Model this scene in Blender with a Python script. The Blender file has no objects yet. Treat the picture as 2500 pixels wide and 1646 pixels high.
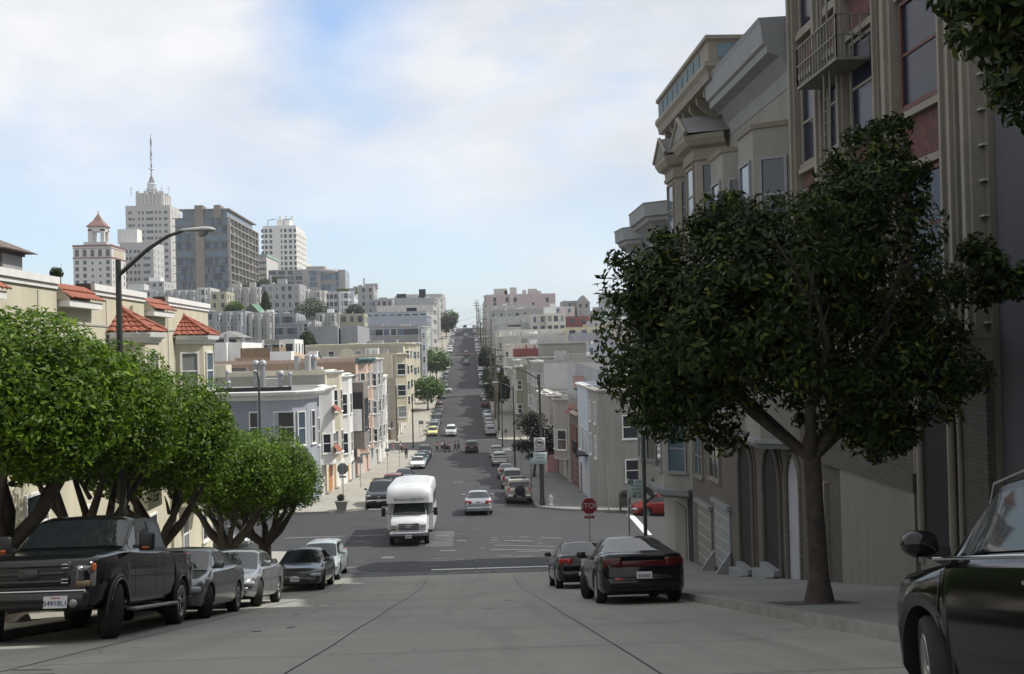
import bpy, bmesh, math, random
import numpy as np
from mathutils import Vector, Matrix, Euler
R = math.radians
S = bpy.context.scene
COL = S.collection

# ------------------------------------------------------------------ camera, sky, sun, exposure
cam_d = bpy.data.cameras.new("camera"); cam = bpy.data.objects.new("camera", cam_d); COL.objects.link(cam)
cam_d.sensor_width = 36.0; cam_d.lens = 36.0 * 2700 / 2500
cam_d.clip_start = 0.05; cam_d.clip_end = 20000
CX = 1.4
M3 = (Matrix.Rotation(-math.atan(108.8 / 2700), 3, 'Z') @ Matrix.Rotation(R(90) + math.atan(29.4 / 2700), 3, 'X')
      @ Matrix.Rotation(-0.024, 3, 'Z'))
cam.matrix_world = Matrix.Translation((CX, 0, 0)) @ M3.to_4x4()
S.camera = cam

SUN_EL, SUN_AZ = 50.0, 78.0         # azimuth clockwise from +Y (down the street): the sun stands to the right, a little ahead
w = bpy.data.worlds.new("World"); S.world = w; w.use_nodes = True
nt = w.node_tree; nt.nodes.clear()
def N(nt, t, **k):
    n = nt.nodes.new(t)
    for a, b in k.items(): setattr(n, a, b)
    return n
out = N(nt, 'ShaderNodeOutputWorld'); bg = N(nt, 'ShaderNodeBackground'); bg.inputs[1].default_value = 0.12
sky = N(nt, 'ShaderNodeTexSky', sky_type='NISHITA', sun_disc=False, sun_elevation=R(SUN_EL), sun_rotation=R(SUN_AZ))
sky.air_density = 1.0; sky.dust_density = 0.6; sky.ozone_density = 1.2
tc = N(nt, 'ShaderNodeTexCoord'); mp = N(nt, 'ShaderNodeMapping'); mp.inputs['Scale'].default_value = (1.0, 1.0, 2.1)
mp.inputs['Location'].default_value = (0.35, 0.0, 0.12)
n1 = N(nt, 'ShaderNodeTexNoise'); n1.inputs['Scale'].default_value = 2.6; n1.inputs['Detail'].default_value = 7; n1.inputs['Roughness'].default_value = 0.6
n1.inputs['Distortion'].default_value = 0.25
n2 = N(nt, 'ShaderNodeTexNoise'); n2.inputs['Scale'].default_value = 5.0; n2.inputs['Detail'].default_value = 6
rp = N(nt, 'ShaderNodeValToRGB'); rp.color_ramp.elements[0].position = 0.2; rp.color_ramp.elements[1].position = 0.47
rp.color_ramp.interpolation = 'EASE'
cr = N(nt, 'ShaderNodeValToRGB'); cr.color_ramp.elements[0].position = 0.3; cr.color_ramp.elements[1].position = 0.7
cr.color_ramp.elements[0].color = (5.8, 6.2, 6.8, 1); cr.color_ramp.elements[1].color = (8.7, 8.7, 8.8, 1)
sc_ = N(nt, 'ShaderNodeMix', data_type='RGBA', blend_type='MULTIPLY'); sc_.inputs[0].default_value = 1.0
sc_.inputs[7].default_value = (1.5, 1.6, 1.72, 1)
mx = N(nt, 'ShaderNodeMix', data_type='RGBA')
L = nt.links.new
L(tc.outputs['Generated'], mp.inputs[0]); L(mp.outputs[0], n1.inputs[0]); L(mp.outputs[0], n2.inputs[0])
L(n1.outputs[0], rp.inputs[0]); L(n2.outputs[0], cr.inputs[0]); L(sky.outputs[0], sc_.inputs[6])
cover = rp.outputs[0]
for bx, by, rad, st in ((810, 55, .125, 1.0), (60, 300, .1, .35), (330, 560, .2, .6), (900, 650, .2, .62), (1180, 720, .13, .6), (20, 640, .16, .8), (1460, 640, .12, .5)):
    dv = M3 @ Vector(((bx - 1250) / 2700, -(by - 823) / 2700, -1)); dv.normalize()
    ds = N(nt, 'ShaderNodeVectorMath', operation='DISTANCE'); L(tc.outputs['Generated'], ds.inputs[0]); ds.inputs[1].default_value = dv
    wb = N(nt, 'ShaderNodeMath', operation='MULTIPLY_ADD'); L(n2.outputs[0], wb.inputs[0]); wb.inputs[1].default_value = .16; L(ds.outputs['Value'], wb.inputs[2])
    mr_ = N(nt, 'ShaderNodeMapRange', interpolation_type='SMOOTHSTEP'); L(wb.outputs[0], mr_.inputs[0]); mr_.inputs[1].default_value = .07; mr_.inputs[2].default_value = rad + .07
    mr_.inputs[3].default_value = 1 - st; mr_.inputs[4].default_value = 1
    mm_ = N(nt, 'ShaderNodeMath', operation='MULTIPLY'); L(cover, mm_.inputs[0]); L(mr_.outputs[0], mm_.inputs[1]); cover = mm_.outputs[0]
L(cover, mx.inputs[0]); L(sc_.outputs[2], mx.inputs[6]); L(cr.outputs[0], mx.inputs[7])
sz = N(nt, 'ShaderNodeSeparateXYZ'); L(tc.outputs['Generated'], sz.inputs[0])
hz_ = N(nt, 'ShaderNodeMapRange', interpolation_type='SMOOTHSTEP'); L(sz.outputs['Z'], hz_.inputs[0]); hz_.inputs[1].default_value = -.02; hz_.inputs[2].default_value = .16; hz_.inputs[3].default_value = .6; hz_.inputs[4].default_value = 0
hm = N(nt, 'ShaderNodeMix', data_type='RGBA'); L(hz_.outputs[0], hm.inputs[0]); L(mx.outputs[2], hm.inputs[6]); hm.inputs[7].default_value = (4.9, 5.8, 7.1, 1)
L(hm.outputs[2], bg.inputs[0]); L(bg.outputs[0], out.inputs[0])

sun_d = bpy.data.lights.new("sun", 'SUN'); sun_d.energy = 4.8; sun_d.angle = R(0.8); sun_d.color = (1.0, 0.955, 0.88)
sun = bpy.data.objects.new("sun", sun_d); COL.objects.link(sun)
sd = Vector((math.sin(R(SUN_AZ)) * math.cos(R(SUN_EL)), math.cos(R(SUN_AZ)) * math.cos(R(SUN_EL)), math.sin(R(SUN_EL))))
sun.rotation_euler = (-sd).to_track_quat('-Z', 'Y').to_euler()
S.view_settings.view_transform = 'Standard'; S.view_settings.look = 'None'; S.view_settings.gamma = 1.0
S.view_settings.exposure = -0.05
S.cycles.max_bounces = 6; S.cycles.transparent_max_bounces = 6; S.cycles.diffuse_bounces = 3; S.cycles.glossy_bounces = 3
S.cycles.use_denoising = True

# ------------------------------------------------------------------ helpers
def W(px, py, d):
    """point at street distance d seen at photograph pixel (px, py) of 2500 x 1646"""
    v = M3 @ Vector(((px - 1250) / 2700, -(py - 823) / 2700, -1))
    v *= d / v.y
    return Vector((CX + v.x, v.y, v.z))

MATS = {}
def mat(name, col, rough=0.7, metal=0.0, var=0.12, scale=2.0, kind=None, ior=1.45, bump=0.0, coat=0.0, spec=0.5):
    """Principled material with blotchy noise variation; kind adds siding, brick, shingle, tile or asphalt structure"""
    if name in MATS: return MATS[name]
    m = bpy.data.materials.new(name); m.use_nodes = True; t = m.node_tree; p = t.nodes['Principled BSDF']
    p.inputs['Roughness'].default_value = rough; p.inputs['Metallic'].default_value = metal
    p.inputs['IOR'].default_value = ior
    p.inputs['Specular IOR Level'].default_value = spec
    if coat: p.inputs['Coat Weight'].default_value = coat; p.inputs['Coat Roughness'].default_value = 0.04
    l = t.links.new
    geo = N(t, 'ShaderNodeNewGeometry')
    cc = N(t, 'ShaderNodeRGB'); cc.outputs[0].default_value = (*col, 1); last = cc.outputs[0]
    hs = None
    if var:
        nz = N(t, 'ShaderNodeTexNoise'); nz.inputs['Scale'].default_value = scale; nz.inputs['Detail'].default_value = 8
        nz.inputs['Roughness'].default_value = 0.62
        l(geo.outputs['Position'], nz.inputs[0])
        mr = N(t, 'ShaderNodeMapRange'); mr.inputs[1].default_value = 0.3; mr.inputs[2].default_value = 0.7
        mr.inputs[3].default_value = 1 - var; mr.inputs[4].default_value = 1 + var
        l(nz.outputs[0], mr.inputs[0])
        mu = N(t, 'ShaderNodeVectorMath', operation='SCALE'); l(last, mu.inputs[0]); l(mr.outputs[0], mu.inputs[3]); last = mu.outputs[0]
        hs = nz.outputs[0]
    def lines(axis, period, width, dark, soft=0.3):
        nonlocal last, hs
        sx = N(t, 'ShaderNodeSeparateXYZ'); l(geo.outputs['Position'], sx.inputs[0])
        dv = N(t, 'ShaderNodeMath', operation='DIVIDE'); l(sx.outputs[axis], dv.inputs[0]); dv.inputs[1].default_value = period
        fr = N(t, 'ShaderNodeMath', operation='FRACT'); l(dv.outputs[0], fr.inputs[0])
        gt = N(t, 'ShaderNodeMapRange', interpolation_type='SMOOTHSTEP'); l(fr.outputs[0], gt.inputs[0])
        gt.inputs[1].default_value = 0; gt.inputs[2].default_value = width; gt.inputs[3].default_value = 1 - dark; gt.inputs[4].default_value = 1
        mu = N(t, 'ShaderNodeVectorMath', operation='SCALE'); l(last, mu.inputs[0]); l(gt.outputs[0], mu.inputs[3]); last = mu.outputs[0]
    if kind == 'siding': lines('Z', 0.19, 0.22, 0.35)
    if kind == 'board': lines('X', 0.22, 0.12, 0.35); 
    if kind == 'shingle': lines('Z', 0.22, 0.25, 0.3)
    if kind == 'streak' or kind == 'stucco':
        mp_ = N(t, 'ShaderNodeMapping'); mp_.inputs['Scale'].default_value = (1.4, 1.4, 0.12); l(geo.outputs['Position'], mp_.inputs[0])
        nz = N(t, 'ShaderNodeTexNoise'); nz.inputs['Scale'].default_value = 1.6; nz.inputs['Detail'].default_value = 6; l(mp_.outputs[0], nz.inputs[0])
        mr = N(t, 'ShaderNodeMapRange'); mr.inputs[1].default_value = 0.35; mr.inputs[2].default_value = 0.7
        mr.inputs[3].default_value = 1.0; mr.inputs[4].default_value = 0.86 if kind == 'stucco' else 0.75
        l(nz.outputs[0], mr.inputs[0])
        mu = N(t, 'ShaderNodeVectorMath', operation='SCALE'); l(last, mu.inputs[0]); l(mr.outputs[0], mu.inputs[3]); last = mu.outputs[0]
    if kind in ('brick',):
        b = N(t, 'ShaderNodeTexBrick'); b.inputs['Scale'].default_value = 1.0
        b.inputs['Brick Width'].default_value = 0.24; b.inputs['Row Height'].default_value = 0.085; b.inputs['Mortar Size'].default_value = 0.008
        b.inputs['Color1'].default_value = (1, 1, 1, 1); b.inputs['Color2'].default_value = (0.8, 0.78, 0.76, 1); b.inputs['Mortar'].default_value = (0.55, 0.54, 0.52, 1)
        sx = N(t, 'ShaderNodeSeparateXYZ'); l(geo.outputs['Position'], sx.inputs[0])
        ad = N(t, 'ShaderNodeMath', operation='ADD'); l(sx.outputs['X'], ad.inputs[0]); l(sx.outputs['Y'], ad.inputs[1])
        cb = N(t, 'ShaderNodeCombineXYZ'); l(ad.outputs[0], cb.inputs[0]); l(sx.outputs['Z'], cb.inputs[1]); l(cb.outputs[0], b.inputs[0])
        mm = N(t, 'ShaderNodeMix', data_type='RGBA', blend_type='MULTIPLY'); mm.inputs[0].default_value = 1
        l(last, mm.inputs[6]); l(b.outputs[0], mm.inputs[7]); last = mm.outputs[2]
    l(last, p.inputs['Base Color'])
    if bump:
        nb = N(t, 'ShaderNodeTexNoise'); nb.inputs['Scale'].default_value = 18; nb.inputs['Detail'].default_value = 6; l(geo.outputs['Position'], nb.inputs[0])
        bm_ = N(t, 'ShaderNodeBump'); bm_.inputs['Strength'].default_value = bump; bm_.inputs['Distance'].default_value = 0.02
        l(nb.outputs[0], bm_.inputs['Height']); l(bm_.outputs[0], p.inputs['Normal'])
    MATS[name] = m
    return m

def wallm(col, kind='stucco'):
    return mat('wall_%s_%.2f_%.2f_%.2f' % ((kind,) + tuple(col)), col, 0.85, var=0.07, scale=0.7, kind=kind)
def paint(col, rough=0.28, metal=0.0, coat=0.6):
    return mat('paint_%.2f_%.2f_%.2f' % tuple(col), col, rough, metal, var=0.03, scale=1.0, coat=coat)
WHITE = mat('white_trim', (0.72, 0.72, 0.7), 0.6, var=0.08)
TRIM_D = mat('grey_trim', (0.36, 0.36, 0.35), 0.7, var=0.1)  # plain mid grey for joints, panel lines and slabs
GLASS = mat('window_glass', (0.022, 0.028, 0.035), 0.06, var=0.3, scale=0.7, spec=0.9)
GLASS2 = mat('window_glass_blind', (0.22, 0.23, 0.23), 0.12, var=0.1, scale=0.6)
GLASS3 = mat('window_glass_blue', (0.07, 0.11, 0.15), 0.08, var=0.3, scale=0.4, spec=0.9)
CARGLASS = mat('car_glass', (0.012, 0.016, 0.018), 0.03, var=0.1, spec=0.8)
RUBBER = mat('tyre_rubber', (0.018, 0.018, 0.018), 0.8, var=0.1)
BLACKP = mat('black_plastic', (0.015, 0.015, 0.016), 0.5, var=0.1)
CHROME = mat('chrome', (0.6, 0.6, 0.62), 0.18, metal=1.0, var=0.05)
RIM = mat('wheel_alloy', (0.42, 0.43, 0.44), 0.3, metal=0.9, var=0.05)
LAMPW = mat('headlamp_lens', (0.36, 0.38, 0.4), 0.08, var=0.1, scale=9, spec=0.9)
AMBER = mat('amber_lens', (0.28, 0.06, 0.012), 0.2, var=0.05)
RED = mat('red_lens', (0.3, 0.012, 0.012), 0.15, var=0.1, spec=0.7)
PLATE = mat('licence_plate', (0.62, 0.63, 0.63), 0.5, var=0.04)
INK = mat('plate_ink', (0.03, 0.04, 0.09), 0.6, var=0.0)
STEEL = mat('galvanised_steel', (0.33, 0.34, 0.35), 0.5, metal=0.5, var=0.12)
DARKMETAL = mat('dark_green_metal', (0.045, 0.05, 0.045), 0.6, var=0.2)
WOOD = mat('weathered_pole_wood', (0.14, 0.115, 0.09), 0.9, var=0.25, kind='streak')
TILE = mat('clay_roof_tile', (0.27, 0.088, 0.055), 0.75, var=0.28, scale=3.5)
TAR = mat('tar_roof', (0.19, 0.19, 0.185), 0.9, var=0.2, scale=0.6)
ROOFL = mat('pale_roof', (0.4, 0.4, 0.38), 0.9, var=0.15, scale=0.5)
BARK = mat('bark', (0.062, 0.052, 0.043), 0.95, var=0.35, scale=5, bump=0.6)

def leafmat(name, c1, c2, c3):
    m = bpy.data.materials.new(name); m.use_nodes = True; t = m.node_tree; p = t.nodes['Principled BSDF']
    at = N(t, 'ShaderNodeAttribute', attribute_name='tint')
    rp = N(t, 'ShaderNodeValToRGB'); e = rp.color_ramp.elements
    e[0].position = 0.0; e[0].color = (*c1, 1); e[1].position = 1.0; e[1].color = (*c3, 1)
    x = e.new(0.55); x.color = (*c2, 1)
    t.links.new(at.outputs['Fac'], rp.inputs[0]); t.links.new(rp.outputs[0], p.inputs['Base Color'])
    p.inputs['Roughness'].default_value = 0.55; p.inputs['Specular IOR Level'].default_value = 0.3
    tr = N(t, 'ShaderNodeBsdfTranslucent'); t.links.new(rp.outputs[0], tr.inputs[0])
    ms = N(t, 'ShaderNodeMixShader'); ms.inputs[0].default_value = 0.3
    t.links.new(p.outputs[0], ms.inputs[1]); t.links.new(tr.outputs[0], ms.inputs[2])
    t.links.new(ms.outputs[0], t.nodes['Material Output'].inputs[0])
    return m

def tag(o, label=None, cat=None, group=None, kind=None):
    if label: o['label'] = label
    if cat: o['category'] = cat
    if group: o['group'] = group
    if kind: o['kind'] = kind
    return o
WL = {}
def empty(name, loc=(0, 0, 0), label=None, cat=None, group=None, rot=None):
    o = bpy.data.objects.new(name, None); COL.objects.link(o); o.location = loc; o.empty_display_size = 0.3
    if rot is not None: o.rotation_euler = rot
    tag(o, label, cat, group); WL[o.name] = Vector(loc)
    return o
def child(name, me, parent, loc=(0, 0, 0), rot=(0, 0, 0), scale=None):
    o = bpy.data.objects.new(name, me); COL.objects.link(o); o.parent = parent; o.location = loc; o.rotation_euler = rot
    if scale: o.scale = scale
    return o
def org(parent):
    return WL.get(parent.name, Vector((0, 0, 0))) if parent else Vector((0, 0, 0))

class MB:
    """collects faces in several materials and links them as one mesh object"""
    def __init__(s): s.v = []; s.f = []; s.m = []; s.ms = []; s.sm = []
    def mi(s, m):
        if m not in s.ms: s.ms.append(m)
        return s.ms.index(m)
    def face(s, pts, m, sm=False):
        b = len(s.v); s.v += [tuple(p) for p in pts]; s.f.append(tuple(range(b, b + len(pts)))); s.m.append(s.mi(m)); s.sm.append(sm); return s
    def raw(s, vs, fs, m, sm=False):
        b = len(s.v); s.v += [tuple(p) for p in vs]; k = s.mi(m)
        for f in fs: s.f.append(tuple(i + b for i in f)); s.m.append(k); s.sm.append(sm)
        return s
    def box(s, x0, x1, y0, y1, z0, z1, m, rot=None, piv=None):
        if x0 > x1: x0, x1 = x1, x0
        if y0 > y1: y0, y1 = y1, y0
        if z0 > z1: z0, z1 = z1, z0
        v = [(x0, y0, z0), (x1, y0, z0), (x1, y1, z0), (x0, y1, z0), (x0, y0, z1), (x1, y0, z1), (x1, y1, z1), (x0, y1, z1)]
        if rot is not None:
            pv = Vector(piv); v = [tuple(pv + rot @ (Vector(q) - pv)) for q in v]
        return s.raw(v, [(0, 3, 2, 1), (4, 5, 6, 7), (0, 1, 5, 4), (1, 2, 6, 5), (2, 3, 7, 6), (3, 0, 4, 7)], m)
    def bbox(s, c, size, m, bev=0.03, seg=2, rot=None, sm=True):
        bm = bmesh.new(); bmesh.ops.create_cube(bm, size=1)
        bmesh.ops.scale(bm, vec=size, verts=bm.verts)
        bmesh.ops.bevel(bm, geom=bm.edges[:], offset=min(bev, min(size) * 0.49), segments=seg, affect='EDGES', profile=0.5)
        if rot is not None: bmesh.ops.rotate(bm, cent=(0, 0, 0), matrix=rot, verts=bm.verts)
        bm.verts.index_update()
        c = Vector(c); s.raw([v.co + c for v in bm.verts], [tuple(v.index for v in f.verts) for f in bm.faces], m, sm); bm.free(); return s
    def prism(s, poly, z0, z1, m, sm=False):
        """poly in xy (ccw), extruded in z; z0, z1 may be lists"""
        n = len(poly); a = z0 if hasattr(z0, '__len__') else [z0] * n; b = z1 if hasattr(z1, '__len__') else [z1] * n
        v = [(p[0], p[1], a[i]) for i, p in enumerate(poly)] + [(p[0], p[1], b[i]) for i, p in enumerate(poly)]
        f = [tuple(reversed(range(n))), tuple(range(n, 2 * n))] + [(i, (i + 1) % n, n + (i + 1) % n, n + i) for i in range(n)]
        return s.raw(v, f, m, sm)
    def tube(s, pts, rad, m, n=8, cap=True):
        pts = [Vector(p) for p in pts]; rad = rad if hasattr(rad, '__len__') else [rad] * len(pts)
        vs = []; fs = []; up = None
        for i, p in enumerate(pts):
            d = (pts[min(i + 1, len(pts) - 1)] - pts[max(i - 1, 0)]).normalized()
            if up is None:
                up = Vector((0, 0, 1)) if abs(d.z) < 0.9 else Vector((1, 0, 0))
            a = d.cross(up)
            if a.length < 1e-4: a = d.cross(Vector((0, 1, 0)))
            a.normalize(); b = a.cross(d).normalized(); up = b
            for k in range(n):
                t = 2 * math.pi * k / n; vs.append(p + a * (math.cos(t) * rad[i]) + b * (math.sin(t) * rad[i]))
        for i in range(len(pts) - 1):
            for k in range(n):
                k2 = (k + 1) % n; fs.append((i * n + k, (i + 1) * n + k, (i + 1) * n + k2, i * n + k2))
        s.raw(vs, fs, m, True)
        if cap:
            s.face(vs[:n], m); s.face(list(reversed(vs[-n:])), m)
        return s
    def lathe(s, prof, m, c=(0, 0, 0), axis='Z', n=20, sm=True, a0=0, a1=2 * math.pi):
        """profile [(r, h)] revolved round axis through c"""
        c = Vector(c); vs = []; full = abs(a1 - a0 - 2 * math.pi) < 1e-6; cnt = n if full else n + 1
        for r, h in prof:
            for k in range(cnt):
                t = a0 + (a1 - a0) * k / n; x, y = r * math.cos(t), r * math.sin(t)
                vs.append(c + (Vector((x, y, h)) if axis == 'Z' else Vector((h, x, y)) if axis == 'X' else Vector((y, h, x))))
        fs = []
        for i in range(len(prof) - 1):
            for k in range(n):
                k2 = (k + 1) % cnt; fs.append((i * cnt + k, i * cnt + k2, (i + 1) * cnt + k2, (i + 1) * cnt + k))
        return s.raw(vs, fs, m, sm)
    def mesh(s, name, off=Vector((0, 0, 0)), sharp=None):
        me = bpy.data.meshes.new(name)
        me.from_pydata([(x - off[0], y - off[1], z - off[2]) for x, y, z in s.v], [], s.f)
        for m in s.ms: me.materials.append(m)
        me.polygons.foreach_set('material_index', s.m)
        me.polygons.foreach_set('use_smooth', [bool(x) for x in s.sm])
        me.update()
        if sharp:
            bm = bmesh.new(); bm.from_mesh(me); bmesh.ops.remove_doubles(bm, verts=bm.verts, dist=0.0005)
            bmesh.ops.recalc_face_normals(bm, faces=bm.faces); bm.to_mesh(me); bm.free()
            me.set_sharp_from_angle(angle=R(sharp))
        return me
    def build(s, name, parent=None, sharp=None, loc=None):
        off = org(parent)
        me = s.mesh(name, off if loc is None else Vector(loc), sharp)
        o = bpy.data.objects.new(name, me); COL.objects.link(o)
        if parent: o.parent = parent
        if loc is not None: o.location = Vector(loc) - off; WL[o.name] = Vector(loc)
        else: WL[o.name] = off
        return o

def copy_tree(o, parent=None):
    c = o.copy(); COL.objects.link(c)
    if parent: c.parent = parent
    for ch in list(o.children): copy_tree(ch, c)
    return c

FONT = None
def text_mesh(body, size, m, depth=0.004, align='CENTER'):
    """lettering as a mesh lying in the XZ plane, facing -Y"""
    c = bpy.data.curves.new('lettering', 'FONT'); c.body = body; c.size = size; c.extrude = depth
    c.align_x = align; c.align_y = 'CENTER'; c.resolution_u = 3
    o = bpy.data.objects.new('lettering', c); COL.objects.link(o)
    dg = bpy.context.evaluated_depsgraph_get(); dg.update()
    me = bpy.data.meshes.new_from_object(o.evaluated_get(dg)); bpy.data.objects.remove(o)
    me.transform(Matrix.Rotation(R(90), 4, 'X')); me.materials.clear(); me.materials.append(m)
    for p in me.polygons: p.material_index = 0
    return me

# ------------------------------------------------------------------ the lie of the land
YN = list(range(-60, 112, 2)) + list(range(112, 640, 4)) + list(range(640, 1000, 20)) + [1200, 1600, 2500, 4000]
_py = [-60, 0, 10, 38, 44, 48, 52, 56, 62, 70, 79, 100, 130, 150, 166, 183, 210, 240, 267, 288, 330, 372, 393, 430, 477, 498, 540, 575, 595, 640, 700, 900, 1300, 4000]
_pz = [10.2, -1.05, -2.92, -8.15, -9.0, -9.35, -9.7, -9.95, -10.2, -10.45, -10.95, -12.2, -13.9, -14.7, -15.0, -14.6, -13.6, -12.0, -10.6, -9.95, -6.0, -1.9, -1.0, 1.9, 5.5, 6.4, 9.2, 11.4, 11.9, 11.0, 6.0, -20, -60, -90]
_pr = np.interp(np.arange(-60, 4001), _py, _pz)
_k = np.hanning(9); _k /= _k.sum()
_pr2 = np.convolve(np.pad(_pr, 4, mode='edge'), _k, mode='valid')
_zn = [float(_pr2[y + 60]) for y in YN]
def prof(y): return float(np.interp(y, YN, _zn))
def ss(a, b, t):
    t = min(1, max(0, (t - a) / (b - a))); return t * t * (3 - 2 * t)
def ground(x, y):
    z = prof(y)
    if x > 2 and y < 120: z -= 0.055 * min(x - 2, 60) * ss(46, 58, y) * (1 - ss(84, 108, y))
    if x < -14: z += min(26, 0.15 * (-x - 14)) * ss(260, 560, y) * (1 - .5 * ss(600, 900, y))
    if x > 14: z += min(20, 0.05 * (x - 14)) * ss(250, 420, y)
    return z
def pitch_at(x, y, l=1.4):
    return math.atan2(ground(x, y + l) - ground(x, y - l), 2 * l)

HWAY = 5.9; LINE = 10.5; KERB = 0.15
BLOCKS = [(-60, 52), (78, 162), (183, 267), (288, 372), (393, 477), (498, 582)]
GRASS = mat('hillside_earth', (0.16, 0.16, 0.14), 0.95, var=0.25, scale=0.05)

def sheet(name, xs, ys, dz, m, kind='structure', x0f=None):
    b = MB(); vs = []; fs = []
    for y in ys:
        for x in xs: vs.append((x, y, ground(x, y) + dz))
    n = len(xs)
    for j in range(len(ys) - 1):
        for i in range(n - 1): fs.append((j * n + i, j * n + i + 1, (j + 1) * n + i + 1, (j + 1) * n + i))
    b.raw(vs, fs, m, True); o = b.build(name); tag(o, kind=kind); return o
def yrange(a, b): return sorted(set([a, b] + [y for y in YN if a < y < b]))

def road_mat(name, base, dark, patch, marks):
    """asphalt or concrete with aggregate speckle, stains, patches and fine cracks"""
    m = bpy.data.materials.new(name); m.use_nodes = True; t = m.node_tree; p = t.nodes['Principled BSDF']; l = t.links.new
    p.inputs['Roughness'].default_value = 0.85
    geo = N(t, 'ShaderNodeNewGeometry')
    def noise(sc, det, vec=None, ro=0.6):
        n = N(t, 'ShaderNodeTexNoise'); n.inputs['Scale'].default_value = sc; n.inputs['Detail'].default_value = det; n.inputs['Roughness'].default_value = ro
        l(vec or geo.outputs['Position'], n.inputs[0]); return n.outputs[0]
    def rng(v, a, b, c, d):
        r = N(t, 'ShaderNodeMapRange'); l(v, r.inputs[0])
        for i, q in enumerate((a, b, c, d)): r.inputs[i + 1].default_value = q
        return r.outputs[0]
    def mixc(f, a, b):
        x = N(t, 'ShaderNodeMix', data_type='RGBA'); l(f, x.inputs[0])
        for q, s in ((a, 6), (b, 7)):
            if isinstance(q, tuple): x.inputs[s].default_value = (*q, 1)
            else: l(q, x.inputs[s])
        return x.outputs[2]
    c = mixc(rng(noise(0.35, 5), 0.35, 0.65, 0, 1), base, dark); c = mixc(rng(noise(0.9, 10, ro=.8), .5, .62, 0, .35), c, tuple(q * .7 for q in base))
    # stains run along the street
    mp_ = N(t, 'ShaderNodeMapping'); mp_.inputs['Scale'].default_value = (1.3, 0.09, 0.09); l(geo.outputs['Position'], mp_.inputs[0])
    c = mixc(rng(noise(1.0, 6, mp_.outputs[0]), 0.52, 0.72, 0, patch), c, tuple(q * 0.62 for q in base))
    c = mixc(rng(noise(3.2, 8, ro=0.75), 0.58, 0.75, 0, marks), c, tuple(q * 1.7 for q in base))
    c = mixc(rng(noise(60, 3), 0.35, 0.65, 0.0, 0.35), c, tuple(q * 1.5 for q in base))
    vo = N(t, 'ShaderNodeTexVoronoi', feature='DISTANCE_TO_EDGE'); vo.inputs['Scale'].default_value = 0.28
    ad = N(t, 'ShaderNodeVectorMath', operation='ADD'); l(geo.outputs['Position'], ad.inputs[0])
    nn = N(t, 'ShaderNodeTexNoise'); nn.inputs['Scale'].default_value = 0.8; nn.inputs['Detail'].default_value = 5; l(geo.outputs['Position'], nn.inputs[0]); l(nn.outputs[1], ad.inputs[1])
    l(ad.outputs[0], vo.inputs[0])
    ml = N(t, 'ShaderNodeMath', operation='MULTIPLY'); l(rng(vo.outputs[0], 0.0, 0.006, 1, 0), ml.inputs[0]); l(rng(noise(0.5, 2), 0.45, 0.6, 0, 0.6), ml.inputs[1])
    c = mixc(ml.outputs[0], c, tuple(q * 0.35 for q in base))
    l(c, p.inputs['Base Color'])
    bm_ = N(t, 'ShaderNodeBump'); bm_.inputs['Strength'].default_value = 0.25; bm_.inputs['Distance'].default_value = 0.01
    l(noise(45, 4), bm_.inputs['Height']); l(bm_.outputs[0], p.inputs['Normal'])
    return m
ASPH = road_mat('asphalt', (0.036, 0.037, 0.04), (0.025, 0.026, 0.029), 0.8, 0.55)
ASPH2 = road_mat('worn_asphalt', (0.085, 0.086, 0.088), (0.062, 0.063, 0.066), 0.6, 0.3)
CONC = road_mat('street_concrete', (0.265, 0.266, 0.232), (0.2, 0.203, 0.18), 0.95, 0.4)
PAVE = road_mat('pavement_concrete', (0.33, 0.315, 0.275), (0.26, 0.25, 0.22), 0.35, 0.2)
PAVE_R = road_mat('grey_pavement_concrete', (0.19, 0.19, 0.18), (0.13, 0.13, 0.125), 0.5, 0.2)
KERBM = mat('kerb_concrete', (0.25, 0.245, 0.225), 0.9, var=0.2, scale=3)
SEAM = mat('tar_seam', (0.035, 0.035, 0.035), 0.8, var=0.2)
PAINTM = mat('road_paint', (0.62, 0.62, 0.6), 0.7, var=0.12, scale=6)
PAINTF = mat('faded_road_paint', (0.26, 0.26, 0.255), 0.8, var=0.3, scale=8)

xs = [-3500, -1500, -800, -500, -400, -300, -220, -160, -110, -70, -40, -24, -14, -10.5, -5.9, 2, 5.9, 10.5, 14, 24, 40, 62, 110, 160, 250, 400, 800, 1500, 3500]
sheet('ground', xs, YN, -0.06, GRASS)
sheet('road', [-5.9, -2, 2, 5.9], yrange(-60, 45), 0.0, CONC)
sheet('road', [-5.9, -2, 2, 5.9], yrange(45, 640), 0.0, ASPH)
for k, (a, b) in enumerate(zip(BLOCKS[:-1], BLOCKS[1:])):
    lo, hi = (a[1] + 3.5, b[0] - 3.5) if k == 0 else (a[1] + 5, b[0] - 5)
    sheet('cross_street', [-200, -110, -70, -40, -24, -14, -5.9], yrange(lo - 3.3, hi + 3.3), 0.004, ASPH)
    sheet('cross_street', [5.9, 10.5, 14, 24, 40, 62, 110, 160], yrange(lo - 3.3, hi + 3.3), 0.004, ASPH)

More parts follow.
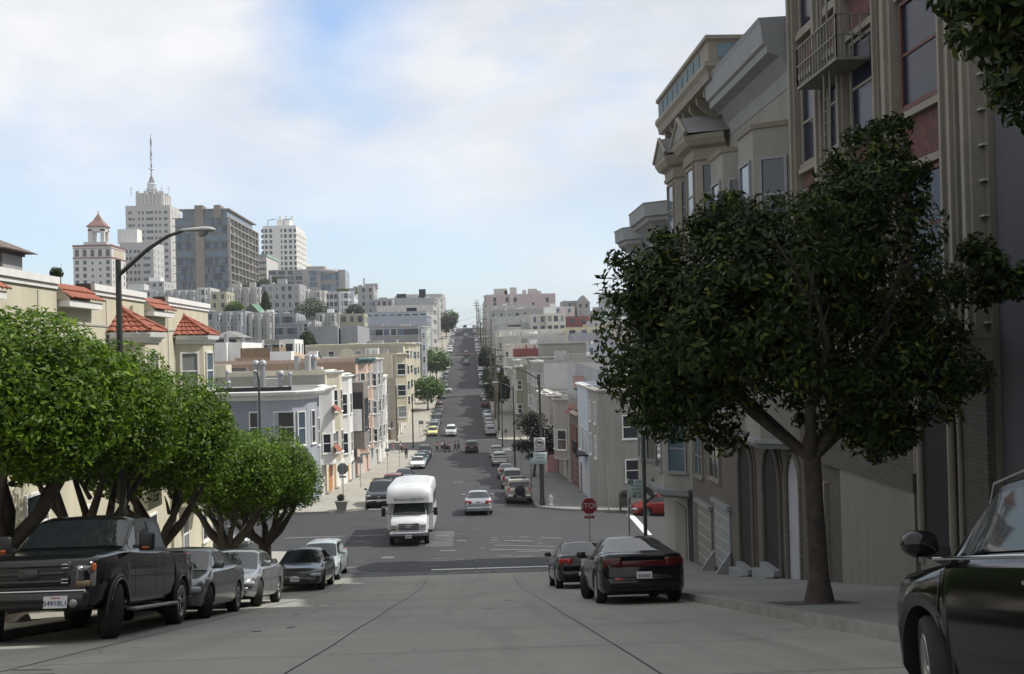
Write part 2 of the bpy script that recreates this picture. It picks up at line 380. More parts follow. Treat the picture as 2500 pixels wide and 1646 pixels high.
def pavement(side, y0, y1, m, rad=3.0):
    """raised slab from the kerb back under the buildings, corners rounded, with a kerb face"""
    ys = set(yrange(y0, y1))
    for k in range(7):
        t = R(90 * k / 6); ys.add(round(y0 + rad - rad * math.cos(t), 3)); ys.add(round(y1 - rad + rad * math.cos(t), 3))
    ys = sorted(ys); b = MB(); rows = []; ker = []
    for y in ys:
        c = 0
        for e in (y - y0, y1 - y):
            if e < rad: c = max(c, rad - math.sqrt(max(0, rad * rad - (rad - e) ** 2)))
        x0 = HWAY + c
        xr = [x0, x0 + 0.16, max(10.5, x0 + 0.3), 14, 24, 44]
        rows.append([(side * x, y, ground(side * x, y) + KERB) for x in xr])
    vs = [p for r in rows for p in r]; n = 6; fs = []; kf = []
    for j in range(len(rows) - 1):
        for i in range(n - 1):
            q = (j * n + i, j * n + i + 1, (j + 1) * n + i + 1, (j + 1) * n + i)
            (kf if i == 0 else fs).append(q if side > 0 else q[::-1])
    b.raw(vs, fs, m); b.raw(vs, kf, KERBM)
    edge = [rows[0][i] for i in range(n - 1, 0, -1)] + [r[0] for r in rows] + [rows[-1][i] for i in range(1, n)]
    for p, q in zip(edge[:-1], edge[1:]):
        f = [p, q, (q[0], q[1], q[2] - 0.3), (p[0], p[1], p[2] - 0.3)]
        b.face(f if side < 0 else f[::-1], KERBM)
    tag(b.build('pavement'), kind='structure')
for i, (a, b) in enumerate(BLOCKS):
    e = 3.5 if i in (0,) else 3.5
    for s in (-1, 1):
        lo = a - (3.5 if i == 1 else 5); hi = b + (3.5 if i == 0 else 5)
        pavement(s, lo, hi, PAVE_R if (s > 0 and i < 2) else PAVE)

def strip(b, pts, wd, m, dz=0.004):
    """flat strip on the road along ground points, wd wide, cut at the road's own stations"""
    for (xa, ya), (xb, yb) in zip(pts[:-1], pts[1:]):
        ny = sorted(set([0.0, 1.0] + [(y - ya) / (yb - ya) for y in YN if abs(yb - ya) > 0.01 and 0 < (y - ya) / (yb - ya) < 1]))
        dx, dy = xb - xa, yb - ya; l = math.hypot(dx, dy); nx, ny_ = -dy / l * wd / 2, dx / l * wd / 2
        for t0, t1 in zip(ny[:-1], ny[1:]):
            q = []
            for t, s in ((t0, -1), (t1, -1), (t1, 1), (t0, 1)):
                x = xa + dx * t + nx * s; y = ya + dy * t + ny_ * s; q.append((x, y, ground(x, y) + dz))
            b.face(q, m)
b = MB()
for x in (-3.6, -0.4, 3.0):
    pts = [(x + random.Random(int(x * 10) + k).uniform(-.02, .02), y) for k, y in enumerate(range(2, 46, 3))]; strip(b, pts, 0.022, SEAM)
for k, y in enumerate((9.2, 12.6, 16.2, 20.4, 25, 30, 36)):
    rr = random.Random(k); strip(b, [(x, y + rr.uniform(-.04, .04) + 0.02 * x) for x in (-5.8, -3.6, -1.5, -0.4, 1.5, 3.0, 5.8)], 0.016, SEAM)
tag(b.build('road_seams'), kind='structure')
b = MB()
strip(b, [(-0.35, 47.0), (5.4, 47.0)], 0.34, PAINTM, 0.008)
strip(b, [(11.4, 62.5), (11.9, 73.6)], 0.42, PAINTM, 0.010)
strip(b, [(-5.7, 76.8), (-3.2, 76.8)], 0.3, PAINTM, 0.008)
for (x0, x1, y, wd) in ((0.6, 4.6, 58.6, .14), (-0.2, 5.4, 54.8, .16), (2.5, 5.6, 56.6, .12), (-5.4, -3.4, 62, .15), (-9, -5.4, 62, .15),
                        (0.4, 1.1, 45.6, .16), (1.4, 2.1, 45.7, .15), (2.4, 2.9, 45.6, .14), (3.2, 3.9, 45.7, .15), (-0.2, 0.6, 105, .5), (-0.3, 0.5, 140, .4)):
    strip(b, [(x0, y), ((x0 + x1) / 2, y + .05), (x1, y)], wd, PAINTF, 0.008)
strip(b, [(-4.6, 368.6), (2.0, 368.6)], 0.45, PAINTM, 0.012); strip(b, [(-5.5, 266), (5.5, 266)], 0.3, PAINTF, 0.012)
strip(b, [(-5.5, 161), (-1.2, 161)], 0.3, PAINTF, 0.012); strip(b, [(1, 180.5), (5.5, 180.5)], 0.3, PAINTF, 0.012)
strip(b, [(-5.5, 372), (5.5, 372)], 0.45, PAINTF, 0.012)
rq = random.Random(9)
for k in range(46):     # scuffs and half-worn scratches where buses bottom out and cars turn
    x, y = rq.uniform(-5.2, 5.2), rq.choice((rq.uniform(45.5, 62), rq.uniform(45.5, 75))); l = rq.uniform(.2, 1.3)
    strip(b, [(x, y), (x + l, y + rq.uniform(-.06, .06))], rq.uniform(.04, .13), PAINTF, 0.008)
for k in range(9):      # dark tyre arcs curling into the cross street
    x0, y0 = -5.4 + k * .5 * (k % 3), 72 - k * 1.5; strip(b, [(x0 - 3.0 + t * 1.0, y0 - .12 * t * t) for t in range(6)], .16, SEAM if k % 2 else ASPH, 0.007 + k * .0002)
for k in range(26):     # oil drips down the middle of each lane
    x, y = rq.choice((-1.9, 1.7)) + rq.gauss(0, .25), rq.uniform(8, 60); r_ = rq.uniform(.03, .12)
    b.face([(x + r_ * math.cos(a) * rq.uniform(.7, 1.2), y + 1.5 * r_ * math.sin(a), 0) for a in (0, 1, 2, 3, 4, 5)], mat('oil_stain', (.11, .11, .1), .6, var=.3, scale=9))
    for q in range(6): v = b.v[-6 + q]; b.v[-6 + q] = (v[0], v[1], ground(v[0], v[1]) + .007)
for k in range(16):
    x, y = rq.uniform(-5.2, 5.2), rq.uniform(9, 44); strip(b, [(x, y), (x + rq.uniform(.1, .5), y + rq.uniform(-.1, .1))], rq.uniform(.02, .06), SEAM, 0.008)
tag(b.build('road_markings'), kind='structure')
# asphalt repair patches in the first crossing
b = MB()
for (x0, x1, y0, y1) in ((-1.0, 0.4, 56.5, 63), (-4.5, 5.2, 45.05, 46.4)):
    for ya, yb in zip(yrange(y0, y1)[:-1], yrange(y0, y1)[1:]):
        b.face([(x0, ya, ground(x0, ya) + .006), (x1, ya, ground(x1, ya) + .006), (x1, yb, ground(x1, yb) + .006), (x0, yb, ground(x0, yb) + .006)], ASPH2)
tag(b.build('road_patches'), kind='structure')
# manhole covers
for (x, y) in ((-2.6, 52.6), (-1.8, 64), (0.2, 240)):
    b = MB(); z = ground(x, y)
    b.lathe([(0, .014), (.3, .014), (.33, .012), (.34, .0)], mat('manhole_iron', (.12, .12, .12), .6, var=.3, scale=20), (x, y, z), n=20)
    o = b.build('manhole_cover', loc=(x, y, z)); tag(o, {-2.6: 'round pale manhole cover in front of the white shuttle bus', -1.8: 'round manhole cover behind the white shuttle bus', .2: 'tiny manhole cover on the far asphalt beyond the second crossing'}[x], 'manhole cover')
# ------------------------------------------------------------------ windows, bays, cornices
_WM = {}
def win_mesh(w_, h_, style, fm, gm):
    k = (round(w_, 1), round(h_, 1), style, fm.name, gm.name)
    if k in _WM: return _WM[k]
    w_, h_ = k[0], k[1]; g = MB(); f = MB(); t = 0.08 if w_ > .6 else .05
    g.box(-w_ / 2 + t * .6, w_ / 2 - t * .6, -0.02, 0.04, t * .6, h_ - t * .6, gm)
    for q in ((-w_ / 2, -w_ / 2 + t, 0, h_), (w_ / 2 - t, w_ / 2, 0, h_)): f.box(q[0], q[1], -0.07, 0.03, q[2], q[3], fm)
    f.box(-w_ / 2 + t, w_ / 2 - t, -0.07, .03, h_ - t, h_, fm); f.box(-w_ / 2 - .06, w_ / 2 + .06, -0.12, .03, -0.07, 0, fm)
    f.box(-w_ / 2 + t, w_ / 2 - t, -0.05, .03, 0.001, t * .9, fm)
    if style in ('sash', 'pair'): f.box(-w_ / 2 + t, w_ / 2 - t, -0.045, .03, h_ * .5 - .03, h_ * .5 + .03, fm)
    if style == 'pair': f.box(-.04, .04, -0.05, .03, t, h_ - t, fm)
    if style == 'casement': f.box(-.03, .03, -0.05, .03, t, h_ - t, fm)
    _WM[k] = (g.mesh('window'), f.mesh('window_frame'))
    return _WM[k]
_WM1 = {}
def win_mesh1(w_, h_, style, fm, gm):
    k = (round(w_, 1), round(h_, 1), style, fm.name, gm.name)
    if k in _WM1: return _WM1[k]
    w_, h_ = max(k[0], .3), max(k[1], .3); g = MB(); t = 0.075
    if fm is not gm:
        g.box(-w_ / 2, w_ / 2, -0.05, 0.04, 0, h_, fm)
        if style in ('sash', 'pair'):
            g.box(-w_ / 2 + t, w_ / 2 - t, -0.06, 0.0, t, h_ / 2 - .03, gm); g.box(-w_ / 2 + t, w_ / 2 - t, -0.06, 0.0, h_ / 2 + .03, h_ - t, gm)
        else: g.box(-w_ / 2 + t, w_ / 2 - t, -0.06, 0.0, t, h_ - t, gm)
    else: g.box(-w_ / 2, w_ / 2, -0.05, 0.04, 0, h_, gm)
    _WM1[k] = g.mesh('window'); return _WM1[k]
WR = random.Random(5)
GL = [GLASS, GLASS, GLASS, GLASS, GLASS2, GLASS3]
def window(par, p, ang, w_=1.0, h_=1.6, style='sash', fm=WHITE, gm=None, near=True, frame=None):
    """a window part with its frame as a sub-part; p is the middle of the sill on the wall's face; ang turns it from facing -Y"""
    fm = frame or fm; gm = gm or WR.choice(GL); loc = Vector(p) - org(par)
    if near:
        g, f = win_mesh(w_, h_, style, fm, gm)
        o = child('window', g, par, loc, (0, 0, ang)); child('frame', f, o)
    else: o = child('window', win_mesh1(w_, h_, style, fm, gm), par, loc, (0, 0, ang))
    return o
FACE = {-1: R(90), 1: R(-90), 0: 0.0}        # which way a street front looks: the left row to +X, the right row to -X

def profile_strip(b, path, prof_, m, z):
    """run a moulding: path = xy points (facing outward on the right-hand side), prof_ = [(out, dz)]"""
    n = len(path); offs = []
    for i, p in enumerate(path):
        d1 = (Vector(path[i]) - Vector(path[i - 1])).normalized() if i else None
        d2 = (Vector(path[i + 1]) - Vector(path[i])).normalized() if i < n - 1 else None
        n1_ = Vector((d1.y, -d1.x)) if d1 else None; n2_ = Vector((d2.y, -d2.x)) if d2 else None
        if n1_ and n2_:
            mm = (n1_ + n2_).normalized(); mm /= max(.35, mm.dot(n1_)); offs.append(mm)
        else: offs.append(n1_ or n2_)
    rows = [[(p[0] + o.x * q, p[1] + o.y * q, z + dz) for q, dz in prof_] for p, o in zip(path, offs)]
    for r0, r1 in zip(rows[:-1], rows[1:]):
        for k in range(len(prof_) - 1): b.face([r0[k], r1[k], r1[k + 1], r0[k + 1]], m)
    b.face(rows[0][::-1], m); b.face(rows[-1], m)
CORN = [(-.02, -.45), (.06, -.42), (.1, -.3), (.22, -.24), (.28, -.1), (.42, -.06), (.45, .08), (.4, .12), (-.02, .12)]
CORN_S = [(-.02, -.22), (.05, -.2), (.12, -.08), (.2, -.05), (.2, .05), (-.02, .06)]
CORN_B = [(-.02, -.9), (.08, -.88), (.12, -.6), (.3, -.45), (.45, -.3), (.95, -.24), (1.0, -.1), (1.08, .0), (1.08, .12), (-.02, .14)]

def front_pt(side, y, o, z): return (side * (LINE - o), y, z)
def bay_poly(side, yc, wd, pj, x=None):
    x = LINE if x is None else x; a = wd / 2; c = min(pj, wd * .22) * 1.0
    return [(side * (x + .1), yc - a), (side * x, yc - a), (side * (x - pj), yc - a + c), (side * (x - pj), yc + a - c), (side * x, yc + a), (side * (x + .1), yc + a)]

def street_path(side, y0, y1, wrap=0.0, ins=0.0):
    """cornice path along the front, wrapping back round the end that faces the camera"""
    X = LINE - ins
    if side < 0: p = [(-X - wrap, y0), (-X, y0), (-X, y1)] if wrap else [(-X, y0), (-X, y1)]
    else: p = [(X, y1), (X, y0), (X + wrap, y0)] if wrap else [(X, y1), (X, y0)]
    return p

def rowhouse(side, y0, y1, zt, m, label, bays=(), depth=16, corn=CORN, cornm=WHITE, wallm_side=None, floors=None, gf=True, near=True,
             frame=WHITE, door=None, garage=None, name='row_house', group='row houses along the street', flat_cols=2, wh=1.55, wrap=0.0, parapet=0.35, gh=2.9, skip_windows=False, roofm=TAR, near_windows=0):
    g0 = min(ground(side * 11, y0), ground(side * 11, y1)); L0 = (side * LINE, (y0 + y1) / 2, g0)
    root = empty(name, L0, label, 'house', group)
    y0 += .02; y1 -= .02
    xa, xb = side * LINE, side * (LINE + depth)
    b = MB(); b.box(xa, xb, y0, y1, g0 - 1.5, zt, m)
    if wallm_side:
        b.face([(side * (LINE + .01), y0 - .012, g0 - 1.4), (xb, y0 - .012, g0 - 1.4), (xb, y0 - .012, zt), (side * (LINE + .01), y0 - .012, zt)][::(1 if side > 0 else -1)], wallm_side)
    b.build('wall', root)
    b = MB(); i = .3
    b.box(xa + side * i, xb - side * i, y0 + i, y1 - i, zt - .3, zt + .02, roofm)
    for q in ((xa + side * .02, xa + side * .3, y0 + .02, y1 - .02), (xb - side * .3, xb - side * .02, y0 + .02, y1 - .02),
              (xa + side * .3, xb - side * .3, y0 + .02, y0 + .28), (xa + side * .3, xb - side * .3, y1 - .28, y1 - .02)):
        b.box(*q, zt - .1, zt + parapet, m)
    b.build('roof', root)
    if corn:
        b = MB(); profile_strip(b, street_path(side, y0, y1, wrap), corn, cornm, zt + parapet - .1)
        for bay in bays:
            if len(bay) > 4 and bay[4] == 'low': continue
            pp = bay_poly(side, bay[0], bay[1], bay[2]); path = pp[1:5] if side < 0 else pp[1:5][::-1]
            profile_strip(b, path, corn, cornm, zt + parapet - .13)
        b.build('cornice', root)
    H = zt - g0; nf = floors or max(1, int((H - gh) / 3.0)); fh = (H - gh - .6) / nf if nf else 3
    bz0 = g0 + gh
    for bay in bays:
        yc, wd, pj = bay[:3]; ztop = zt + parapet - .14 if not (len(bay) > 4 and bay[4] == 'low') else zt - .7
        pp = bay_poly(side, yc, wd, pj); pp = pp if side < 0 else pp[::-1]
        b = MB(); b.prism(pp, bz0 + .1, ztop, m)
        b.prism([(p[0] * .999 - side * .03, p[1]) if k not in (0, 5) else p for k, p in enumerate(pp)], bz0 - .05, bz0 + .12, cornm)
        bo = b.build('bay', root)
        if skip_windows: continue
        c = min(pj, wd * .22)
        for f in range(nf):
            z = bz0 + f * fh + .85
            window(bo, front_pt(side, yc, pj, z), FACE[side], min(1.3, wd - 2 * c - .25), wh, 'sash', frame, near=near)
            L2 = math.hypot(c, pj); ww = max(.4, L2 - .35)
            a0 = math.atan2(pj, c)        # slant of the cheek
            for s_ in (-1, 1):
                ym = yc + s_ * (wd / 2 - c / 2)
                n_ = Vector((-side * c, s_ * pj)).normalized()   # outward normal of the cheek
                window(bo, (side * (LINE - pj / 2), ym, z), math.atan2(n_.x, -n_.y), ww, wh, 'sash', frame, near=near)
    if not skip_windows:
        occ = [(q[0] - q[1] / 2 - .2, q[0] + q[1] / 2 + .2) for q in bays]
        for f in range(nf):
            z = bz0 + f * fh + .85; cols = flat_cols
            for c in range(cols):
                y = y0 + (y1 - y0) * (c + .5) / cols
                if any(a < y < bb for a, bb in occ): continue
                window(root, front_pt(side, y, 0, z), FACE[side], 1.0, wh, 'sash', frame, near=near)
    kr = random.Random(int(y0 * 13 + side))
    for q in range(2 if y1 - y0 < 9 else 4):
        px_, py_ = side * (LINE + kr.uniform(2, min(depth - 1, 12))), kr.uniform(y0 + 1, y1 - 1); kk = kr.random(); b = MB()
        if kk < .6: b.tube([(px_, py_, zt - .2), (px_, py_, zt + kr.uniform(.8, 1.5))], kr.uniform(.09, .17), kr.choice((STEEL, WHITE, TAR)), 8); b.build('chimney', root)
        else: u = kr.uniform(.5, 1.2); b.box(px_ - u, px_ + u, py_ - u, py_ + u, zt - .1, zt + kr.uniform(.6, 1.5), kr.choice((m, ROOFL, WHITE))); b.build('roof_shed', root)
    if near_windows:
        for q in range(near_windows):
            for z_ in (-2.3, -5.2): window(root, (side * (LINE + 2 + (depth - 3) * (q + .5) / near_windows), y0 + (-.012 if wallm_side else 0), zt + z_), 0, 1.1, 1.4, 'sash', frame, near=False)
    if gf:
        # garage and front door at pavement level (the ground slopes along the front)
        yg = y0 + (y1 - y0) * .32; yd = y0 + (y1 - y0) * .78; gm_ = garage or mat('garage_white', (.5, .5, .48), .6)
        zg = ground(side * 10.5, yg) + KERB
        b = MB(); b.box(side * (LINE - .02), side * (LINE + .05), yg - 1.25, yg + 1.25, zg, zg + 2.15, gm_)
        for k in range(4): b.box(side * (LINE - .03), side * LINE, yg - 1.2, yg + 1.2, zg + .1 + k * .52, zg + .14 + k * .52, TRIM_D)
        b.build('garage_door', root)
        zd = ground(side * 10.5, yd) + KERB
        b = MB(); b.box(side * (LINE - .02), side * (LINE + .05), yd - .5, yd + .5, zd + .17, zd + 2.4, door or mat('door_brown', (.12, .06, .035), .5))
        b.box(side * (LINE - .28), side * (LINE + .02), yd - .65, yd + .65, zd - .1, zd + .16, KERBM)
        b.build('front_door', root)
    return root

# ------------------------------------------------------------------ roofs and houses seen over the street
def pipe(x, y, z, h, r=.16, m=STEEL, cap=True, label=None):
    b = MB(); b.tube([(x, y, z - .3), (x, y, z + h)], r, m, 10)
    if cap: b.lathe([(r * 1.5, h), (r * 1.5, h + r), (r * .5, h + r * 1.8), (0, h + r * 1.9)], m, (x, y, z), n=10)
    return b
def block_house(px0, px1, ytop, d, depth, m, label, cols=3, rows=3, fh=2.75, w_=1.35, h_=1.75, style='plain', right=True, frame=WHITE, glass=None,
                roof='flat', rm=None, bayed=False, drop=14, name='apartment_house', group='houses on the hill', z_off=1.2, right_cols=None, extras=None, cat='house', corn=None, parapet=.5, topz=None):
    """house whose camera-facing wall stands d metres down the street between two picture columns; real size follows from d"""
    a = W(px0, ytop, d); c = W(px1, ytop, d); x0, x1 = a.x, c.x; zt = (a.z + c.z) / 2 if topz is None else topz
    g0 = min(ground(x0, d), ground(x1, d), zt - drop)
    L0 = ((x0 + x1) / 2, d + depth / 2, g0)
    root = empty(name, L0, label, cat, group)
    b = MB(); b.box(x0, x1, d, d + depth, g0 - 1, zt, m); b.build('wall', root)
    rm = rm or ROOFL
    b = MB()
    if roof == 'flat':
        b.box(x0 + .25, x1 - .25, d + .25, d + depth - .25, zt - .2, zt + .02, rm)
        for q in ((x0 + .02, x1 - .02, d + .02, d + .25), (x0 + .02, x1 - .02, d + depth - .25, d + depth - .02), (x0 + .02, x0 + .25, d + .25, d + depth - .25), (x1 - .25, x1 - .02, d + .25, d + depth - .25)):
            b.box(*q, zt - .1, zt + parapet, m)
    elif roof == 'hip':
        r = (zt, zt + (x1 - x0) * .28); xm = (x0 + x1) / 2; o = .4; hw = (x1 - x0) / 2
        v = [(x0 - o, d - o, zt), (x1 + o, d - o, zt), (x1 + o, d + depth + o, zt), (x0 - o, d + depth + o, zt), (xm, d + min(hw, depth * .45), r[1]), (xm, d + depth - min(hw, depth * .45), r[1])]
        b.raw(v, [(0, 1, 4), (1, 2, 5, 4), (2, 3, 5), (3, 0, 4, 5), (3, 2, 1, 0)], rm)
    elif roof in ('gable', 'shed'):
        xm = (x0 + x1) / 2 if roof == 'gable' else x0; o = .25; h = (x1 - x0) * (.62 if roof == 'gable' else .3)
        v = [(x0 - o, d - o, zt), (x1 + o, d - o, zt), (xm, d - o, zt + h), (x0 - o, d + depth, zt), (x1 + o, d + depth, zt), (xm, d + depth, zt + h)]
        b.raw(v, [(1, 4, 5, 2), (3, 0, 2, 5), (0, 3, 4, 1), (3, 5, 4)], rm); b.raw([(v[0][0], d - o - .01, zt), (v[1][0], d - o - .01, zt), (v[2][0], d - o - .01, zt + h)], [(0, 1, 2)], m)
    b.build('roof', root)
    if corn:
        b = MB(); profile_strip(b, [(x0, d + depth), (x0, d), (x1, d), (x1, d + depth)], corn, WHITE if corn is CORN_S else m, zt + parapet - .05); b.build('cornice', root)
    Wd = x1 - x0
    if bayed:
        nb = bayed; bw = Wd / nb
        for k in range(nb):
            xc = x0 + bw * (k + .5); q = bw * .62; pj = .9; cc = q * .22
            b = MB(); b.prism([(xc - q / 2, d + .1), (xc - q / 2, d), (xc - q / 2 + cc, d - pj), (xc + q / 2 - cc, d - pj), (xc + q / 2, d), (xc + q / 2, d + .1)], max(g0, zt - rows * fh - .6), zt + .12, m)
            bo = b.build('bay', root)
            for r in range(rows):
                z = zt - (r + 1) * fh + .75
                window(bo, (xc, d - pj, z), 0, q - 2 * cc - .4, h_, 'sash', frame, glass, near=False)
                for s_ in (-1, 1):
                    n_ = Vector((s_ * pj, -cc)).normalized()
                    window(bo, (xc + s_ * (q / 2 - cc / 2), d - pj / 2, z), math.atan2(n_.x, -n_.y), .7, h_, 'sash', frame, glass, near=False)
    elif rows:
        for r in range(rows):
            for k in range(cols):
                x = x0 + Wd * (k + .5) / cols; z = zt - (r + 1) * fh + .8
                if z < g0: continue
                window(root, (x, d, z), 0, w_ * WR.choice((1, 1, .75)), h_, style, frame, glass, near=False)
    if right and rows:
        nc = right_cols or max(2, int(depth / 4))
        for r in range(rows):
            for k in range(nc):
                y = d + depth * (k + .5) / nc; z = zt - (r + 1) * fh + .8
                if z < g0: continue
                if x1 < 0: window(root, (x1, y, z), R(90), w_, h_, style, frame, glass, near=False)
                else: window(root, (x0, y, z), R(-90), w_, h_, style, frame, glass, near=False)
    if roof == 'flat' and abs(x1 - x0) > 5:
        k5 = random.Random(int(px0 * 7 + d)); ex = list(extras or [])
        for q in range(2 if x1 - x0 < 9 else 4):
            kind = k5.choice(('pipe', 'pipe', 'box', 'pipe')); ex.append((k5.uniform(.1, .9), k5.uniform(.12, .8), kind, k5.uniform(.12, .22) if kind == 'pipe' else k5.uniform(1, 2.4), k5.uniform(.9, 1.7), k5.choice((STEEL, WHITE, m, TAR))))
        extras = ex
    if extras:
        for e in extras:
            b = MB(); kx = x0 + Wd * e[0]; ky = d + depth * e[1]
            if e[2] == 'box':
                b.box(kx - e[3] / 2, kx + e[3] / 2, ky - e[3] / 2, ky + e[3] / 2, zt - .1, zt + e[4], e[5] if len(e) > 5 else m); b.build('roof_shed', root)
            elif e[2] == 'pipe':
                b.tube([(kx, ky, zt - .2), (kx, ky, zt + e[4])], e[3], e[5] if len(e) > 5 else STEEL, 8); b.build('chimney', root)
            elif e[2] == 'dish':
                b.lathe([(0, .0), (e[3] * .6, .06), (e[3], .2)], e[5] if len(e) > 5 else WHITE, (0, 0, 0), n=12)
                o = b.build('satellite_dish', root); o.location = Vector((kx, ky, zt + e[4])) - org(root); o.rotation_euler = (R(60), 0, R(20))
                bb = MB(); bb.tube([(kx, ky + .1, zt - .1), (kx, ky + .1, zt + e[4])], .05, STEEL, 6); bb.build('dish_post', root)
    return root
# ------------------------------------------------------------------ LEFT: beige apartment building on the near block
BEIGE = wallm((0.56, 0.525, 0.405), 'stucco')
def tiles(b, a0, a1, e1, e0, m=TILE, pitch=.24):
    """barrel-tiled slope: top edge a0-a1, eave e0-e1, rolls run from top to eave"""
    a0, a1, e0, e1 = map(Vector, (a0, a1, e0, e1)); n = max(2, int((e1 - e0).length / pitch)); nr = max(2, int((a0 - e0).length / .38))
    nrm = (a1 - a0).cross(e0 - a0) if (a1 - a0).length > .01 else (e1 - e0).cross(e0 - a0)
    nrm.normalize()
    if nrm.z < 0: nrm = -nrm
    k = n * 6; rows = []
    for j in range(nr + 1):
        for lip in ((0,) if j == 0 else (0, 1)):
            t = j / nr; L_, R_ = a0.lerp(e0, t), a1.lerp(e1, t); row = []
            for i in range(k + 1):
                s = i / k; h = .05 * abs(math.sin(math.pi * s * n)) ** .7 + (.045 if (lip == 0 and j > 0) else .0)
                row.append(L_.lerp(R_, s) + nrm * h)
            rows.append(row)
    vs = [p for r in rows for p in r]; fs = []
    for j in range(len(rows) - 1):
        for i in range(k): fs.append((j * (k + 1) + i, (j + 1) * (k + 1) + i, (j + 1) * (k + 1) + i + 1, j * (k + 1) + i + 1))
    b.raw(vs, fs, m, False)

RZ = 2.36
bei = empty('apartment_building', (-LINE, 34, -6), 'cream stucco building with red tiled awnings and bay roofs behind the ficus trees', 'building')
b = MB(); b.box(-LINE, -LINE - 16, 4, 51.4, -12, RZ - .35, BEIGE); b.build('wall', bei)
b = MB(); b.box(-LINE - .3, -LINE - 15.7, 4.3, 51.1, RZ - .5, RZ - .3, TAR)
segs = [(14.0, 25.4), (28.3, 32.6), (35.6, 41.3), (44.2, 51.4)]
for y0, y1 in segs: b.box(-LINE - .3, -LINE - .001, y0, y1, RZ - .36, RZ - .12, BEIGE)
b.box(-LINE - 16, -LINE - 15.7, 4, 51.4, RZ - .36, RZ, BEIGE); b.box(-LINE - 15.7, -LINE - .3, 51.1, 51.38, RZ - .36, RZ - .1, BEIGE)
b.build('roof', bei)
for y0, y1 in segs:
    b = MB(); b.box(-LINE - .4, -LINE + .12, y0, y1, RZ - .16, RZ + .04, WHITE); b.box(-LINE - .0, -LINE + .06, y0, y1, RZ - .3, RZ - .16, WHITE); b.build('cornice', bei)
# string course joint lines
b = MB(); b.box(-LINE, -LINE + .025, 14, 51.4, 1.05, 1.11, TRIM_D)
for y in (18.4, 24.2, 31.2, 37.0, 44.5): b.box(-LINE, -LINE + .02, y - .015, y + .015, -7, RZ - .4, TRIM_D)
b.build('wall_joint', bei)
for k, (y0, y1) in enumerate(((25.4, 28.3), (32.6, 35.6), (41.3, 44.2))):
    b = MB(); zt, ze = RZ - .24, RZ - .58; ox = -LINE + .4
    tiles(b, (-LINE - .15, y0, zt + .12), (-LINE - .15, y1 - .2, zt + .12), (ox, y1 + .1, ze), (ox, y0 + .12, ze))
    aw = b.build('tile_awning', bei)
    b = MB(); b.box(-LINE, ox - .06, y0 + .12, y1 + .02, ze - .22, ze - .02, WHITE); b.build('fascia', aw)
    b = MB(); b.prism([(-LINE - .1, y0 + .02), (ox - .05, y0 + .12), (ox - .05, y0 + .16), (-LINE - .1, y0 + .16)], ze - .02, [zt + .1, ze + .03, ze + .03, zt + .1], BEIGE); b.build('awning_side', aw)
    b = MB(); b.box(-LINE - .45, -LINE - .0, y1 - .12, y1 + .3, zt - .05, zt + .28, mat('dark_bronze', (.07, .05, .045), .7)); b.build('scupper', bei)
for k, yc in enumerate((38.7, 47.0)):
    wd = 3.1; pj = 1.0; zE = .86
    pp = bay_poly(-1, yc, wd, pj)
    b = MB(); b.prism(pp, -4.2 - (.187 * (yc - 30)) * .6, zE - .2, BEIGE); bo = b.build('bay', bei)
    b = MB(); profile_strip(b, pp[1:5], [(-.02, -.3), (.06, -.28), (.1, -.16), (.22, -.1), (.26, .06), (-.02, .06)], WHITE, zE - .05); b.build('cornice', bo)
    # five-sided tiled cap
    ap = (-LINE - .05, yc, zE + .85); E = [(-LINE + .02, yc - wd / 2 - .25), (-LINE + pj + .24, yc - wd / 2 + .5), (-LINE + pj + .24, yc + wd / 2 - .5), (-LINE + .02, yc + wd / 2 + .25)]
    b = MB()
    for e0, e1 in zip(E[:-1], E[1:]):
        a0 = Vector(ap); q = Vector(((e1[0] - e0[0]), (e1[1] - e0[1]), 0)).normalized() * .06
        tiles(b, a0 - q, a0 + q, (e1[0], e1[1], zE), (e0[0], e0[1], zE), pitch=.27)
    b.prism([(E[0][0], E[0][1]), *E[1:3], (E[3][0], E[3][1])], zE - .06, zE - .01, WHITE)
    for e in E[1:3]: b.tube([(ap[0], ap[1], ap[2] + .06), (e[0], e[1], zE + .1)], .07, TILE, 6)
    b.lathe([(0, .16), (.1, .12), (.12, .0)], TILE, ap, n=8)
    b.build('bay_roof', bo)
    for f in range(2):
        z = zE - 2.25 - 2.95 * f; c = min(pj, wd * .22)
        window(bo, (-LINE + pj, yc, z), R(90), 1.25, 1.65)
        for s_ in (-1, 1):
            n_ = Vector((c, s_ * pj)).normalized(); window(bo, (-LINE + pj / 2, yc + s_ * (wd / 2 - c / 2), z), math.atan2(n_.x, -n_.y), .8, 1.65)
for y, z, w_, h_ in ((26.0, -4.9, 1.5, 1.9), (28.0, -1.6, 1.2, 1.7), (30.8, -5.3, 1.6, 1.7), (34.4, -1.8, 1.1, 1.7), (38.2, -7.0, 1.2, 1.6), (42.7, -2.4, 1.0, 1.7), (41.8, -7.3, 1.0, 1.5), (46.5, -8.1, 1.0, 1.5), (49.8, -8.2, .9, 1.5), (22.0, -3.6, 1.5, 1.9)):
    window(bei, (-LINE, y, z), R(90), w_, h_)
b = MB(); b.box(-LINE - .0, -LINE + .04, 33.4, 34.3, ground(-10, 34) + .2, ground(-10, 34) + 2.6, mat('iron_gate_red', (.09, .03, .02), .5)); b.build('entrance_gate', bei)
b = MB(); b.box(-LINE - .0, -LINE + .05, 34.45, 35.1, ground(-10, 34.6) + .2, ground(-10, 34.6) + 3.0, WHITE); b.build('door_surround', bei)
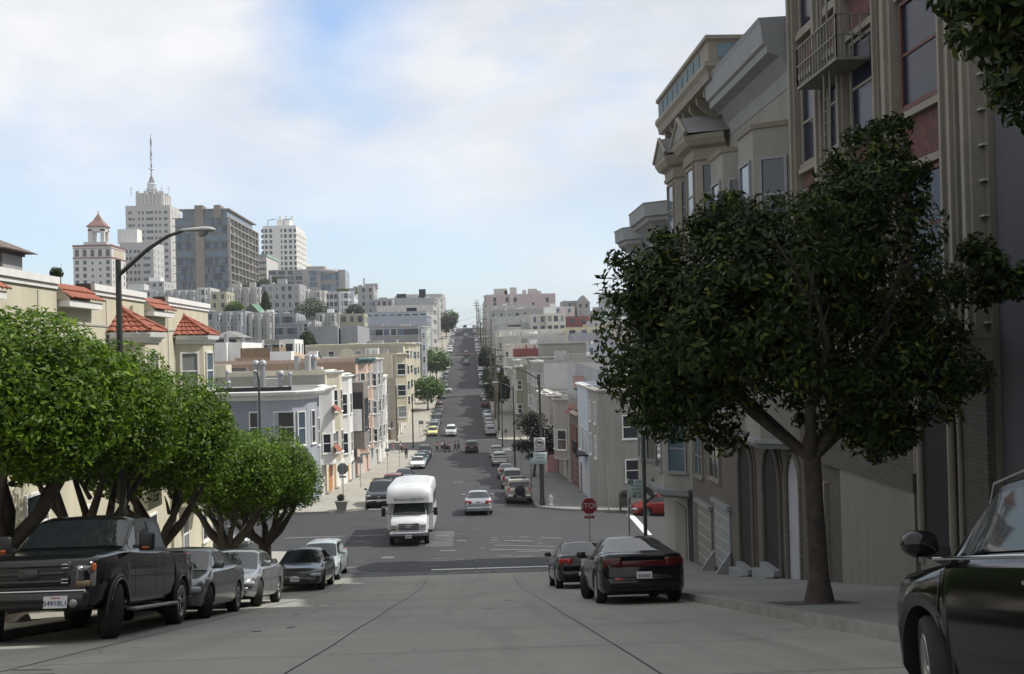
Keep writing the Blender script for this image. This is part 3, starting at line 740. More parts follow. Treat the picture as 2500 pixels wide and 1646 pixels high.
b = MB(); b.tube([(-LINE + .07, 39.6, RZ - .5), (-LINE + .07, 39.6, -8)], .05, mat('downpipe', (.45, .42, .33), .7), 8); b.tube([(-LINE + .07, 44.4, -2), (-LINE + .07, 44.4, -9)], .05, mat('downpipe', (.45, .42, .33), .7), 8); b.build('downpipe', bei)
# rooftop lantern with a brown hipped roof at the left edge, and a shrub tip on the roof
lp = W(22, 640, 27.5)
lan = empty('roof_lantern', (-12.1, 31.8, RZ), 'small brown-roofed turret rising over the cream building at the left edge', 'turret')
b = MB(); z0 = RZ - .35; b.box(-12.8, -11.45, 31.0, 32.6, z0, z0 + 1.0, mat('turret_grey', (.3, .3, .3), .7)); b.build('wall', lan)
b = MB(); BR = mat('brown_turret', (.05, .035, .03), .6)
for q in ((-12.85, -12.6), (-12.1, -11.95), (-11.55, -11.4)):
    b.box(*q, 30.95, 31.1, z0, z0 + 1.0, BR)
b.box(-12.86, -11.39, 30.94, 32.66, z0 + 1.0, z0 + 1.1, BR); b.build('corner_post', lan)
b = MB(); zz = z0 + 1.1; b.raw([(-13.2, 30.6, zz), (-11.12, 30.6, zz), (-11.12, 33.0, zz), (-13.2, 33.0, zz), (-12.3, 31.6, zz + .42), (-12.0, 32.0, zz + .42)], [(0, 1, 4), (1, 2, 5, 4), (2, 3, 5), (3, 0, 4, 5), (3, 2, 1, 0)], mat('brown_roof', (.13, .1, .085), .8, var=.25, scale=3)); b.build('roof', lan)

# ------------------------------------------------------------------ LEFT, second block: corner house and its neighbours
BLUEG = wallm((0.25, 0.27, 0.31), 'siding'); BLUEB = wallm((0.32, 0.345, 0.385), 'board')
c1 = empty('corner_house', (-LINE, 83, -11), 'blue grey clapboard corner house with white cornice and tar roof beyond the crossing', 'house')
y0, y1, zt = 78.0, 88.6, -2.75
b = MB(); b.box(-LINE - .8, -30, y0, y1, -13, zt, BLUEG); b.build('wall', c1)
b = MB(); b.prism([(-13.4, y0 - .03), (-12.6, y0 - .55), (-10.9, y0 - .3), (-10.0, y0 + .9), (-9.6, y0 + 2.6), (-9.9, y0 + 3.1), (-11.3, y0 + 3.2), (-13.4, y0 + 1)], -8.2, zt, BLUEB)
cb_ = b.build('corner_bay', c1)
b = MB(); b.prism([(-12.6, y0 + .2), (-11.0, y0 + .2), (-10.5, y0 + 1.2), (-10.5, y1), (-12.6, y1)], -13, zt - .01, BLUEG); b.build('street_wall', c1)
path = [(-30, y0), (-13.4, y0 - .03), (-12.6, y0 - .55), (-10.9, y0 - .3), (-10.0, y0 + .9), (-9.6, y0 + 2.6), (-9.9, y0 + 3.3), (-9.9, y1)]
b = MB(); profile_strip(b, path, [(-.02, -.5), (.08, -.46), (.15, -.2), (.5, -.12), (.6, .05), (.6, .12), (-.02, .14)], WHITE, zt + .05); b.build('cornice', c1)
b = MB(); b.box(-LINE - .9, -30, y0 + .5, y1, zt - .1, zt + .12, TAR); b.box(-30, -11.5, y0 + 3, y0 + 3.25, zt + .1, zt + .4, mat('black_roof_edge', (.03, .03, .03), .8))
b.prism([(-12.4, y0 + .3), (-11.0, y0 + .4), (-10.2, y0 + 1.2), (-9.9, y1 - .2), (-12.4, y1 - .2)], zt - .1, zt + .13, TAR); b.build('roof', c1)
for px, w_, yy, ang in ((637, 1.5, y0, 0), (694, 1.35, y0 - .42, .06)):
    p = W(px, 1061, yy); window(c1, (p.x, yy - .0, -6.15), 0, w_ + .1, 2.2)
window(cb_, (-10.4, y0 + .3, -6.4), math.atan2(.8, .6), .8, 2.4); window(cb_, (-9.8, y0 + 1.75, -6.4), R(80), .9, 2.4)
for k in range(3):
    yc = y0 + 4.6 + k * 2.6
    window(c1, (-LINE, yc, -7.2), R(90), 1.0, 2.2)
for px, py, h in ((500 + 58, 905, .5), (555, 910, 1.1), (625, 897, 1.5), (642, 895, 1.5), (685, 908, .9), (708, 908, .9)):
    p = W(px, 930, 84); pb = pipe(p.x, 84, zt, h * 1.35, .2 if px < 700 and px > 600 else .12); tag(pb.build('roof_vent', loc=(p.x, 84, zt)), {558: 'short white cap vent on the tar roof of the blue grey corner house', 555: 'grey stub pipe near the left end of the tar roof', 625: 'left pipe of the tall silver flue pair on the tar roof', 642: 'right pipe of the tall silver flue pair on the tar roof', 685: 'slim grey vent between the tall flues on the tar roof', 708: 'second slim grey vent right of the tall silver pair'}[px], 'roof vent', 'vents on the tar roof')
# next roof behind it: olive siding wall and the flue pairs
OLV = wallm((0.27, 0.27, 0.23), 'siding')
r = rowhouse(-1, 88.6, 92.4, -2.9, wallm((.66, .66, .64)), 'narrow white house with small red tile awnings right of the blue corner house', bays=[(90.3, 2.9, .9, 0)], corn=CORN_S, flat_cols=1, group='row houses on the left of the second block', depth=18)
b = MB(); tiles(b, (-9.55, 89.2, -4.2), (-9.55, 91.3, -4.2), (-9.1, 91.4, -4.75), (-9.1, 89.1, -4.75)); b.build('tile_awning', r); b = MB(); tiles(b, (-9.55, 89.2, -7.4), (-9.55, 91.3, -7.4), (-9.1, 91.4, -7.95), (-9.1, 89.1, -7.95)); b.build('tile_awning', r)
r = rowhouse(-1, 92.4, 99.4, -1.75, wallm((.58, .545, .43)), 'tall pale beige house with orange wooden garage doors', bays=[(95.4, 3.6, .95, 0)], wallm_side=OLV, corn=CORN_S, flat_cols=2, group='row houses on the left of the second block', depth=19, door=mat('orange_wood', (.42, .17, .06), .6), garage=mat('orange_wood', (.42, .17, .06), .6), wh=1.9)
for k, (px, py, h, m_) in enumerate(((727, 908, 2.0, ROOFL), (752, 908, 2.0, ROOFL))):
    p = W(px, 920, 95); pb = pipe(p.x, 95, -1.75, h * .8, .28, m_, False); tag(pb.build('chimney_flue', loc=(p.x, 95, -1.75)), ('left' if k == 0 else 'right') + ' one of two cream round flues on the olive sided house roof', 'chimney')
for k, px in enumerate((757, 768)):
    p = W(px, 900, 103); pb = pipe(p.x, 103, -2.0, 1.6, .2); tag(pb.build('chimney_flue', loc=(p.x, 103, -2.0)), ('left' if k == 0 else 'right') + ' one of two tall silver flues before the tan shingled wall', 'chimney')
r = rowhouse(-1, 99.4, 111.5, -2.3, wallm((.7, .7, .67)), 'white house with one large two storey bay on the left side', bays=[(102.6, 5.2, 1.0, 0)], corn=CORN_S, flat_cols=2, group='row houses on the left of the second block', depth=17, wh=1.9, door=mat('ochre_door', (.5, .27, .06), .5))
DK = wallm((.14, .13, .12)); r = rowhouse(-1, 111.5, 117.6, -2.6, DK, 'dark charcoal box-fronted house with one very large window', bays=[], corn=CORN_S, cornm=mat('dark_cornice', (.16, .16, .16), .7), flat_cols=0, group='row houses on the left of the second block', depth=17)
g0 = ground(-10, 112)
b = MB(); b.box(-LINE - .1, -LINE + 1.3, 112.0, 117.0, g0 + 3.2, -3.0, wallm((.21, .19, .17))); bo = b.build('box_bay', r)
b = MB(); b.box(-LINE + .08, -LINE + 1.2, 111.94, 112.02, g0 + 4.9, -4.0, BLACKP); b.build('bay_window', bo)
b = MB(); b.box(-LINE + .16, -LINE + 1.1, 111.9, 111.96, g0 + 5.0, g0 + 7.2, mat('white_blind', (.75, .75, .75), .8)); b.build('blind', bo)
window(bo, (-LINE + 1.3, 114.6, g0 + 5), R(90), 3.6, 3.2, 'pair', BLACKP)
SHN = wallm((.36, .255, .175), 'shingle'); PNK = wallm((.55, .41, .34))
r = rowhouse(-1, 117.6, 132.0, -.95, PNK, 'pink house with white sash windows and tan shingled side wall', bays=[(122, 3.0, .8, 0), (128, 3.0, .8, 0)], wallm_side=SHN, corn=CORN, cornm=mat('teal_cornice', (.1, .19, .2), .6), flat_cols=4, group='row houses on the left of the second block', depth=26, wh=1.7)
r = rowhouse(-1, 132.0, 146.0, -1.0, wallm((.45, .45, .44)), 'light grey house with slim bays beyond the pink house', bays=[(135.5, 3.2, .9, 0), (142, 3.2, .9, 0)], corn=CORN_S, flat_cols=4, group='row houses on the left of the second block', depth=17, near_windows=2)
r = rowhouse(-1, 146.0, 162.0, -3.6, wallm((.68, .67, .64)), 'low white corner house with a small balcony at the second crossing', bays=[(150, 3, .7, 0)], corn=CORN_S, flat_cols=4, group='row houses on the left of the second block', depth=14)
b = MB()
for k in range(7): b.tube([(-9.6, 156 + k * .5, -10.8), (-9.6, 156 + k * .5, -9.9)], .03, DARKMETAL, 5)
b.box(-LINE, -9.55, 155.9, 159.1, -10.95, -10.8, TRIM_D); b.tube([(-9.6, 156, -9.9), (-9.6, 159, -9.9)], .04, DARKMETAL, 5); b.build('balcony', r)

# third and later blocks, left
CRM = wallm((.62, .56, .41)); CRM2 = wallm((.64, .6, .46)); TAN = wallm((.47, .41, .33))
G3 = 'row houses on the left of the third block'
r = rowhouse(-1, 183, 193.5, -.6, CRM, 'tan and cream corner house with a big windowed turret bay beyond the second crossing', bays=[(185.2, 4.6, 1.7, 0), (190.6, 3.2, 1.0, 0)], wallm_side=TAN, corn=CORN, cornm=CRM2, flat_cols=3, group=G3, depth=7, wh=1.9)
b = MB(); g_ = ground(-12, 183); b.box(-15.5, -11.6, 182.86, 183, g_ + .2, g_ + 3.6, mat('brown_garage', (.2, .13, .07), .7)); b.box(-15.5, -11.6, 182.84, 183, g_ + 2.4, g_ + 3.6, ROOFL); b.build('garage_door', r)
for z in (-9.9, -7.0, -3.9): window(r, (-12.4, 182.99, z), 0, 1.2, 1.7)
r = rowhouse(-1, 193.5, 205, -.9, wallm((.66, .66, .63)), 'white house with a low bay between the cream houses', bays=[(198, 3.4, .9, 0)], corn=CORN_S, flat_cols=4, group=G3, depth=19, near_windows=4)
r = rowhouse(-1, 205, 236, 1.3, CRM2, 'long cream building with bracketed cornice in the third left block', bays=[(212, 3.6, .9, 0), (224, 3.6, .9, 0)], corn=CORN, cornm=CRM2, wallm_side=wallm((.42, .4, .33)), flat_cols=8, group=G3, depth=18, wrap=17, near=False, near_windows=6)
r = rowhouse(-1, 236, 267, 1.6, wallm((.63, .59, .47)), 'yellow cream corner building with fire escape at the third crossing', bays=[(242, 3.6, .9, 0), (254, 3.6, .9, 0)], corn=CORN, flat_cols=8, group=G3, depth=18, near=False)
def quick(side, lst, grp, **kw):
    for (a, c, h, col, lab, nb) in lst:
        n = max(0, nb); bays = [(a + (c - a) * (k + .5) / n, 3.2, .9, 0) for k in range(n)]
        zt = ground(side * 11, (a + c) / 2) + h
        rowhouse(side, a, c, zt, wallm(col), lab, bays=bays, corn=CORN_S, flat_cols=max(2, int((c - a) / 3.4)), group=grp, near=False, **kw)
quick(-1, [(288, 303, 15.5, (.36, .37, .38), 'grey corner building with blank side wall at the third crossing, left', 2), (303, 316, 14.0, (.5, .62, .5), 'mint green house in the fourth left block', 2),
           (316, 330, 13.5, (.6, .59, .56), 'pale house right behind the mint green house', 2), (330, 348, 15.5, (.36, .39, .44), 'long blue grey slab house in the fourth left block', 2), (348, 372, 15.0, (.6, .58, .55), 'pale bay-fronted corner house at the fourth crossing, left', 3)],
      'row houses on the left of the fourth block', depth=24)
quick(-1, [(393, 408, 16.5, (.62, .6, .56), 'white bay-fronted house at the start of the fifth left block', 2), (408, 436, 18.0, (.38, .39, .4), 'tall grey apartment house high on the left of the street', 3), (436, 456, 17.5, (.55, .54, .52), 'pale apartment house behind the tall grey one on the left', 2), (456, 477, 17.0, (.6, .58, .53), 'cream corner house at the fifth crossing, left', 2)],
      'row houses on the left of the fifth block', depth=20)
quick(-1, [(498, 525, 17.5, (.5, .49, .47), 'greyish house near the crest on the left', 3), (525, 555, 17.5, (.58, .54, .5), 'beige house near the crest on the left', 3), (555, 582, 16.0, (.48, .47, .45), 'last house before the crest on the left', 3)],
      'row houses on the left of the sixth block', depth=20)

# ------------------------------------------------------------------ RIGHT, second block onward
GB = wallm((.3, .29, .265)); GB2 = wallm((.33, .34, .35), 'siding'); G4 = 'row houses on the right of the second block'
zt = W(1470, 962, 78).z
r = rowhouse(1, 78, 84.5, zt, GB, 'plain taupe corner house with white windows beyond the crossing on the right', corn=CORN_S, cornm=wallm((.36, .35, .33)), flat_cols=2, group=G4, depth=26, gf=False, wrap=25, wh=1.6, floors=2)
for px, py, w_, h_ in ((1551, 1176, 1.35, 1.65), (1540, 1072, 1.2, 1.7), (1640, 1072, 1.2, 1.7)):
    p = W(px, py, 78); window(r, (p.x, 78.02, p.z), 0, w_, h_, 'sash')
b = MB()
for k in range(5): b.box(15.6, 16.7, 77.7, 78.0, -7.2 + k * .45, -7.12 + k * .45, TRIM_D)
b.build('outside_stair', r)
r = rowhouse(1, 84.5, 92.6, zt + .1, wallm((.46, .5, .56), 'board'), 'pale blue white house with iron balcony and tall narrow windows', corn=CORN_S, flat_cols=3, group=G4, depth=18, gf=True, wh=2.0)
b = MB()
for k in range(9): b.tube([(9.6, 85.3 + k * .38, -8.3), (9.6, 85.3 + k * .38, -7.3)], .03, BLACKP, 5)
b.tube([(9.6, 85.3, -7.3), (9.6, 88.4, -7.3)], .04, BLACKP, 5); b.box(9.55, 10.5, 85.2, 88.5, -8.42, -8.3, BLACKP); b.build('balcony', r)
zw = W(1412, 930, 100).z
r = rowhouse(1, 92.6, 100.6, -6.0, wallm((.15, .12, .1)), 'dark brown house with red garage fronts between blue white and beige houses', corn=CORN_S, cornm=mat('brown_cornice', (.2, .16, .13), .7), flat_cols=0, group=G4, depth=16, garage=mat('oxblood_door', (.12, .03, .025), .6))
b = MB(); tiles(b, (10.45, 95.5, -4.9), (10.45, 92.9, -4.9), (9.6, 92.9, -5.6), (9.6, 95.5, -5.6), mat('brown_tile', (.14, .05, .04), .8)); b.build('tile_awning', r)
for z in (-9.4,): b = MB(); b.box(10.42, 10.5, 93.5, 99.5, z, z + 2.6, mat('oxblood_door', (.12, .03, .025), .6)); b.build('shutter', r)
r = rowhouse(1, 100.6, 118.0, -5.0, wallm((.34, .32, .29)), 'low taupe house with curved bays and a pink garage recess', bays=[(104.0, 4.0, 1.1, 0), (111.5, 4.2, 1.1, 0)], corn=CORN_S, cornm=wallm((.42, .4, .37)), flat_cols=4, group=G4, depth=15, wh=1.9)
b = MB(); g_ = ground(10.5, 116); b.box(9.35, 10.5, 114.6, 117.4, g_ + .1, g_ + 3.9, wallm((.62, .36, .36))); b.build('pink_porch', r)
r = rowhouse(1, 118.0, 133.0, -5.2, wallm((.4, .38, .34)), 'taupe bay house left of the pink porch on the right side', bays=[(122, 3.8, 1.0, 0), (129, 3.8, 1.0, 0)], corn=CORN_S, flat_cols=4, group=G4, depth=15)
r = rowhouse(1, 133.0, 147.5, -1.8, wallm((.34, .33, .31)), 'tall grey house with white clapboard side wall on the right', bays=[(137, 3.4, .9, 0), (143.5, 3.4, .9, 0)], wallm_side=wallm((.46, .46, .45), 'siding'), corn=CORN_S, flat_cols=4, group=G4, depth=17)
r = rowhouse(1, 147.5, 162, -1.5, wallm((.3, .29, .27)), 'grey corner building with a flat parapet pavilion at the second crossing, right', bays=[(152, 3.2, .9, 0)], corn=CORN, cornm=wallm((.38, .37, .34)), flat_cols=4, group=G4, depth=9, wrap=8)
b = MB(); b.box(11.5, 17.5, 150, 158, -1.6, .6, GB); b.box(11.2, 17.8, 149.7, 158.3, .6, .85, ROOFL); b.build('roof_shed', r)
p0 = W(1412, 947, 100.6); h0 = empty('shed_roofed_house', (p0.x, 101, -10), 'grey shed-roofed house wall with a brown awning above the dark brown house', 'house', G4)
b = MB(); x0, x1 = 11.2, 24; b.prism([(x0, 100.7), (x1, 100.7), (x1, 110), (x0, 110)], -12, [-1.4, -5.4, -5.4, -1.4], wallm((.38, .39, .4))); b.build('wall', h0)
b = MB(); b.raw([(10.7, 97.5, -3.6), (12.0, 97.5, -3.6), (11.9, 100.6, -2.6), (10.9, 100.6, -2.6), (10.7, 97.5, -3.75), (12.0, 97.5, -3.75)], [(0, 1, 2, 3), (4, 5, 1, 0), (4, 0, 3), (5, 2, 1)], mat('brown_awning', (.08, .045, .04), .8)); b.build('awning', h0)
G5 = 'row houses on the right of the third block'
r = rowhouse(1, 183, 192, -3.1, wallm((.2, .215, .15)), 'olive green corner house with white framed windows on the right', bays=[(187, 3.8, 1.0, 0)], corn=CORN_S, flat_cols=2, group=G5, depth=4.5)
quick(1, [(192, 206, 11.8, (0.44, 0.43, 0.38), 'grey beige house behind the olive corner house', 2), (206, 222, 9.5, (0.34, 0.34, 0.33), 'dark grey house in the third right block', 2), (222, 240, 10.5, (0.44, 0.43, 0.40), 'taupe house in the third right block', 2), (240, 267, 12.0, (0.61, 0.59, 0.52), 'long beige flat-roofed building at the third crossing, right', 3)], G5, depth=16)
quick(1, [(288, 310, 12.0, (0.51, 0.50, 0.46), 'pale grey corner house with roof hatches, fourth right block', 3), (310, 330, 12, (0.61, 0.59, 0.54), 'beige house in the fourth right block', 2), (330, 350, 12.5, (0.40, 0.41, 0.39), 'grey green house in the fourth right block', 2), (350, 372, 13.0, (0.44, 0.44, 0.41), 'grey corner house at the fourth crossing, right', 2)], 'row houses on the right of the fourth block', depth=20)
quick(1, [(393, 415, 14, (0.37, 0.37, 0.34), 'dark olive grey house with tall bays, fifth right block', 3), (415, 450, 14, (0.46, 0.45, 0.43), 'grey house in the middle of the fifth right block', 3), (450, 477, 13, (0.49, 0.46, 0.44), 'taupe house at the fifth crossing, right', 2)], 'row houses on the right of the fifth block', depth=18)
r = rowhouse(1, 498, 530, W(1180, 722, 498).z, wallm((.52, .44, .43)), 'large dusty pink apartment building on the crest to the right of the street', bays=[(504, 3.4, .9, 0), (516, 3.4, .9, 0)], corn=CORN, cornm=wallm((.55, .48, .47)), wallm_side=wallm((.5, .41, .41)), flat_cols=8, group='row houses on the right of the sixth block', depth=31, near=False, name='apartment_building')
for px, py in ((1208, 733), (1238, 733), (1258, 733), (1336, 733), (1208, 746), (1302, 745)): 
    p = W(px, py, 498); window(r, (p.x, 497.97, p.z - .8), 0, 1.3, 2.0, near=False, frame=GLASS, gm=GLASS)
for px, wx, h in ((1222, 6, 3.5), (1253, 3, 4.5), (1300, 4, 3.5), (1235, 1.5, 2), (1280, 1.5, 2.5), (1315, 2, 2)):
    p = W(px, 720, 505); b = MB(); b.box(p.x - wx / 2, p.x + wx / 2, 503, 508, r.location.z + 10, p.z + h * .6 + .6, wallm((.55, .5, .48))); b.build('roof_shed', r)
b = MB(); p = W(1249, 740, 497.4); b.box(p.x - .7, p.x + .7, 497.2, 498, p.z - 6, p.z + 7, wallm((.6, .52, .48))); b.build('chimney', r)
quick(1, [(530, 582, 13, (0.49, 0.46, 0.44), 'last grey house before the crest on the right', 4)], 'row houses on the right of the sixth block', depth=20)
# ------------------------------------------------------------------ hillside houses, left of the street
GH = 'houses on the left hillside'
def gcol(v, t=0): return wallm((v + t, v, v - t * .5))
HL = [
 # px0, px1, ytop, d, depth, colour, label, kwargs
 (523, 553, 846, 140, 14, (.72, .72, .7), 'plain white house end wall just right of the cream building', dict(rows=0, extras=[(.6, .2, 'pipe', .3, 1.6)])),
 (555, 591, 846, 141, 14, (.72, .72, .7), 'second plain white wall with a dark round vent, right of the first', dict(rows=0, extras=[(.8, .2, 'pipe', .2, 1.2)])),
 (584, 640, 838, 178, 14, (.36, .36, .36), 'low grey house with dark windows behind the white walls', dict(cols=2, rows=1, w_=2.2)),
 (632, 682, 838, 180, 12, (.3, .29, .27), 'taupe house between low grey house and tan gable', dict(cols=3, rows=1, w_=1.6)),
 (692, 719, 836, 186, 10, (.72, .72, .71), 'small white roof house beside the tan shingled gable', dict(rows=1, cols=1)),
 (521, 581, 842-18, 205, 12, (.26, .27, .2), 'small olive cottage with grey hipped roof and white window', dict(roof='hip', rm=TAR, rows=1, cols=2, w_=1.8, z_off=0)),
 (520, 599, 765, 262, 14, (.34, .36, .38), 'blue grey three storey bay-windowed house low on the hill', dict(bayed=3, rows=3, right=True)),
 (602, 667, 768, 264, 14, (.4, .4, .38), 'pale grey three storey house with rows of white bays', dict(bayed=3, rows=3)),
 (668, 724, 770, 266, 14, (.25, .27, .31), 'slate blue three storey house with paired windows', dict(cols=4, rows=3, frame=WHITE)),
 (725, 769, 788, 262, 12, (.33, .33, .34), 'grey house with balcony doors right of the slate blue house', dict(bayed=1, rows=3)),
 (770, 827, 768, 300, 12, (.36, .36, .35), 'grey house with two white bays beyond the blank grey wall', dict(bayed=2, rows=2)),
 (829, 889, 770, 302, 12, (.33, .33, .25), 'olive yellow house with sunlit bay on the hill', dict(cols=3, rows=1, frame=wallm((.5, .47, .28)))),
 (750, 824, 803, 232, 30, (.27, .28, .29), 'big blank grey party wall below the hill houses, left of the gap', dict(rows=0, drop=12)),
 (831, 873, 801, 234, 28, (.27, .28, .29), 'second blank grey party wall right of the gap', dict(rows=0, drop=12)),
 (882, 1022, 801, 284, 4, (.3, .3, .3), 'long low grey rear building under the slab houses', dict(rows=1, cols=8, w_=2.0)),
 (890, 1042, 765, 331, 15, (.34, .37, .42), 'long blue grey flat slab house with few dark openings', dict(rows=2, cols=7, w_=1.8, drop=18, extras=[(.75, .2, 'box', 3, 1.6, BLACKP)])),
 (555, 634, 705, 372, 16, (.4, .39, .37), 'light taupe apartment house with sunlit fins, left middle of the hill', dict(bayed=4, rows=4, extras=[(.2, .3, 'box', 3, 2), (.7, .3, 'box', 2, 2.4)])),
 (636, 731, 697, 376, 16, (.34, .34, .35), 'big grey apartment house with white edge under the hedge', dict(cols=5, rows=4, w_=1.4, extras=[(.2, .3, 'pipe', .3, 4), (.5, .3, 'box', 3, 2.4)])),
 (733, 792, 713, 392, 14, (.5, .49, .46), 'cream house with sunlit windows right of the big grey one', dict(bayed=2, rows=3)),
 (793, 825, 717, 398, 14, (.45, .48, .53), 'pale blue house beside the white bay house', dict(cols=2, rows=3)),
 (826, 864, 715, 397, 14, (.62, .64, .66), 'white bay house with planted roof terrace', dict(bayed=1, rows=3, extras=[(.5, .4, 'box', 7, 1.6, mat('roof_hedge', (.06, .1, .02), .9))])),
 (862, 912, 702, 440, 18, (.37, .36, .35), 'grey stepped house with tall chimney near the skyline', dict(cols=2, rows=3, extras=[(.5, .2, 'pipe', .3, 4), (.8, .6, 'box', 5, 2)])),
 (905, 958, 734, 396, 16, (.33, .33, .34), 'low grey house with dark awnings beside the skyline', dict(cols=4, rows=1, extras=[(.5, .5, 'box', 3, 1.4)])),
 (957, 1000, 731, 418, 16, (.4, .41, .43), 'plain light grey block near the street crest, left one', dict(cols=1, rows=1, extras=[(.5, .3, 'box', 3.5, 2.2, BLACKP)])),
 (1001, 1046, 731, 417, 16, (.37, .38, .4), 'plain grey block near the street crest, right one with black roof box', dict(cols=2, rows=1, extras=[(.65, .3, 'box', 2.5, 4, BLACKP)])),
 (480, 513, 706, 360, 14, (.5, .5, .5), 'pale grey bay house with sunlit edge above the cream roof', dict(bayed=1, rows=3)),
 (514, 553, 716, 350, 12, (.42, .4, .29), 'small olive cream house between the pale bays and grey block', dict(cols=1, rows=2, drop=10)),
 (372, 480, 712, 370, 16, (.42, .43, .43), 'long light grey house seen just over the cream parapet', dict(bayed=6, rows=2)),
 (300, 372, 712, 400, 16, (.5, .5, .5), 'small pale house at the foot of the tall towers', dict(cols=4, rows=1, extras=[(.3, .5, 'box', 6, 3)])),
 (338, 400, 690, 480, 16, (.42, .42, .41), 'grey house with white gable below the radio tower', dict(cols=4, rows=1, extras=[(.5, .5, 'box', 5, 2.5, WHITE)])),
 (595, 632, 764, 300, 12, (.1, .11, .09), 'dark gabled house with a green roof on the hillside', dict(roof='gable', rm=mat('green_roof', (.09, .2, .12), .7), rows=0, drop=10)),
 (494, 530, 764, 290, 10, (.3, .3, .31), 'small house with grey shed roof beside the cream building', dict(roof='shed', rm=TAR, rows=1, cols=1, drop=8)),
 (655, 762, 661, 560, 18, (.34, .33, .32), 'low modern terrace house with glass front on the hilltop', dict(cols=4, rows=2, w_=3.4, h_=1.8, frame=GLASS)),
]
for (a, c, yt, d, dp, col, lab, kw) in HL:
    kw = dict(kw); kw.pop('z_off', None); kw.setdefault('right_cols', 3)
    if kw.get('rows', 3) >= 2: kw['rows'] = kw.get('rows', 3) + 1
    if 'cols' in kw and kw['rows'] > 1: kw['cols'] += 1

    block_house(a, c, yt, d, dp, wallm(col), lab, group=GH, **kw)
# modern hilltop building with a rounded glass bay
r = block_house(738, 842, 662, 540, 20, wallm((.38, .36, .35)), 'modern taupe hilltop building with rounded glass tower and sunlit end', cols=2, rows=3, w_=4, h_=2.2, frame=GLASS, glass=GLASS3, group=GH, drop=26, extras=[(.3, .3, 'box', 9, 2.5)])
a, c = W(785, 662, 540), W(820, 662, 540)
b = MB(); b.lathe([(3.6, -22), (3.6, -1), (4.4, -.8), (4.4, .5), (0, .5)], wallm((.42, .4, .39)), ((a.x + c.x) / 2, 540, a.z), n=24); o = b.build('round_bay', r)
b = MB()
for k in range(3): b.lathe([(3.68, -4.4 - k * 5.2), (3.68, -1.6 - k * 5.2)], GLASS3, ((a.x + c.x) / 2, 540, a.z), n=24)
b.build('glazing', o)
# tan shingled gable and brown roofs behind the second block
r = block_house(680, 762, 884, 122, 12, SHN, 'tan shingled slope of a roof behind the flues', rows=0, drop=9, roof='shed', rm=SHN, group=GH)
r = block_house(574, 690, 884, 124, 18, SHN, 'long tan shingled wall left of the pink house', rows=0, drop=9, group=GH, rm=mat('brown_flat_roof', (.2, .13, .09), .9), extras=[(.35, .4, 'box', 4.5, 1.6, wallm((.26, .2, .13))), (.75, .4, 'pipe', .15, 1.5, wallm((.6, .5, .35))), (.2, .3, 'pipe', .15, 1.3, wallm((.6, .5, .35)))])
for px, yt, d, lab in ((845, 852, 178, 'small cream arched parapet on the pale roofs, left one'), (940, 862, 176, 'small cream arched parapet near the street, right one')):
    p = W(px, yt, d); q = empty('arched_parapet', (p.x, d, p.z - 2), lab, 'parapet', 'arched parapets'); b = MB(); rr = .85
    b.prism([(p.x - 1.1, d), (p.x + 1.1, d), (p.x + 1.1, d + .3), (p.x - 1.1, d + .3)], p.z - 4, p.z - .8, CRM)
    n_ = 10; pts = [(p.x + 1.1 * math.cos(R(180 * k / n_)), p.z - .8 + rr * math.sin(R(180 * k / n_))) for k in range(n_ + 1)]
    b.face([(x, d, z) for x, z in pts][::-1], CRM); b.face([(x, d + .3, z) for x, z in pts], CRM)
    for (xa, za), (xb, zb) in zip(pts[:-1], pts[1:]): b.face([(xa, d, za), (xb, d, zb), (xb, d + .3, zb), (xa, d + .3, za)], CRM)
    b.build('wall', q)

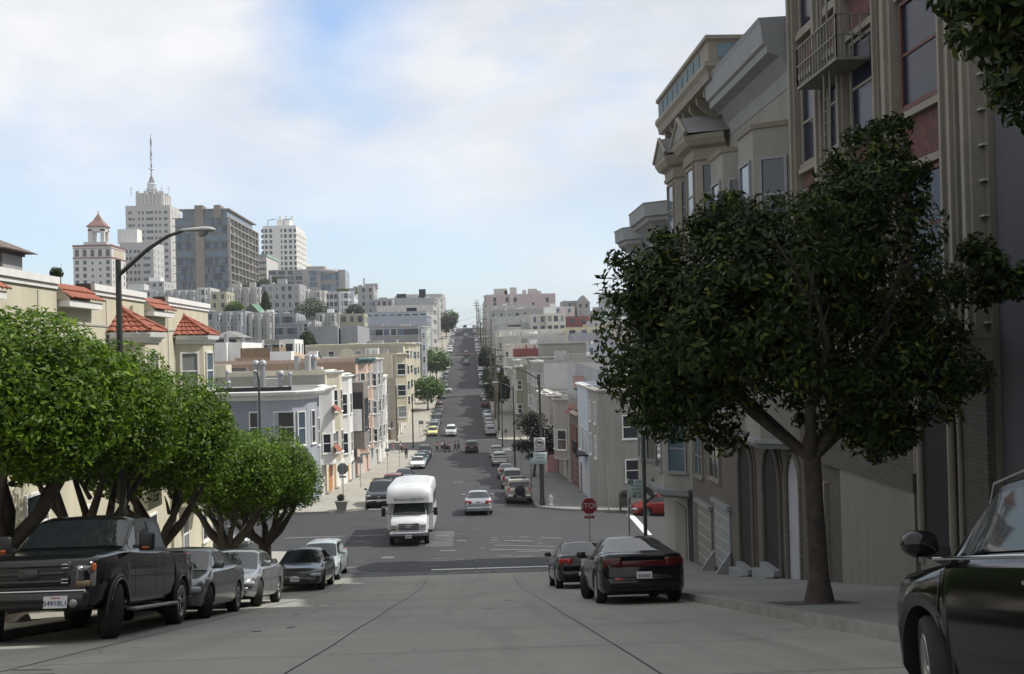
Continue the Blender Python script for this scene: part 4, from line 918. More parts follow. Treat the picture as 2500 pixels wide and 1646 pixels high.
# ------------------------------------------------------------------ right of the street
GR = 'houses right of the street'
HR = [
 (1258, 1384, 856, 224, 12, (0.20, 0.06, 0.05), 'dark red rooftop storey with red railings', dict(rows=0, drop=8)),
 (1240, 1436, 842, 247, 14, (0.54, 0.51, 0.45), 'long beige blank wall above the red rooftop', dict(rows=0, drop=10, extras=[(.3, .3, 'dish', .9, 1.5), (.5, .3, 'dish', .7, 1.2)])),
 (1212, 1268, 823, 292, 12, (0.61, 0.59, 0.51), 'low cream wall left of the white domed roof', dict(rows=0, drop=8, extras=[(.6, .4, 'dish', 1.4, 1.2, BLACKP)])),
 (1270, 1382, 819, 296, 12, (0.56, 0.54, 0.48), 'low beige wall with white dome and satellite dishes', dict(rows=0, drop=9, extras=[(.3, .3, 'pipe', 1.2, 1.2, WHITE), (.45, .3, 'pipe', .2, 3), (.6, .3, 'dish', .8, 1.6)])),
 (1383, 1496, 803, 288, 12, (0.61, 0.56, 0.37), 'low yellow house with small windows near the tree', dict(rows=1, cols=4, w_=1.8, drop=9)),
 (1398, 1500, 818, 262, 12, (0.30, 0.30, 0.33), 'low slate grey wall under the yellow house', dict(rows=0, drop=8)),
 (1296, 1333, 771, 322, 12, (0.59, 0.56, 0.49), 'cream three storey house with barred window, left one', dict(rows=2, cols=2)),
 (1334, 1380, 769, 318, 12, (0.61, 0.59, 0.51), 'cream three storey house with dark doorway, right one', dict(rows=2, cols=3, extras=[(.1, .3, 'box', 2, 2.4, WHITE), (.4, .3, 'box', 1.5, 3.4, WHITE)])),
 (1195, 1292, 762, 372, 14, (0.33, 0.33, 0.29), 'olive grey house with columns of windows below the pink building', dict(rows=3, cols=5, w_=1.4)),
 (1240, 1272, 798, 330, 8, (0.61, 0.60, 0.55), 'pale stair tower before the olive grey house', dict(rows=0, drop=8)),
 (1349, 1403, 752, 430, 12, (0.63, 0.52, 0.51), 'small pink house right of the big pink building', dict(rows=1, cols=2)),
 (1382, 1438, 776, 352, 10, (0.21, 0.07, 0.07), 'dark red house between the cream and grey houses', dict(rows=1, cols=2, w_=1.4, frame=wallm((.3, .12, .1)))),
 (1373, 1409, 738, 442, 12, (0.24, 0.24, 0.23), 'dark grey flat house on the skyline beside the gabled one', dict(rows=1, cols=1)),
 (1409, 1440, 740, 436, 12, (0.34, 0.33, 0.32), 'grey gabled house on the right skyline', dict(roof='gable', rows=3, cols=2, rm=TAR)),
 (1442, 1482, 762, 410, 12, (0.33, 0.33, 0.32), 'low dark grey house with roof frame on the right skyline', dict(rows=1, cols=2, extras=[(.5, .5, 'box', 3, 2)])),
 (1463, 1540, 764, 400, 14, (0.33, 0.44, 0.37), 'sea green house half hidden by the big tree', dict(rows=2, cols=4, w_=1.4, frame=wallm((.4, .48, .42)))),
 (1440, 1560, 786, 340, 14, (0.44, 0.44, 0.41), 'grey flat house behind the tree edge', dict(rows=1, cols=4)),
 (1420, 1560, 845, 226, 14, (0.37, 0.39, 0.43), 'blue grey wall with a tall side, behind the tree', dict(rows=1, cols=3, drop=10)),
 (1460, 1640, 905, 150, 16, (0.41, 0.40, 0.38), 'grey rear house mostly behind the tree crown', dict(rows=2, cols=4, drop=10)),
]
for (a, c, yt, d, dp, col, lab, kw) in HR:
    r = block_house(a, c, yt, d, dp, wallm(col), lab, group=GR, right_cols=3, **kw)
    if 'red railings' in lab:
        b = MB(); x0 = W(a, yt, d).x; x1 = W(c, yt, d).x; z = W(a, yt, d).z; RR = mat('red_rail', (.35, .1, .08), .6)
        for k in range(14): x = x0 + (x1 - x0) * k / 13; b.box(x - .03, x + .03, d + .05, d + .1, z, z + 1.1, RR)
        for h in (.6, 1.1): b.box(x0, x1, d + .04, d + .11, z + h - .03, z + h + .03, RR)
        b.build('railing', r)
# roof pergola
p = W(1388, 880, 203); q = W(1422, 880, 203); o = empty('roof_pergola', (p.x, 203, p.z), 'black framed pergola standing on a roof beside the red railings', 'pergola')
b = MB()
for x in (p.x + .2, q.x - .2):
    for y in (203, 206): b.box(x - .1, x + .1, y - .1, y + .1, p.z - 1, p.z + 1.7, BLACKP)
b.build('post', o)
b = MB(); b.box(p.x - .2, q.x + .2, 202.7, 206.3, p.z + 1.7, p.z + 1.85, BLACKP); b.build('roof', o)
b = MB(); b.box(p.x, q.x, 202.9, 203.0, p.z - 1, p.z + .3, BLACKP); b.build('screen', o)

BACK = [(28, 42, 82, 9), (44, 58, 84, 10), (60, 76, 82, 9), (30, 48, 120, 10), (52, 70, 126, 11), (28, 46, 186, 10), (50, 70, 190, 12), (34, 54, 250, 11), (60, 84, 262, 12), (40, 66, 330, 12), (72, 96, 340, 12), (48, 76, 410, 13), (84, 110, 420, 12), (60, 90, 520, 14), (96, 130, 530, 13),
        (-46, -32, 80, 7), (-62, -48, 84, 8), (-46, -30, 112, 9), (-64, -48, 120, 9), (-80, -62, 150, 8), (-62, -44, 186, 8)]
for k, (x0, x1, d, h) in enumerate(BACK):
    g = ground((x0 + x1) / 2, d); c = ((.42, .41, .38), (.36, .37, .39), (.5, .48, .42), (.3, .3, .29), (.46, .4, .37))[k % 5]
    pxy = lambda x: 1147 + (x - CX) * 2700 / d
    blk = ['second', 'third', 'fourth', 'fifth', 'sixth'][sum(d > q for q in (170, 275, 380, 485))]
    block_house(pxy(x0), pxy(x1), 0, d, 14, wallm(c), '%s back-row house %d m %s of the street, %s end of the %s block' % (('cream', 'slate', 'yellowish', 'grey', 'rose')[k % 5], abs(x0 + x1) // 2, 'right' if x0 > 0 else 'left', 'near' if d in (80, 82, 84, 186, 190, 330, 340, 410, 420, 520, 530) else 'far', blk), cols=4, rows=2 if x0 < 0 else 3, group=GR if x0 > 0 else GH, topz=g + h, right=False)
# ------------------------------------------------------------------ the towers on the hilltop
GT = 'towers on the hilltop'
def tower(name, label, pL, pC, yL, d, depth, m, zb=-6):
    a = W(pL, yL, d); c = W(pC, yL, d)
    r = empty(name, ((a.x + c.x) / 2, d + depth / 2, 20), label, 'tower', GT); return r, a.x, c.x, (a.z + c.z) / 2
TWM = wallm((.47, .45, .425)); TWW = wallm((.68, .67, .64))
# 1. domed lantern building (white with terracotta bands)
r, x0, x1, zt = tower('hotel_tower', 'white block tower with arched top windows and red-roofed belvedere', 178, 272, 598, 640, 36, TWM)
x1r = x1; d = 640
m = wallm((.6, .575, .55)); TB = mat('terracotta_band', (.2, .08, .06), .8)
b = MB(); b.box(x0, x1, d, d + 26, 10, zt, m); b.build('wall', r)
b = MB(); b.box(x0 - .4, x1 + .4, d - .4, d + 26.4, zt - .9, zt, TB); b.box(x0 - .3, x1 + .3, d - .3, d + 26.3, zt - 7.7, zt - 7.1, TB); b.box(x0 - .2, x1 + .2, d - .2, d + 26.2, zt - 2.1, zt - 1.9, TB); b.build('cornice', r)
wd = (x1 - x0) / 5
bA = MB(); hw = 1.1
bA.box(-hw, hw, -.1, .05, 0, 3.0, GLASS)
for k in range(8): a0, a1 = R(180 * k / 8), R(180 * (k + 1) / 8); bA.face([(0, -.1, 3), (hw * math.cos(a0), -.1, 3 + hw * math.sin(a0)), (hw * math.cos(a1), -.1, 3 + hw * math.sin(a1))], GLASS)
meA = bA.mesh('arched_window')
for k in range(5):
    x = x0 + wd * (k + .5); child('arched_window', meA, r, Vector((x, d, zt - 6.6)) - org(r))
    for q in range(8): window(r, (x, d, zt - 11.2 - q * 3.75), 0, 2.0 if k in (0, 1, 4) else 1.2, 2.3 if k in (0, 1, 4) else 1.6, 'plain', GLASS, GLASS, near=False)
for k in range(4):
    y = d + 26 * (k + .5) / 4
    for q in range(8): window(r, (x1, y, zt - 11.2 - q * 3.75), R(90), 1.3, 2.3, 'plain', GLASS, GLASS, near=False)
b = MB(); b.box(x1 + .0, x1 + .15, d + 4, d + 22, zt - 6.6, zt - 2.4, wallm((.5, .43, .33))); b.build('wall_panel', r)
xm = x0 + (x1 - x0) * .52; zz = zt
b = MB(); b.box(xm - 7, xm + 6, d + 5, d + 18, zz - .1, zz + 2.2, m)
for s1 in (-1, 1):
    for s2 in (-1, 1): b.box(xm + s1 * 3.5 - 1.1 - .3, xm + s1 * 3.5 + 1.1 - .3, d + 11 + s2 * 3.5 - 1, d + 11 + s2 * 3.5 + 1, zz + 2, zz + 9.8, m)
b.box(xm - 4.9, xm + 4.3, d + 6.5, d + 15.5, zz + 8.6, zz + 11, m); b.build('belvedere', r)
b = MB(); hh = [(xm - 5.6, d + 6), (xm + 5, d + 6), (xm + 5, d + 16), (xm - 5.6, d + 16)]; ax = (xm - .3, d + 11)
b.prism(hh, zz + 11, zz + 11.6, TB)
RC = mat('belvedere_tiles', (.22, .12, .095), .8, var=.15)
for k in range(4):
    p, q = hh[k], hh[(k + 1) % 4]; mid = lambda u, t: (u[0] + (ax[0] - u[0]) * t, u[1] + (ax[1] - u[1]) * t)
    b.face([(*p, zz + 11.6), (*q, zz + 11.6), (*mid(q, .55), zz + 15), (*mid(p, .55), zz + 15)], RC); b.face([(*mid(p, .55), zz + 15), (*mid(q, .55), zz + 15), (*ax, zz + 19.5)], RC)
b.tube([(ax[0], ax[1], zz + 19), (ax[0], ax[1], zz + 21.5)], [.35, .05], RC, 6); b.build('belvedere_roof', r)

# 2. tall stepped tower with the radio mast
D2 = 800
r, x0, x1, zt = tower('stepped_tower', 'tall stepped grey tower with battlements carrying a red and white radio mast', 306, 415, 502, D2, 30, TWM)
b = MB(); b.box(x0, x1, D2, D2 + 30, 10, zt, TWM); b.build('wall', r)
xa, xb = W(327, 480, D2).x, W(393, 480, D2).x; zc = W(360, 474, D2 + 4).z
b = MB(); b.box(xa, xb, D2 + 4, D2 + 26, zt - 1, zc, TWM)
for k in range(7):
    x = xa + (xb - xa) * (k + .5) / 7; b.box(x - 1.0, x + 1.0, D2 + 3.6, D2 + 6, zc - 8, zc + (2.2 if k % 2 == 0 else .8), TWM)
for k in range(4):
    y = D2 + 6 + 18 * k / 3; b.box(xb - 1.6, xb + .4, y - 1, y + 1, zc - 8, zc + (2 if k % 2 == 0 else .9), TWM)
b.build('crown', r)
for q in range(15):
    for k, t in enumerate((.1, .18, .3, .39, .5, .58, .68, .77, .9)):
        if q == 0 and k in (1,): continue
        window(r, (x0 + (x1 - x0) * t, D2, zt - 6 - q * 4.6), 0, 2.4 if k in (4, 5, 8, 0) else 1.4, 2.0, 'plain', GLASS2 if (q * 7 + k * 3) % 5 == 0 else GLASS, None if 0 else GLASS, near=False)
for q in range(15):
    for k in range(3): window(r, (x1, D2 + 30 * (k + .5) / 3, zt - 6 - q * 4.6), R(90), 1.6, 2.4, 'plain', GLASS2, GLASS2, near=False)
for k in range(5): window(r, (xa + (xb - xa) * (.15 + .175 * k), D2 + 3.6, zc - 14), 0, 1.3, 3, 'plain', GLASS, GLASS, near=False)
# mast
pm = W(368, 340, D2 + 15); zb_ = zc
MR = mat('mast_red', (.27, .2, .2), .6); MW = mat('mast_white', (.6, .6, .62), .6)
mast = empty('radio_mast', (pm.x, D2 + 15, zb_), 'slender red and white lattice radio mast on top of the stepped tower', 'mast')
hz = pm.z - zb_
prv = None
for k in range(9):
    z0 = zb_ + hz * (k / 9); z1 = zb_ + hz * ((k + 1) / 9); r0 = max(.35, 4.2 * (1 - k / 9 * 2.6)) ; r1 = max(.3, 4.2 * (1 - (k + 1) / 9 * 2.6)); m = (MR, MW)[k % 2]
    b = MB(); cs = [(-1, -1), (1, -1), (1, 1), (-1, 1)]
    for i in range(4):
        c0, c1_ = cs[i], cs[(i + 1) % 4]
        P = lambda c, rr, z: (pm.x + c[0] * rr, D2 + 15 + c[1] * rr, z)
        b.tube([P(c0, r0, z0), P(c0, r1, z1)], .3 if k < 3 else .22, m, 5)
        n_ = 3 if k < 4 else 2
        for j in range(n_):
            t0, t1 = j / n_, (j + 1) / n_; ra = r0 + (r1 - r0) * t0; rb = r0 + (r1 - r0) * t1; za = z0 + (z1 - z0) * t0; zb2 = z0 + (z1 - z0) * t1
            b.tube([P(c0, ra, za), P(c1_, rb, zb2)], .14, m, 4); b.tube([P(c1_, ra, za), P(c0, rb, zb2)], .14, m, 4); b.tube([P(c0, rb, zb2), P(c1_, rb, zb2)], .14, m, 4)
    b.build('lattice', mast)
b = MB(); b.tube([(pm.x, D2 + 15, zb_ + hz - .5), (pm.x, D2 + 15, zb_ + hz + 4)], .2, MR, 5)
for z, rr in ((.2, 3.4), (.47, 2.0), (.66, 1.4)):
    b.lathe([(rr, 0), (rr, .8), (rr * .8, .8), (rr * .8, 0)], MW, (pm.x, D2 + 15, zb_ + hz * z), n=10)
b.build('platform', mast)
for dx in (-14, 13, 8):
    b = MB(); z = zc; b.tube([(pm.x + dx, D2 + 12, z), (pm.x + dx, D2 + 12, z + 7)], .25, MW, 5); b.tube([(pm.x + dx - 1.5, D2 + 12, z + 5), (pm.x + dx + 1.5, D2 + 12, z + 5)], .2, MW, 4); b.build('antenna', r)

# 3. lower grey companion block before it
r, x0, x1, zt = tower('apartment_tower', 'light grey mid-height block in front of the radio mast tower', 292, 374, 592, 690, 20, TWM)
m = wallm((.45, .44, .43)); b = MB(); b.box(x0, x1, 690, 714, 10, zt, m); b.box(x0 - 3, x0 + 9, 696, 706, zt, zt + 9, TWW); b.build('wall', r)
for q in range(8):
    for t, w_ in ((.2, 1.4), (.32, 1.4), (.45, 1.4), (.56, 1.4), (.8, 4.2)): window(r, (x0 + (x1 - x0) * t, 690, zt - 6.5 - q * 4.3), 0, w_, 1.8, 'plain', GLASS3 if w_ > 2 else GLASS, GLASS3 if w_ > 2 else GLASS, near=False)
    for k in range(3): window(r, (x1, 693 + k * 8, zt - 6.5 - q * 4.3), R(90), 1.4, 2, 'plain', GLASS, GLASS, near=False)

# 4. big dark glass and concrete slab
D4 = 560
r, x0, x1, zt = tower('slab_tower', 'wide brown concrete and glass slab tower with gridded balcony side', 427, 556, 532, D4, 60, TWM)
CB = wallm((.22, .195, .165)); CG = wallm((.34, .315, .28))
y1 = D4 + 75; zt2 = zt
b = MB(); b.box(x0, x1, D4, y1, 5, zt, CB); b.build('wall', r)
nf = 13; fh = 3.95
b = MB()
for f in range(nf + 1):
    z = zt - f * fh; b.box(x0 - 1.2, x1 + .6, D4 - .55, D4, z - .35, z, CB)
b.build('floor_slab', r)
for f in range(nf):
    z = zt - (f + 1) * fh
    for a_, c_, seed in ((0.03, .36, 1), (.56, .98, 2)):
        xa, xb = x0 + (x1 - x0) * a_, x0 + (x1 - x0) * c_; rr = random.Random(f * 3 + seed); g = MB(); n = 8 if a_ < .1 else 9
        full = rr.random() < .3
        for k in range(n):
            u0, u1 = xa + (xb - xa) * k / n, xa + (xb - xa) * (k + .88) / n
            gm = GLASS3 if full else rr.choice((GLASS3, GLASS3, GLASS, mat('pane_dark_blue', (.03, .05, .09), .08)))
            g.box(u0, u1 + (.12 * (xb - xa) / n if full else 0), D4 - .25, D4 - .02, z + .15, z + fh - .5, gm)
        g.build('window_band', r)
g = MB(); xa, xb = x0 + (x1 - x0) * .38, x0 + (x1 - x0) * .55
g.box(xa, xb, D4 - .7, D4, 5, zt + .2, wallm((.25, .22, .185))); g.build('service_core', r)
# penthouse and lift boxes
b = MB(); b.box(x0 + 3, x1 - 1, D4 + 3, y1 - 6, zt - .2, zt + 4.2, GLASS3); b.box(x0 + 1.5, x1 + .5, D4 + 2, y1 - 2, zt + 4.2, zt + 4.8, CB)
b.box(W(477, 520, D4 + 3).x, W(497, 520, D4 + 3).x, D4 + 1, D4 + 9, zt, W(480, 502, D4 + 2).z, CB); b.box(W(524, 520, D4 + 3).x, W(540, 520, D4 + 3).x, D4 + 1, D4 + 9, zt, W(530, 501, D4 + 2).z, CB); b.build('penthouse', r)
# gridded right side: recessed loggias
b = MB(); ng = 8
for f in range(nf + 1): z = zt - f * fh; b.box(x1 - .2, x1 + 1.3, D4 - .5, y1, z - .3, z + .1, CG)
for k in range(ng + 1): y = D4 + (y1 - D4) * k / ng; b.box(x1 - .2, x1 + 1.2, y - .35, y + .35, 5, zt, CG)
b.build('balcony_grid', r)
g = MB()
for f in range(nf):
    z = zt - (f + 1) * fh
    for k in range(ng):
        ya = D4 + (y1 - D4) * k / ng + .5; yb = D4 + (y1 - D4) * (k + 1) / ng - .5; rr = random.Random(f * 11 + k)
        g.box(x1 + .0, x1 + .12, ya, yb, z + .2, z + fh - .4, rr.choice((GLASS, GLASS, mat('loggia_dark', (.07, .065, .06), .6), GLASS2)))
tag(g.build('loggia_window', r), kind='stuff')

# 5. white tower with fins, right
D5 = 760
r, x0, x1, zt = tower('white_tower', 'bright white high-rise with small square windows and zigzag sunlit side', 641, 722, 551, D5, 36, TWW)
b = MB(); b.box(x0, x1, D5, D5 + 42, 10, zt, TWW); b.box(x0 + 8, x1 - 6, D5 + 10, D5 + 26, zt, zt + 5.5, TWW)
b.build('wall', r)
for q in range(11):
    for t, w_ in ((-.01, 1.6), (.1, 1.9), (.24, 1.9), (.56, 1.0), (.68, 1.9), (.83, 1.9), (.97, 1.6)):
        window(r, (x0 + (x1 - x0) * t, D5, zt - 4.6 - q * 3.75), 0, w_, 2.3, 'plain', GLASS, GLASS, near=False)
b = MB()
for q in range(12):
    z = zt - 3.5 - q * 3.75
    for k in range(7): y = D5 + 1 + 40 * k / 7; b.prism([(x1, y), (x1 + 1.7, y + 4.4), (x1, y + 4.4)], z - 2.4, z, TWW)
b.build('angled_bays', r)
b = MB()
for x in (x0 + 2.5, x1 - 9): b.tube([(x, D5 + 6, zt), (x, D5 + 6, zt + 4.5), (x + 5, D5 + 6, zt + 5.2)], .25, BLACKP, 4)
for x in (-2, 0, 2): b.tube([((x0 + x1) / 2 + x * 2 + 3, D5 + 12, zt + 5), ((x0 + x1) / 2 + x * 2 + 3, D5 + 12, zt + 8)], .8, TWW, 8)
b.build('roof_plant', r)
# 6. green-copper roofed block between
r, x0, x1, zt = tower('apartment_tower', 'sunlit pale block with pale green roof edge between the brown slab and the white tower', 622, 650, 618, 650, 30, TWM)
m = wallm((.5, .49, .46)); b = MB(); b.box(x0 - 8, x1, 650, 690, 10, zt - 2, m); b.build('wall', r)
b = MB(); b.box(x0 - 8.5, x1 + .5, 649.5, 690.5, zt - 2, zt - .8, mat('copper_green', (.25, .38, .3), .7)); b.build('roof', r)
for q in range(8):
    for k in range(5): window(r, (x0 + 1 + (x1 - x0 - 1) * (k + .5) / 5, 650, zt - 6.5 - q * 3.6), 0, .8, 1.6, 'plain', GLASS2, GLASS, near=False)
# 7. sunlit cream slab behind the white tower
r, x0, x1, zt = tower('apartment_tower', 'narrow cream block edge showing behind the white high-rise on its right', 738, 747, 640, 840, 20, TWW)
b = MB(); b.box(x0 - 12, x1, 840, 870, 10, zt, wallm((.66, .63, .56))); b.build('wall', r)
for q in range(6): window(r, (x0 + 1, 840, zt - 6 - q * 4), 0, 1, 2, 'plain', GLASS2, GLASS2, near=False)
# ------------------------------------------------------------------ RIGHT, near block: five tall houses, part of their shade put into wall and trim colours
GN = 'tall houses on the right of the near block'
def gR(y): return ground(10.5, y) + KERB
def archpoly(yc, w_, zs, ztop, n=10, tall=1.0):
    r_ = w_ / 2; pts = [(yc - r_, zs)]
    for k in range(n + 1):
        t = R(180 - 180 * k / n); pts.append((yc + r_ * math.cos(t), ztop - r_ * tall + r_ * tall * math.sin(t)))
    pts.append((yc + r_, zs)); return pts
def arch(root, side, yc, w_, zs, ztop, m_in, m_rim, tall=1.2, o=.075, name='arched_entrance'):
    """arched opening: dark recess panel, projecting moulding round it"""
    X = side * LINE; pts = archpoly(yc, w_, zs, ztop, tall=tall); b = MB()
    f = [(X - side * o, y, z) for y, z in pts]; b.face(f if side < 0 else f[::-1], m_in); ao = b.build(name, root)
    b = MB(); b.tube([(X - side * (o + .03), y, z) for y, z in archpoly(yc, w_ + .18, zs, ztop + .09, tall=tall)], .085, m_rim, 6)
    b.tube([(X - side * o, y, z) for y, z in archpoly(yc, w_ + .75, zs + .5, ztop + .38, tall=tall)], .05, m_rim, 6); b.build('arch_moulding', ao)
    return ao
def panel(root, side, ya, yb, z0, z1, m, o=.04, name='panel'):
    b = MB(); b.box(side * (LINE - o), side * (LINE + .02), ya, yb, z0, z1, m); return b.build(name, root)
DVOID = mat('dark_entrance', (.02, .02, .02), .9, var=.2)
STC = wallm((.18, .163, .133)); BRK = wallm((.1, .09, .08), 'brick'); BRK2 = wallm((.14, .125, .11), 'brick')  # stucco colour lowered to hold part of the block's shade
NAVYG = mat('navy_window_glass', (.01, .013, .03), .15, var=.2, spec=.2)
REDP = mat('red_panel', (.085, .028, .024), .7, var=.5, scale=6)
CRT = mat('shaded_cream_trim', (.215, .197, .163), .7, var=.12)  # cream darkened, some of the shade sits in this colour
GREYT = mat('shaded_grey_white_trim', (.225, .235, .245), .7, var=.1)  # pale trim toned down to carry shade in its own colour
# R1 grey building at the right edge
y0, y1 = -40, 18.75
r1 = empty('plain_house', (LINE, 12, gR(12)), 'plain slate grey building cropped at the right edge of the street', 'house', GN)
SL = wallm((.085, .088, .1)); b = MB(); b.box(LINE + .1, LINE + 12, y0, y1, -8, 17.5, SL); b.build('wall', r1)
b = MB(); b.box(LINE, LINE + 12, y0 + .2, y1 - .2, 17.5, 17.7, TAR); b.build('roof', r1)
for y, z in ((9.5, -.5), (14.5, 3.2), (9.5, 3), (6, .2)): window(r1, (LINE + .1, y, z), R(-90), 1.2, 1.9, frame_ if False else 'sash', GREYT)
panel(r1, 1, 8, 10.6, gR(9), gR(9) + 2.3, GREYT, .05, 'garage_door')
# R2 cream house, red panels, fire escape, brick base with tall arch
y0, y1 = 18.8, 29.8; r2 = empty('bay_front_house', (LINE, 24.5, gR(24.5)), 'cream house with dark red panels, white fire escape and brick base', 'house', GN)
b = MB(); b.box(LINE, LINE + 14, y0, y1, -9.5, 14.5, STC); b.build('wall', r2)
b = MB(); b.box(LINE + .2, LINE + 13.8, y0 + .2, y1 - .2, 14.5, 14.7, TAR); b.build('roof', r2)
zB = -.05            # belt at the first floor
b = MB(); b.box(LINE - .14, LINE, y0 + .05, y1 - .05, gR(y0) - 2.6, zB - .35, BRK); b.build('brick_base', r2)
b = MB(); b.box(LINE - .62, LINE, y0 + .02, y1 - .02, zB - .35, zB + .05, CRT); b.box(LINE - .7, LINE, y0, y1, zB + .05, zB + .14, CRT); b.build('belt_cornice', r2)
# pilaster mouldings
b = MB()
for y, w_ in ((19.15, .35), (19.7, .25), (20.05, .22), (22.75, .5), (23.3, .2), (25.6, .3), (27.3, .45), (29.4, .4)):
    b.box(LINE - .22, LINE, y - w_ / 2, y + w_ / 2, zB + .14, 14.2, CRT); b.box(LINE - .3, LINE, y - w_ / 5, y + w_ / 5, zB + .14, 14.2, CRT)
b.build('pilaster', r2)
for fl in range(4):
    z = zB + 1.2 + fl * 3.55
    for ya, yb in ((20.35, 22.4), (23.6, 25.4), (25.85, 27.0), (27.75, 29.1)):
        w_ = yb - ya - .16
        o = window(r2, (LINE - .02, (ya + yb) / 2, z), R(-90), w_, 2.2, 'sash', mat('red_frame', (.1, .035, .028), .6) if ya < 22 else CRT, NAVYG)
        panel(r2, 1, ya + .1, yb - .1, z + 2.45, z + 3.3, REDP, .05, 'red_panel'); panel(r2, 1, ya, yb, z + 2.25, z + 2.4, CRT, .16, 'lintel'); panel(r2, 1, ya, yb, z - .24, z - .1, CRT, .18, 'sill')
b = MB()
for k in range(22): b.box(LINE - .1, LINE, 18.82, 19.0, zB + .3 + k * .62, zB + .33 + k * .62, TRIM_D)
b.build('quoin', r2)
# base: arch, white stucco garage wall, doors
ar = arch(r2, 1, 20.85, 1.25, -4.4, -.62, DVOID, CRT, 1.5, .17)
b = MB(); b.tube([(LINE - .16, 21.15 + q, -1.0) for q in (-1.3, 1.3)], .02, BRK, 4); b.build('brick_course', r2)
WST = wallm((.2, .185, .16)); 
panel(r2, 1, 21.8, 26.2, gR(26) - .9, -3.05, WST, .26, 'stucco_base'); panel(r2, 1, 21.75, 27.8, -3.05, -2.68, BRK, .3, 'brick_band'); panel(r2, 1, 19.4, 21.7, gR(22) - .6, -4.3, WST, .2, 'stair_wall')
panel(r2, 1, 26.4, 27.4, gR(27) - .2, gR(27) + 2.3, mat('tan_door', (.22, .16, .1), .7), .1, 'side_door'); panel(r2, 1, 27.5, 27.8, gR(27) - .4, gR(27) + 2.4, CRT, .24, 'pier')
panel(r2, 1, 28.3, 29.1, gR(29) - .1, gR(29) + 2.3, GREYT, .2, 'white_door')
# fire escape
fe = empty('fire_escape', (LINE - .6, 25.4, 5), 'white painted iron fire escape with ladder hanging on the cream house front', 'fire escape')
IR = mat('white_iron', (.15, .145, .135), .6, var=.2)
for z in (2.75, 6.3, 9.85):
    b = MB(); b.box(LINE - .8, LINE - .02, 24.1, 27.0, z - .06, z, IR)
    for k in range(15): y = 24.1 + 2.9 * k / 14; b.box(LINE - .8, LINE - .77, y - .012, y + .012, z, z + .95, IR)
    for y in (24.1, 27.0):
        for k in range(5): x = LINE - .8 + k * .18; b.box(x, x + .025, y - .012, y + .012, z, z + .95, IR)
    for h in (.5, .95): b.box(LINE - .8, LINE - .76, 24.1, 27.0, z + h - .02, z + h + .02, IR); b.box(LINE - .8, LINE, 24.09, 24.13, z + h - .02, z + h + .02, IR)
    b.build('platform', fe)
b = MB()
for z in (-.2, 2.75, 6.3):
    for y in (25.0, 25.4): b.tube([(LINE - .7, y, z + (.6 if z < 0 else 0)), (LINE - .65, y, z + 3.6)], .025, IR, 5)
    for k in range(9 if z < 0 else 11): t = (k + .5) / 11; b.tube([(LINE - .7 + .05 * t, 25.0, z + .6 * (z < 0) + 3.0 * t), (LINE - .7 + .05 * t, 25.4, z + .6 * (z < 0) + 3.0 * t)], .018, IR, 4)
b.build('ladder', fe)
# R3 grey white house with canted bays and deep white cornice
y0, y1 = 29.85, 37.0; zt = 8.3; r3 = empty('bay_front_house', (LINE, 33.4, gR(33)), 'grey white house with two plain canted bays under a deep white cornice', 'house', GN)
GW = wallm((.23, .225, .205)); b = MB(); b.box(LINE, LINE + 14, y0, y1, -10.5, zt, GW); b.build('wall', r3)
b = MB(); b.box(LINE + .2, LINE + 13.8, y0 + .2, y1 - .2, zt, zt + .2, TAR); b.build('roof', r3)
b = MB(); profile_strip(b, [(LINE, y1), (LINE, y0)], [(-.02, -1.3), (.02, -1.3), (.1, -.9), (.4, -.55), (.72, -.45), (.75, -.25), (.84, -.2), (.9, .35), (.95, .5), (-.02, .55)], GREYT, zt + .1); b.build('cornice', r3)
for yc in (31.6, 35.3):
    pp = bay_poly(1, yc, 3.0, .95)[::-1]; b = MB(); zbb = -2.85; b.prism(pp, zbb, 6.1, GW); bo = b.build('bay', r3)
    b = MB(); q = bay_poly(1, yc, 3.0, .95); profile_strip(b, q[1:5][::-1], [(-.02, -.1), (.05, -.08), (.1, .05), (-.02, .08)], CRT, 6.1); b.build('cornice', bo); b = MB(); profile_strip(b, q[1:5][::-1], CORN_S, GREYT, zbb + .1); b.build('cornice', bo)
    for z in (3.1, -.3):
        window(bo, (LINE - .95, yc, z), R(-90), 1.25, 2.1, 'sash', GREYT)
        for s_ in (-1, 1):
            n_ = Vector((-.66, s_ * .95)).normalized(); window(bo, (LINE - .475, yc + s_ * 1.17, z), math.atan2(n_.x, -n_.y), .85, 2.1, 'sash', GREYT)
arch(r3, 1, 30.6, 1.2, gR(31), -3.15, wallm((.36, .37, .4)), BRK2, 1.5, name='arched_door')
arch(r3, 1, 32.9, 1.7, gR(33), -3.15, DVOID, BRK2, 1.2); arch(r3, 1, 36.0, 1.6, gR(36), -3.35, DVOID, BRK2, 1.0)
b = MB(); b.box(LINE - .06, LINE + .01, y0 + .05, y1 - .05, gR(y1) - 1, -2.85, BRK2); bb = b.build('brick_base', r3)
for yc in (32.9, 36.0):
    for k in range(2): b = MB(); b.box(LINE - .55 + k * .25, LINE, yc - .75, yc + .75, gR(yc) - .3, gR(yc) + .18 + k * .17, GREYT); b.build('step', r3)
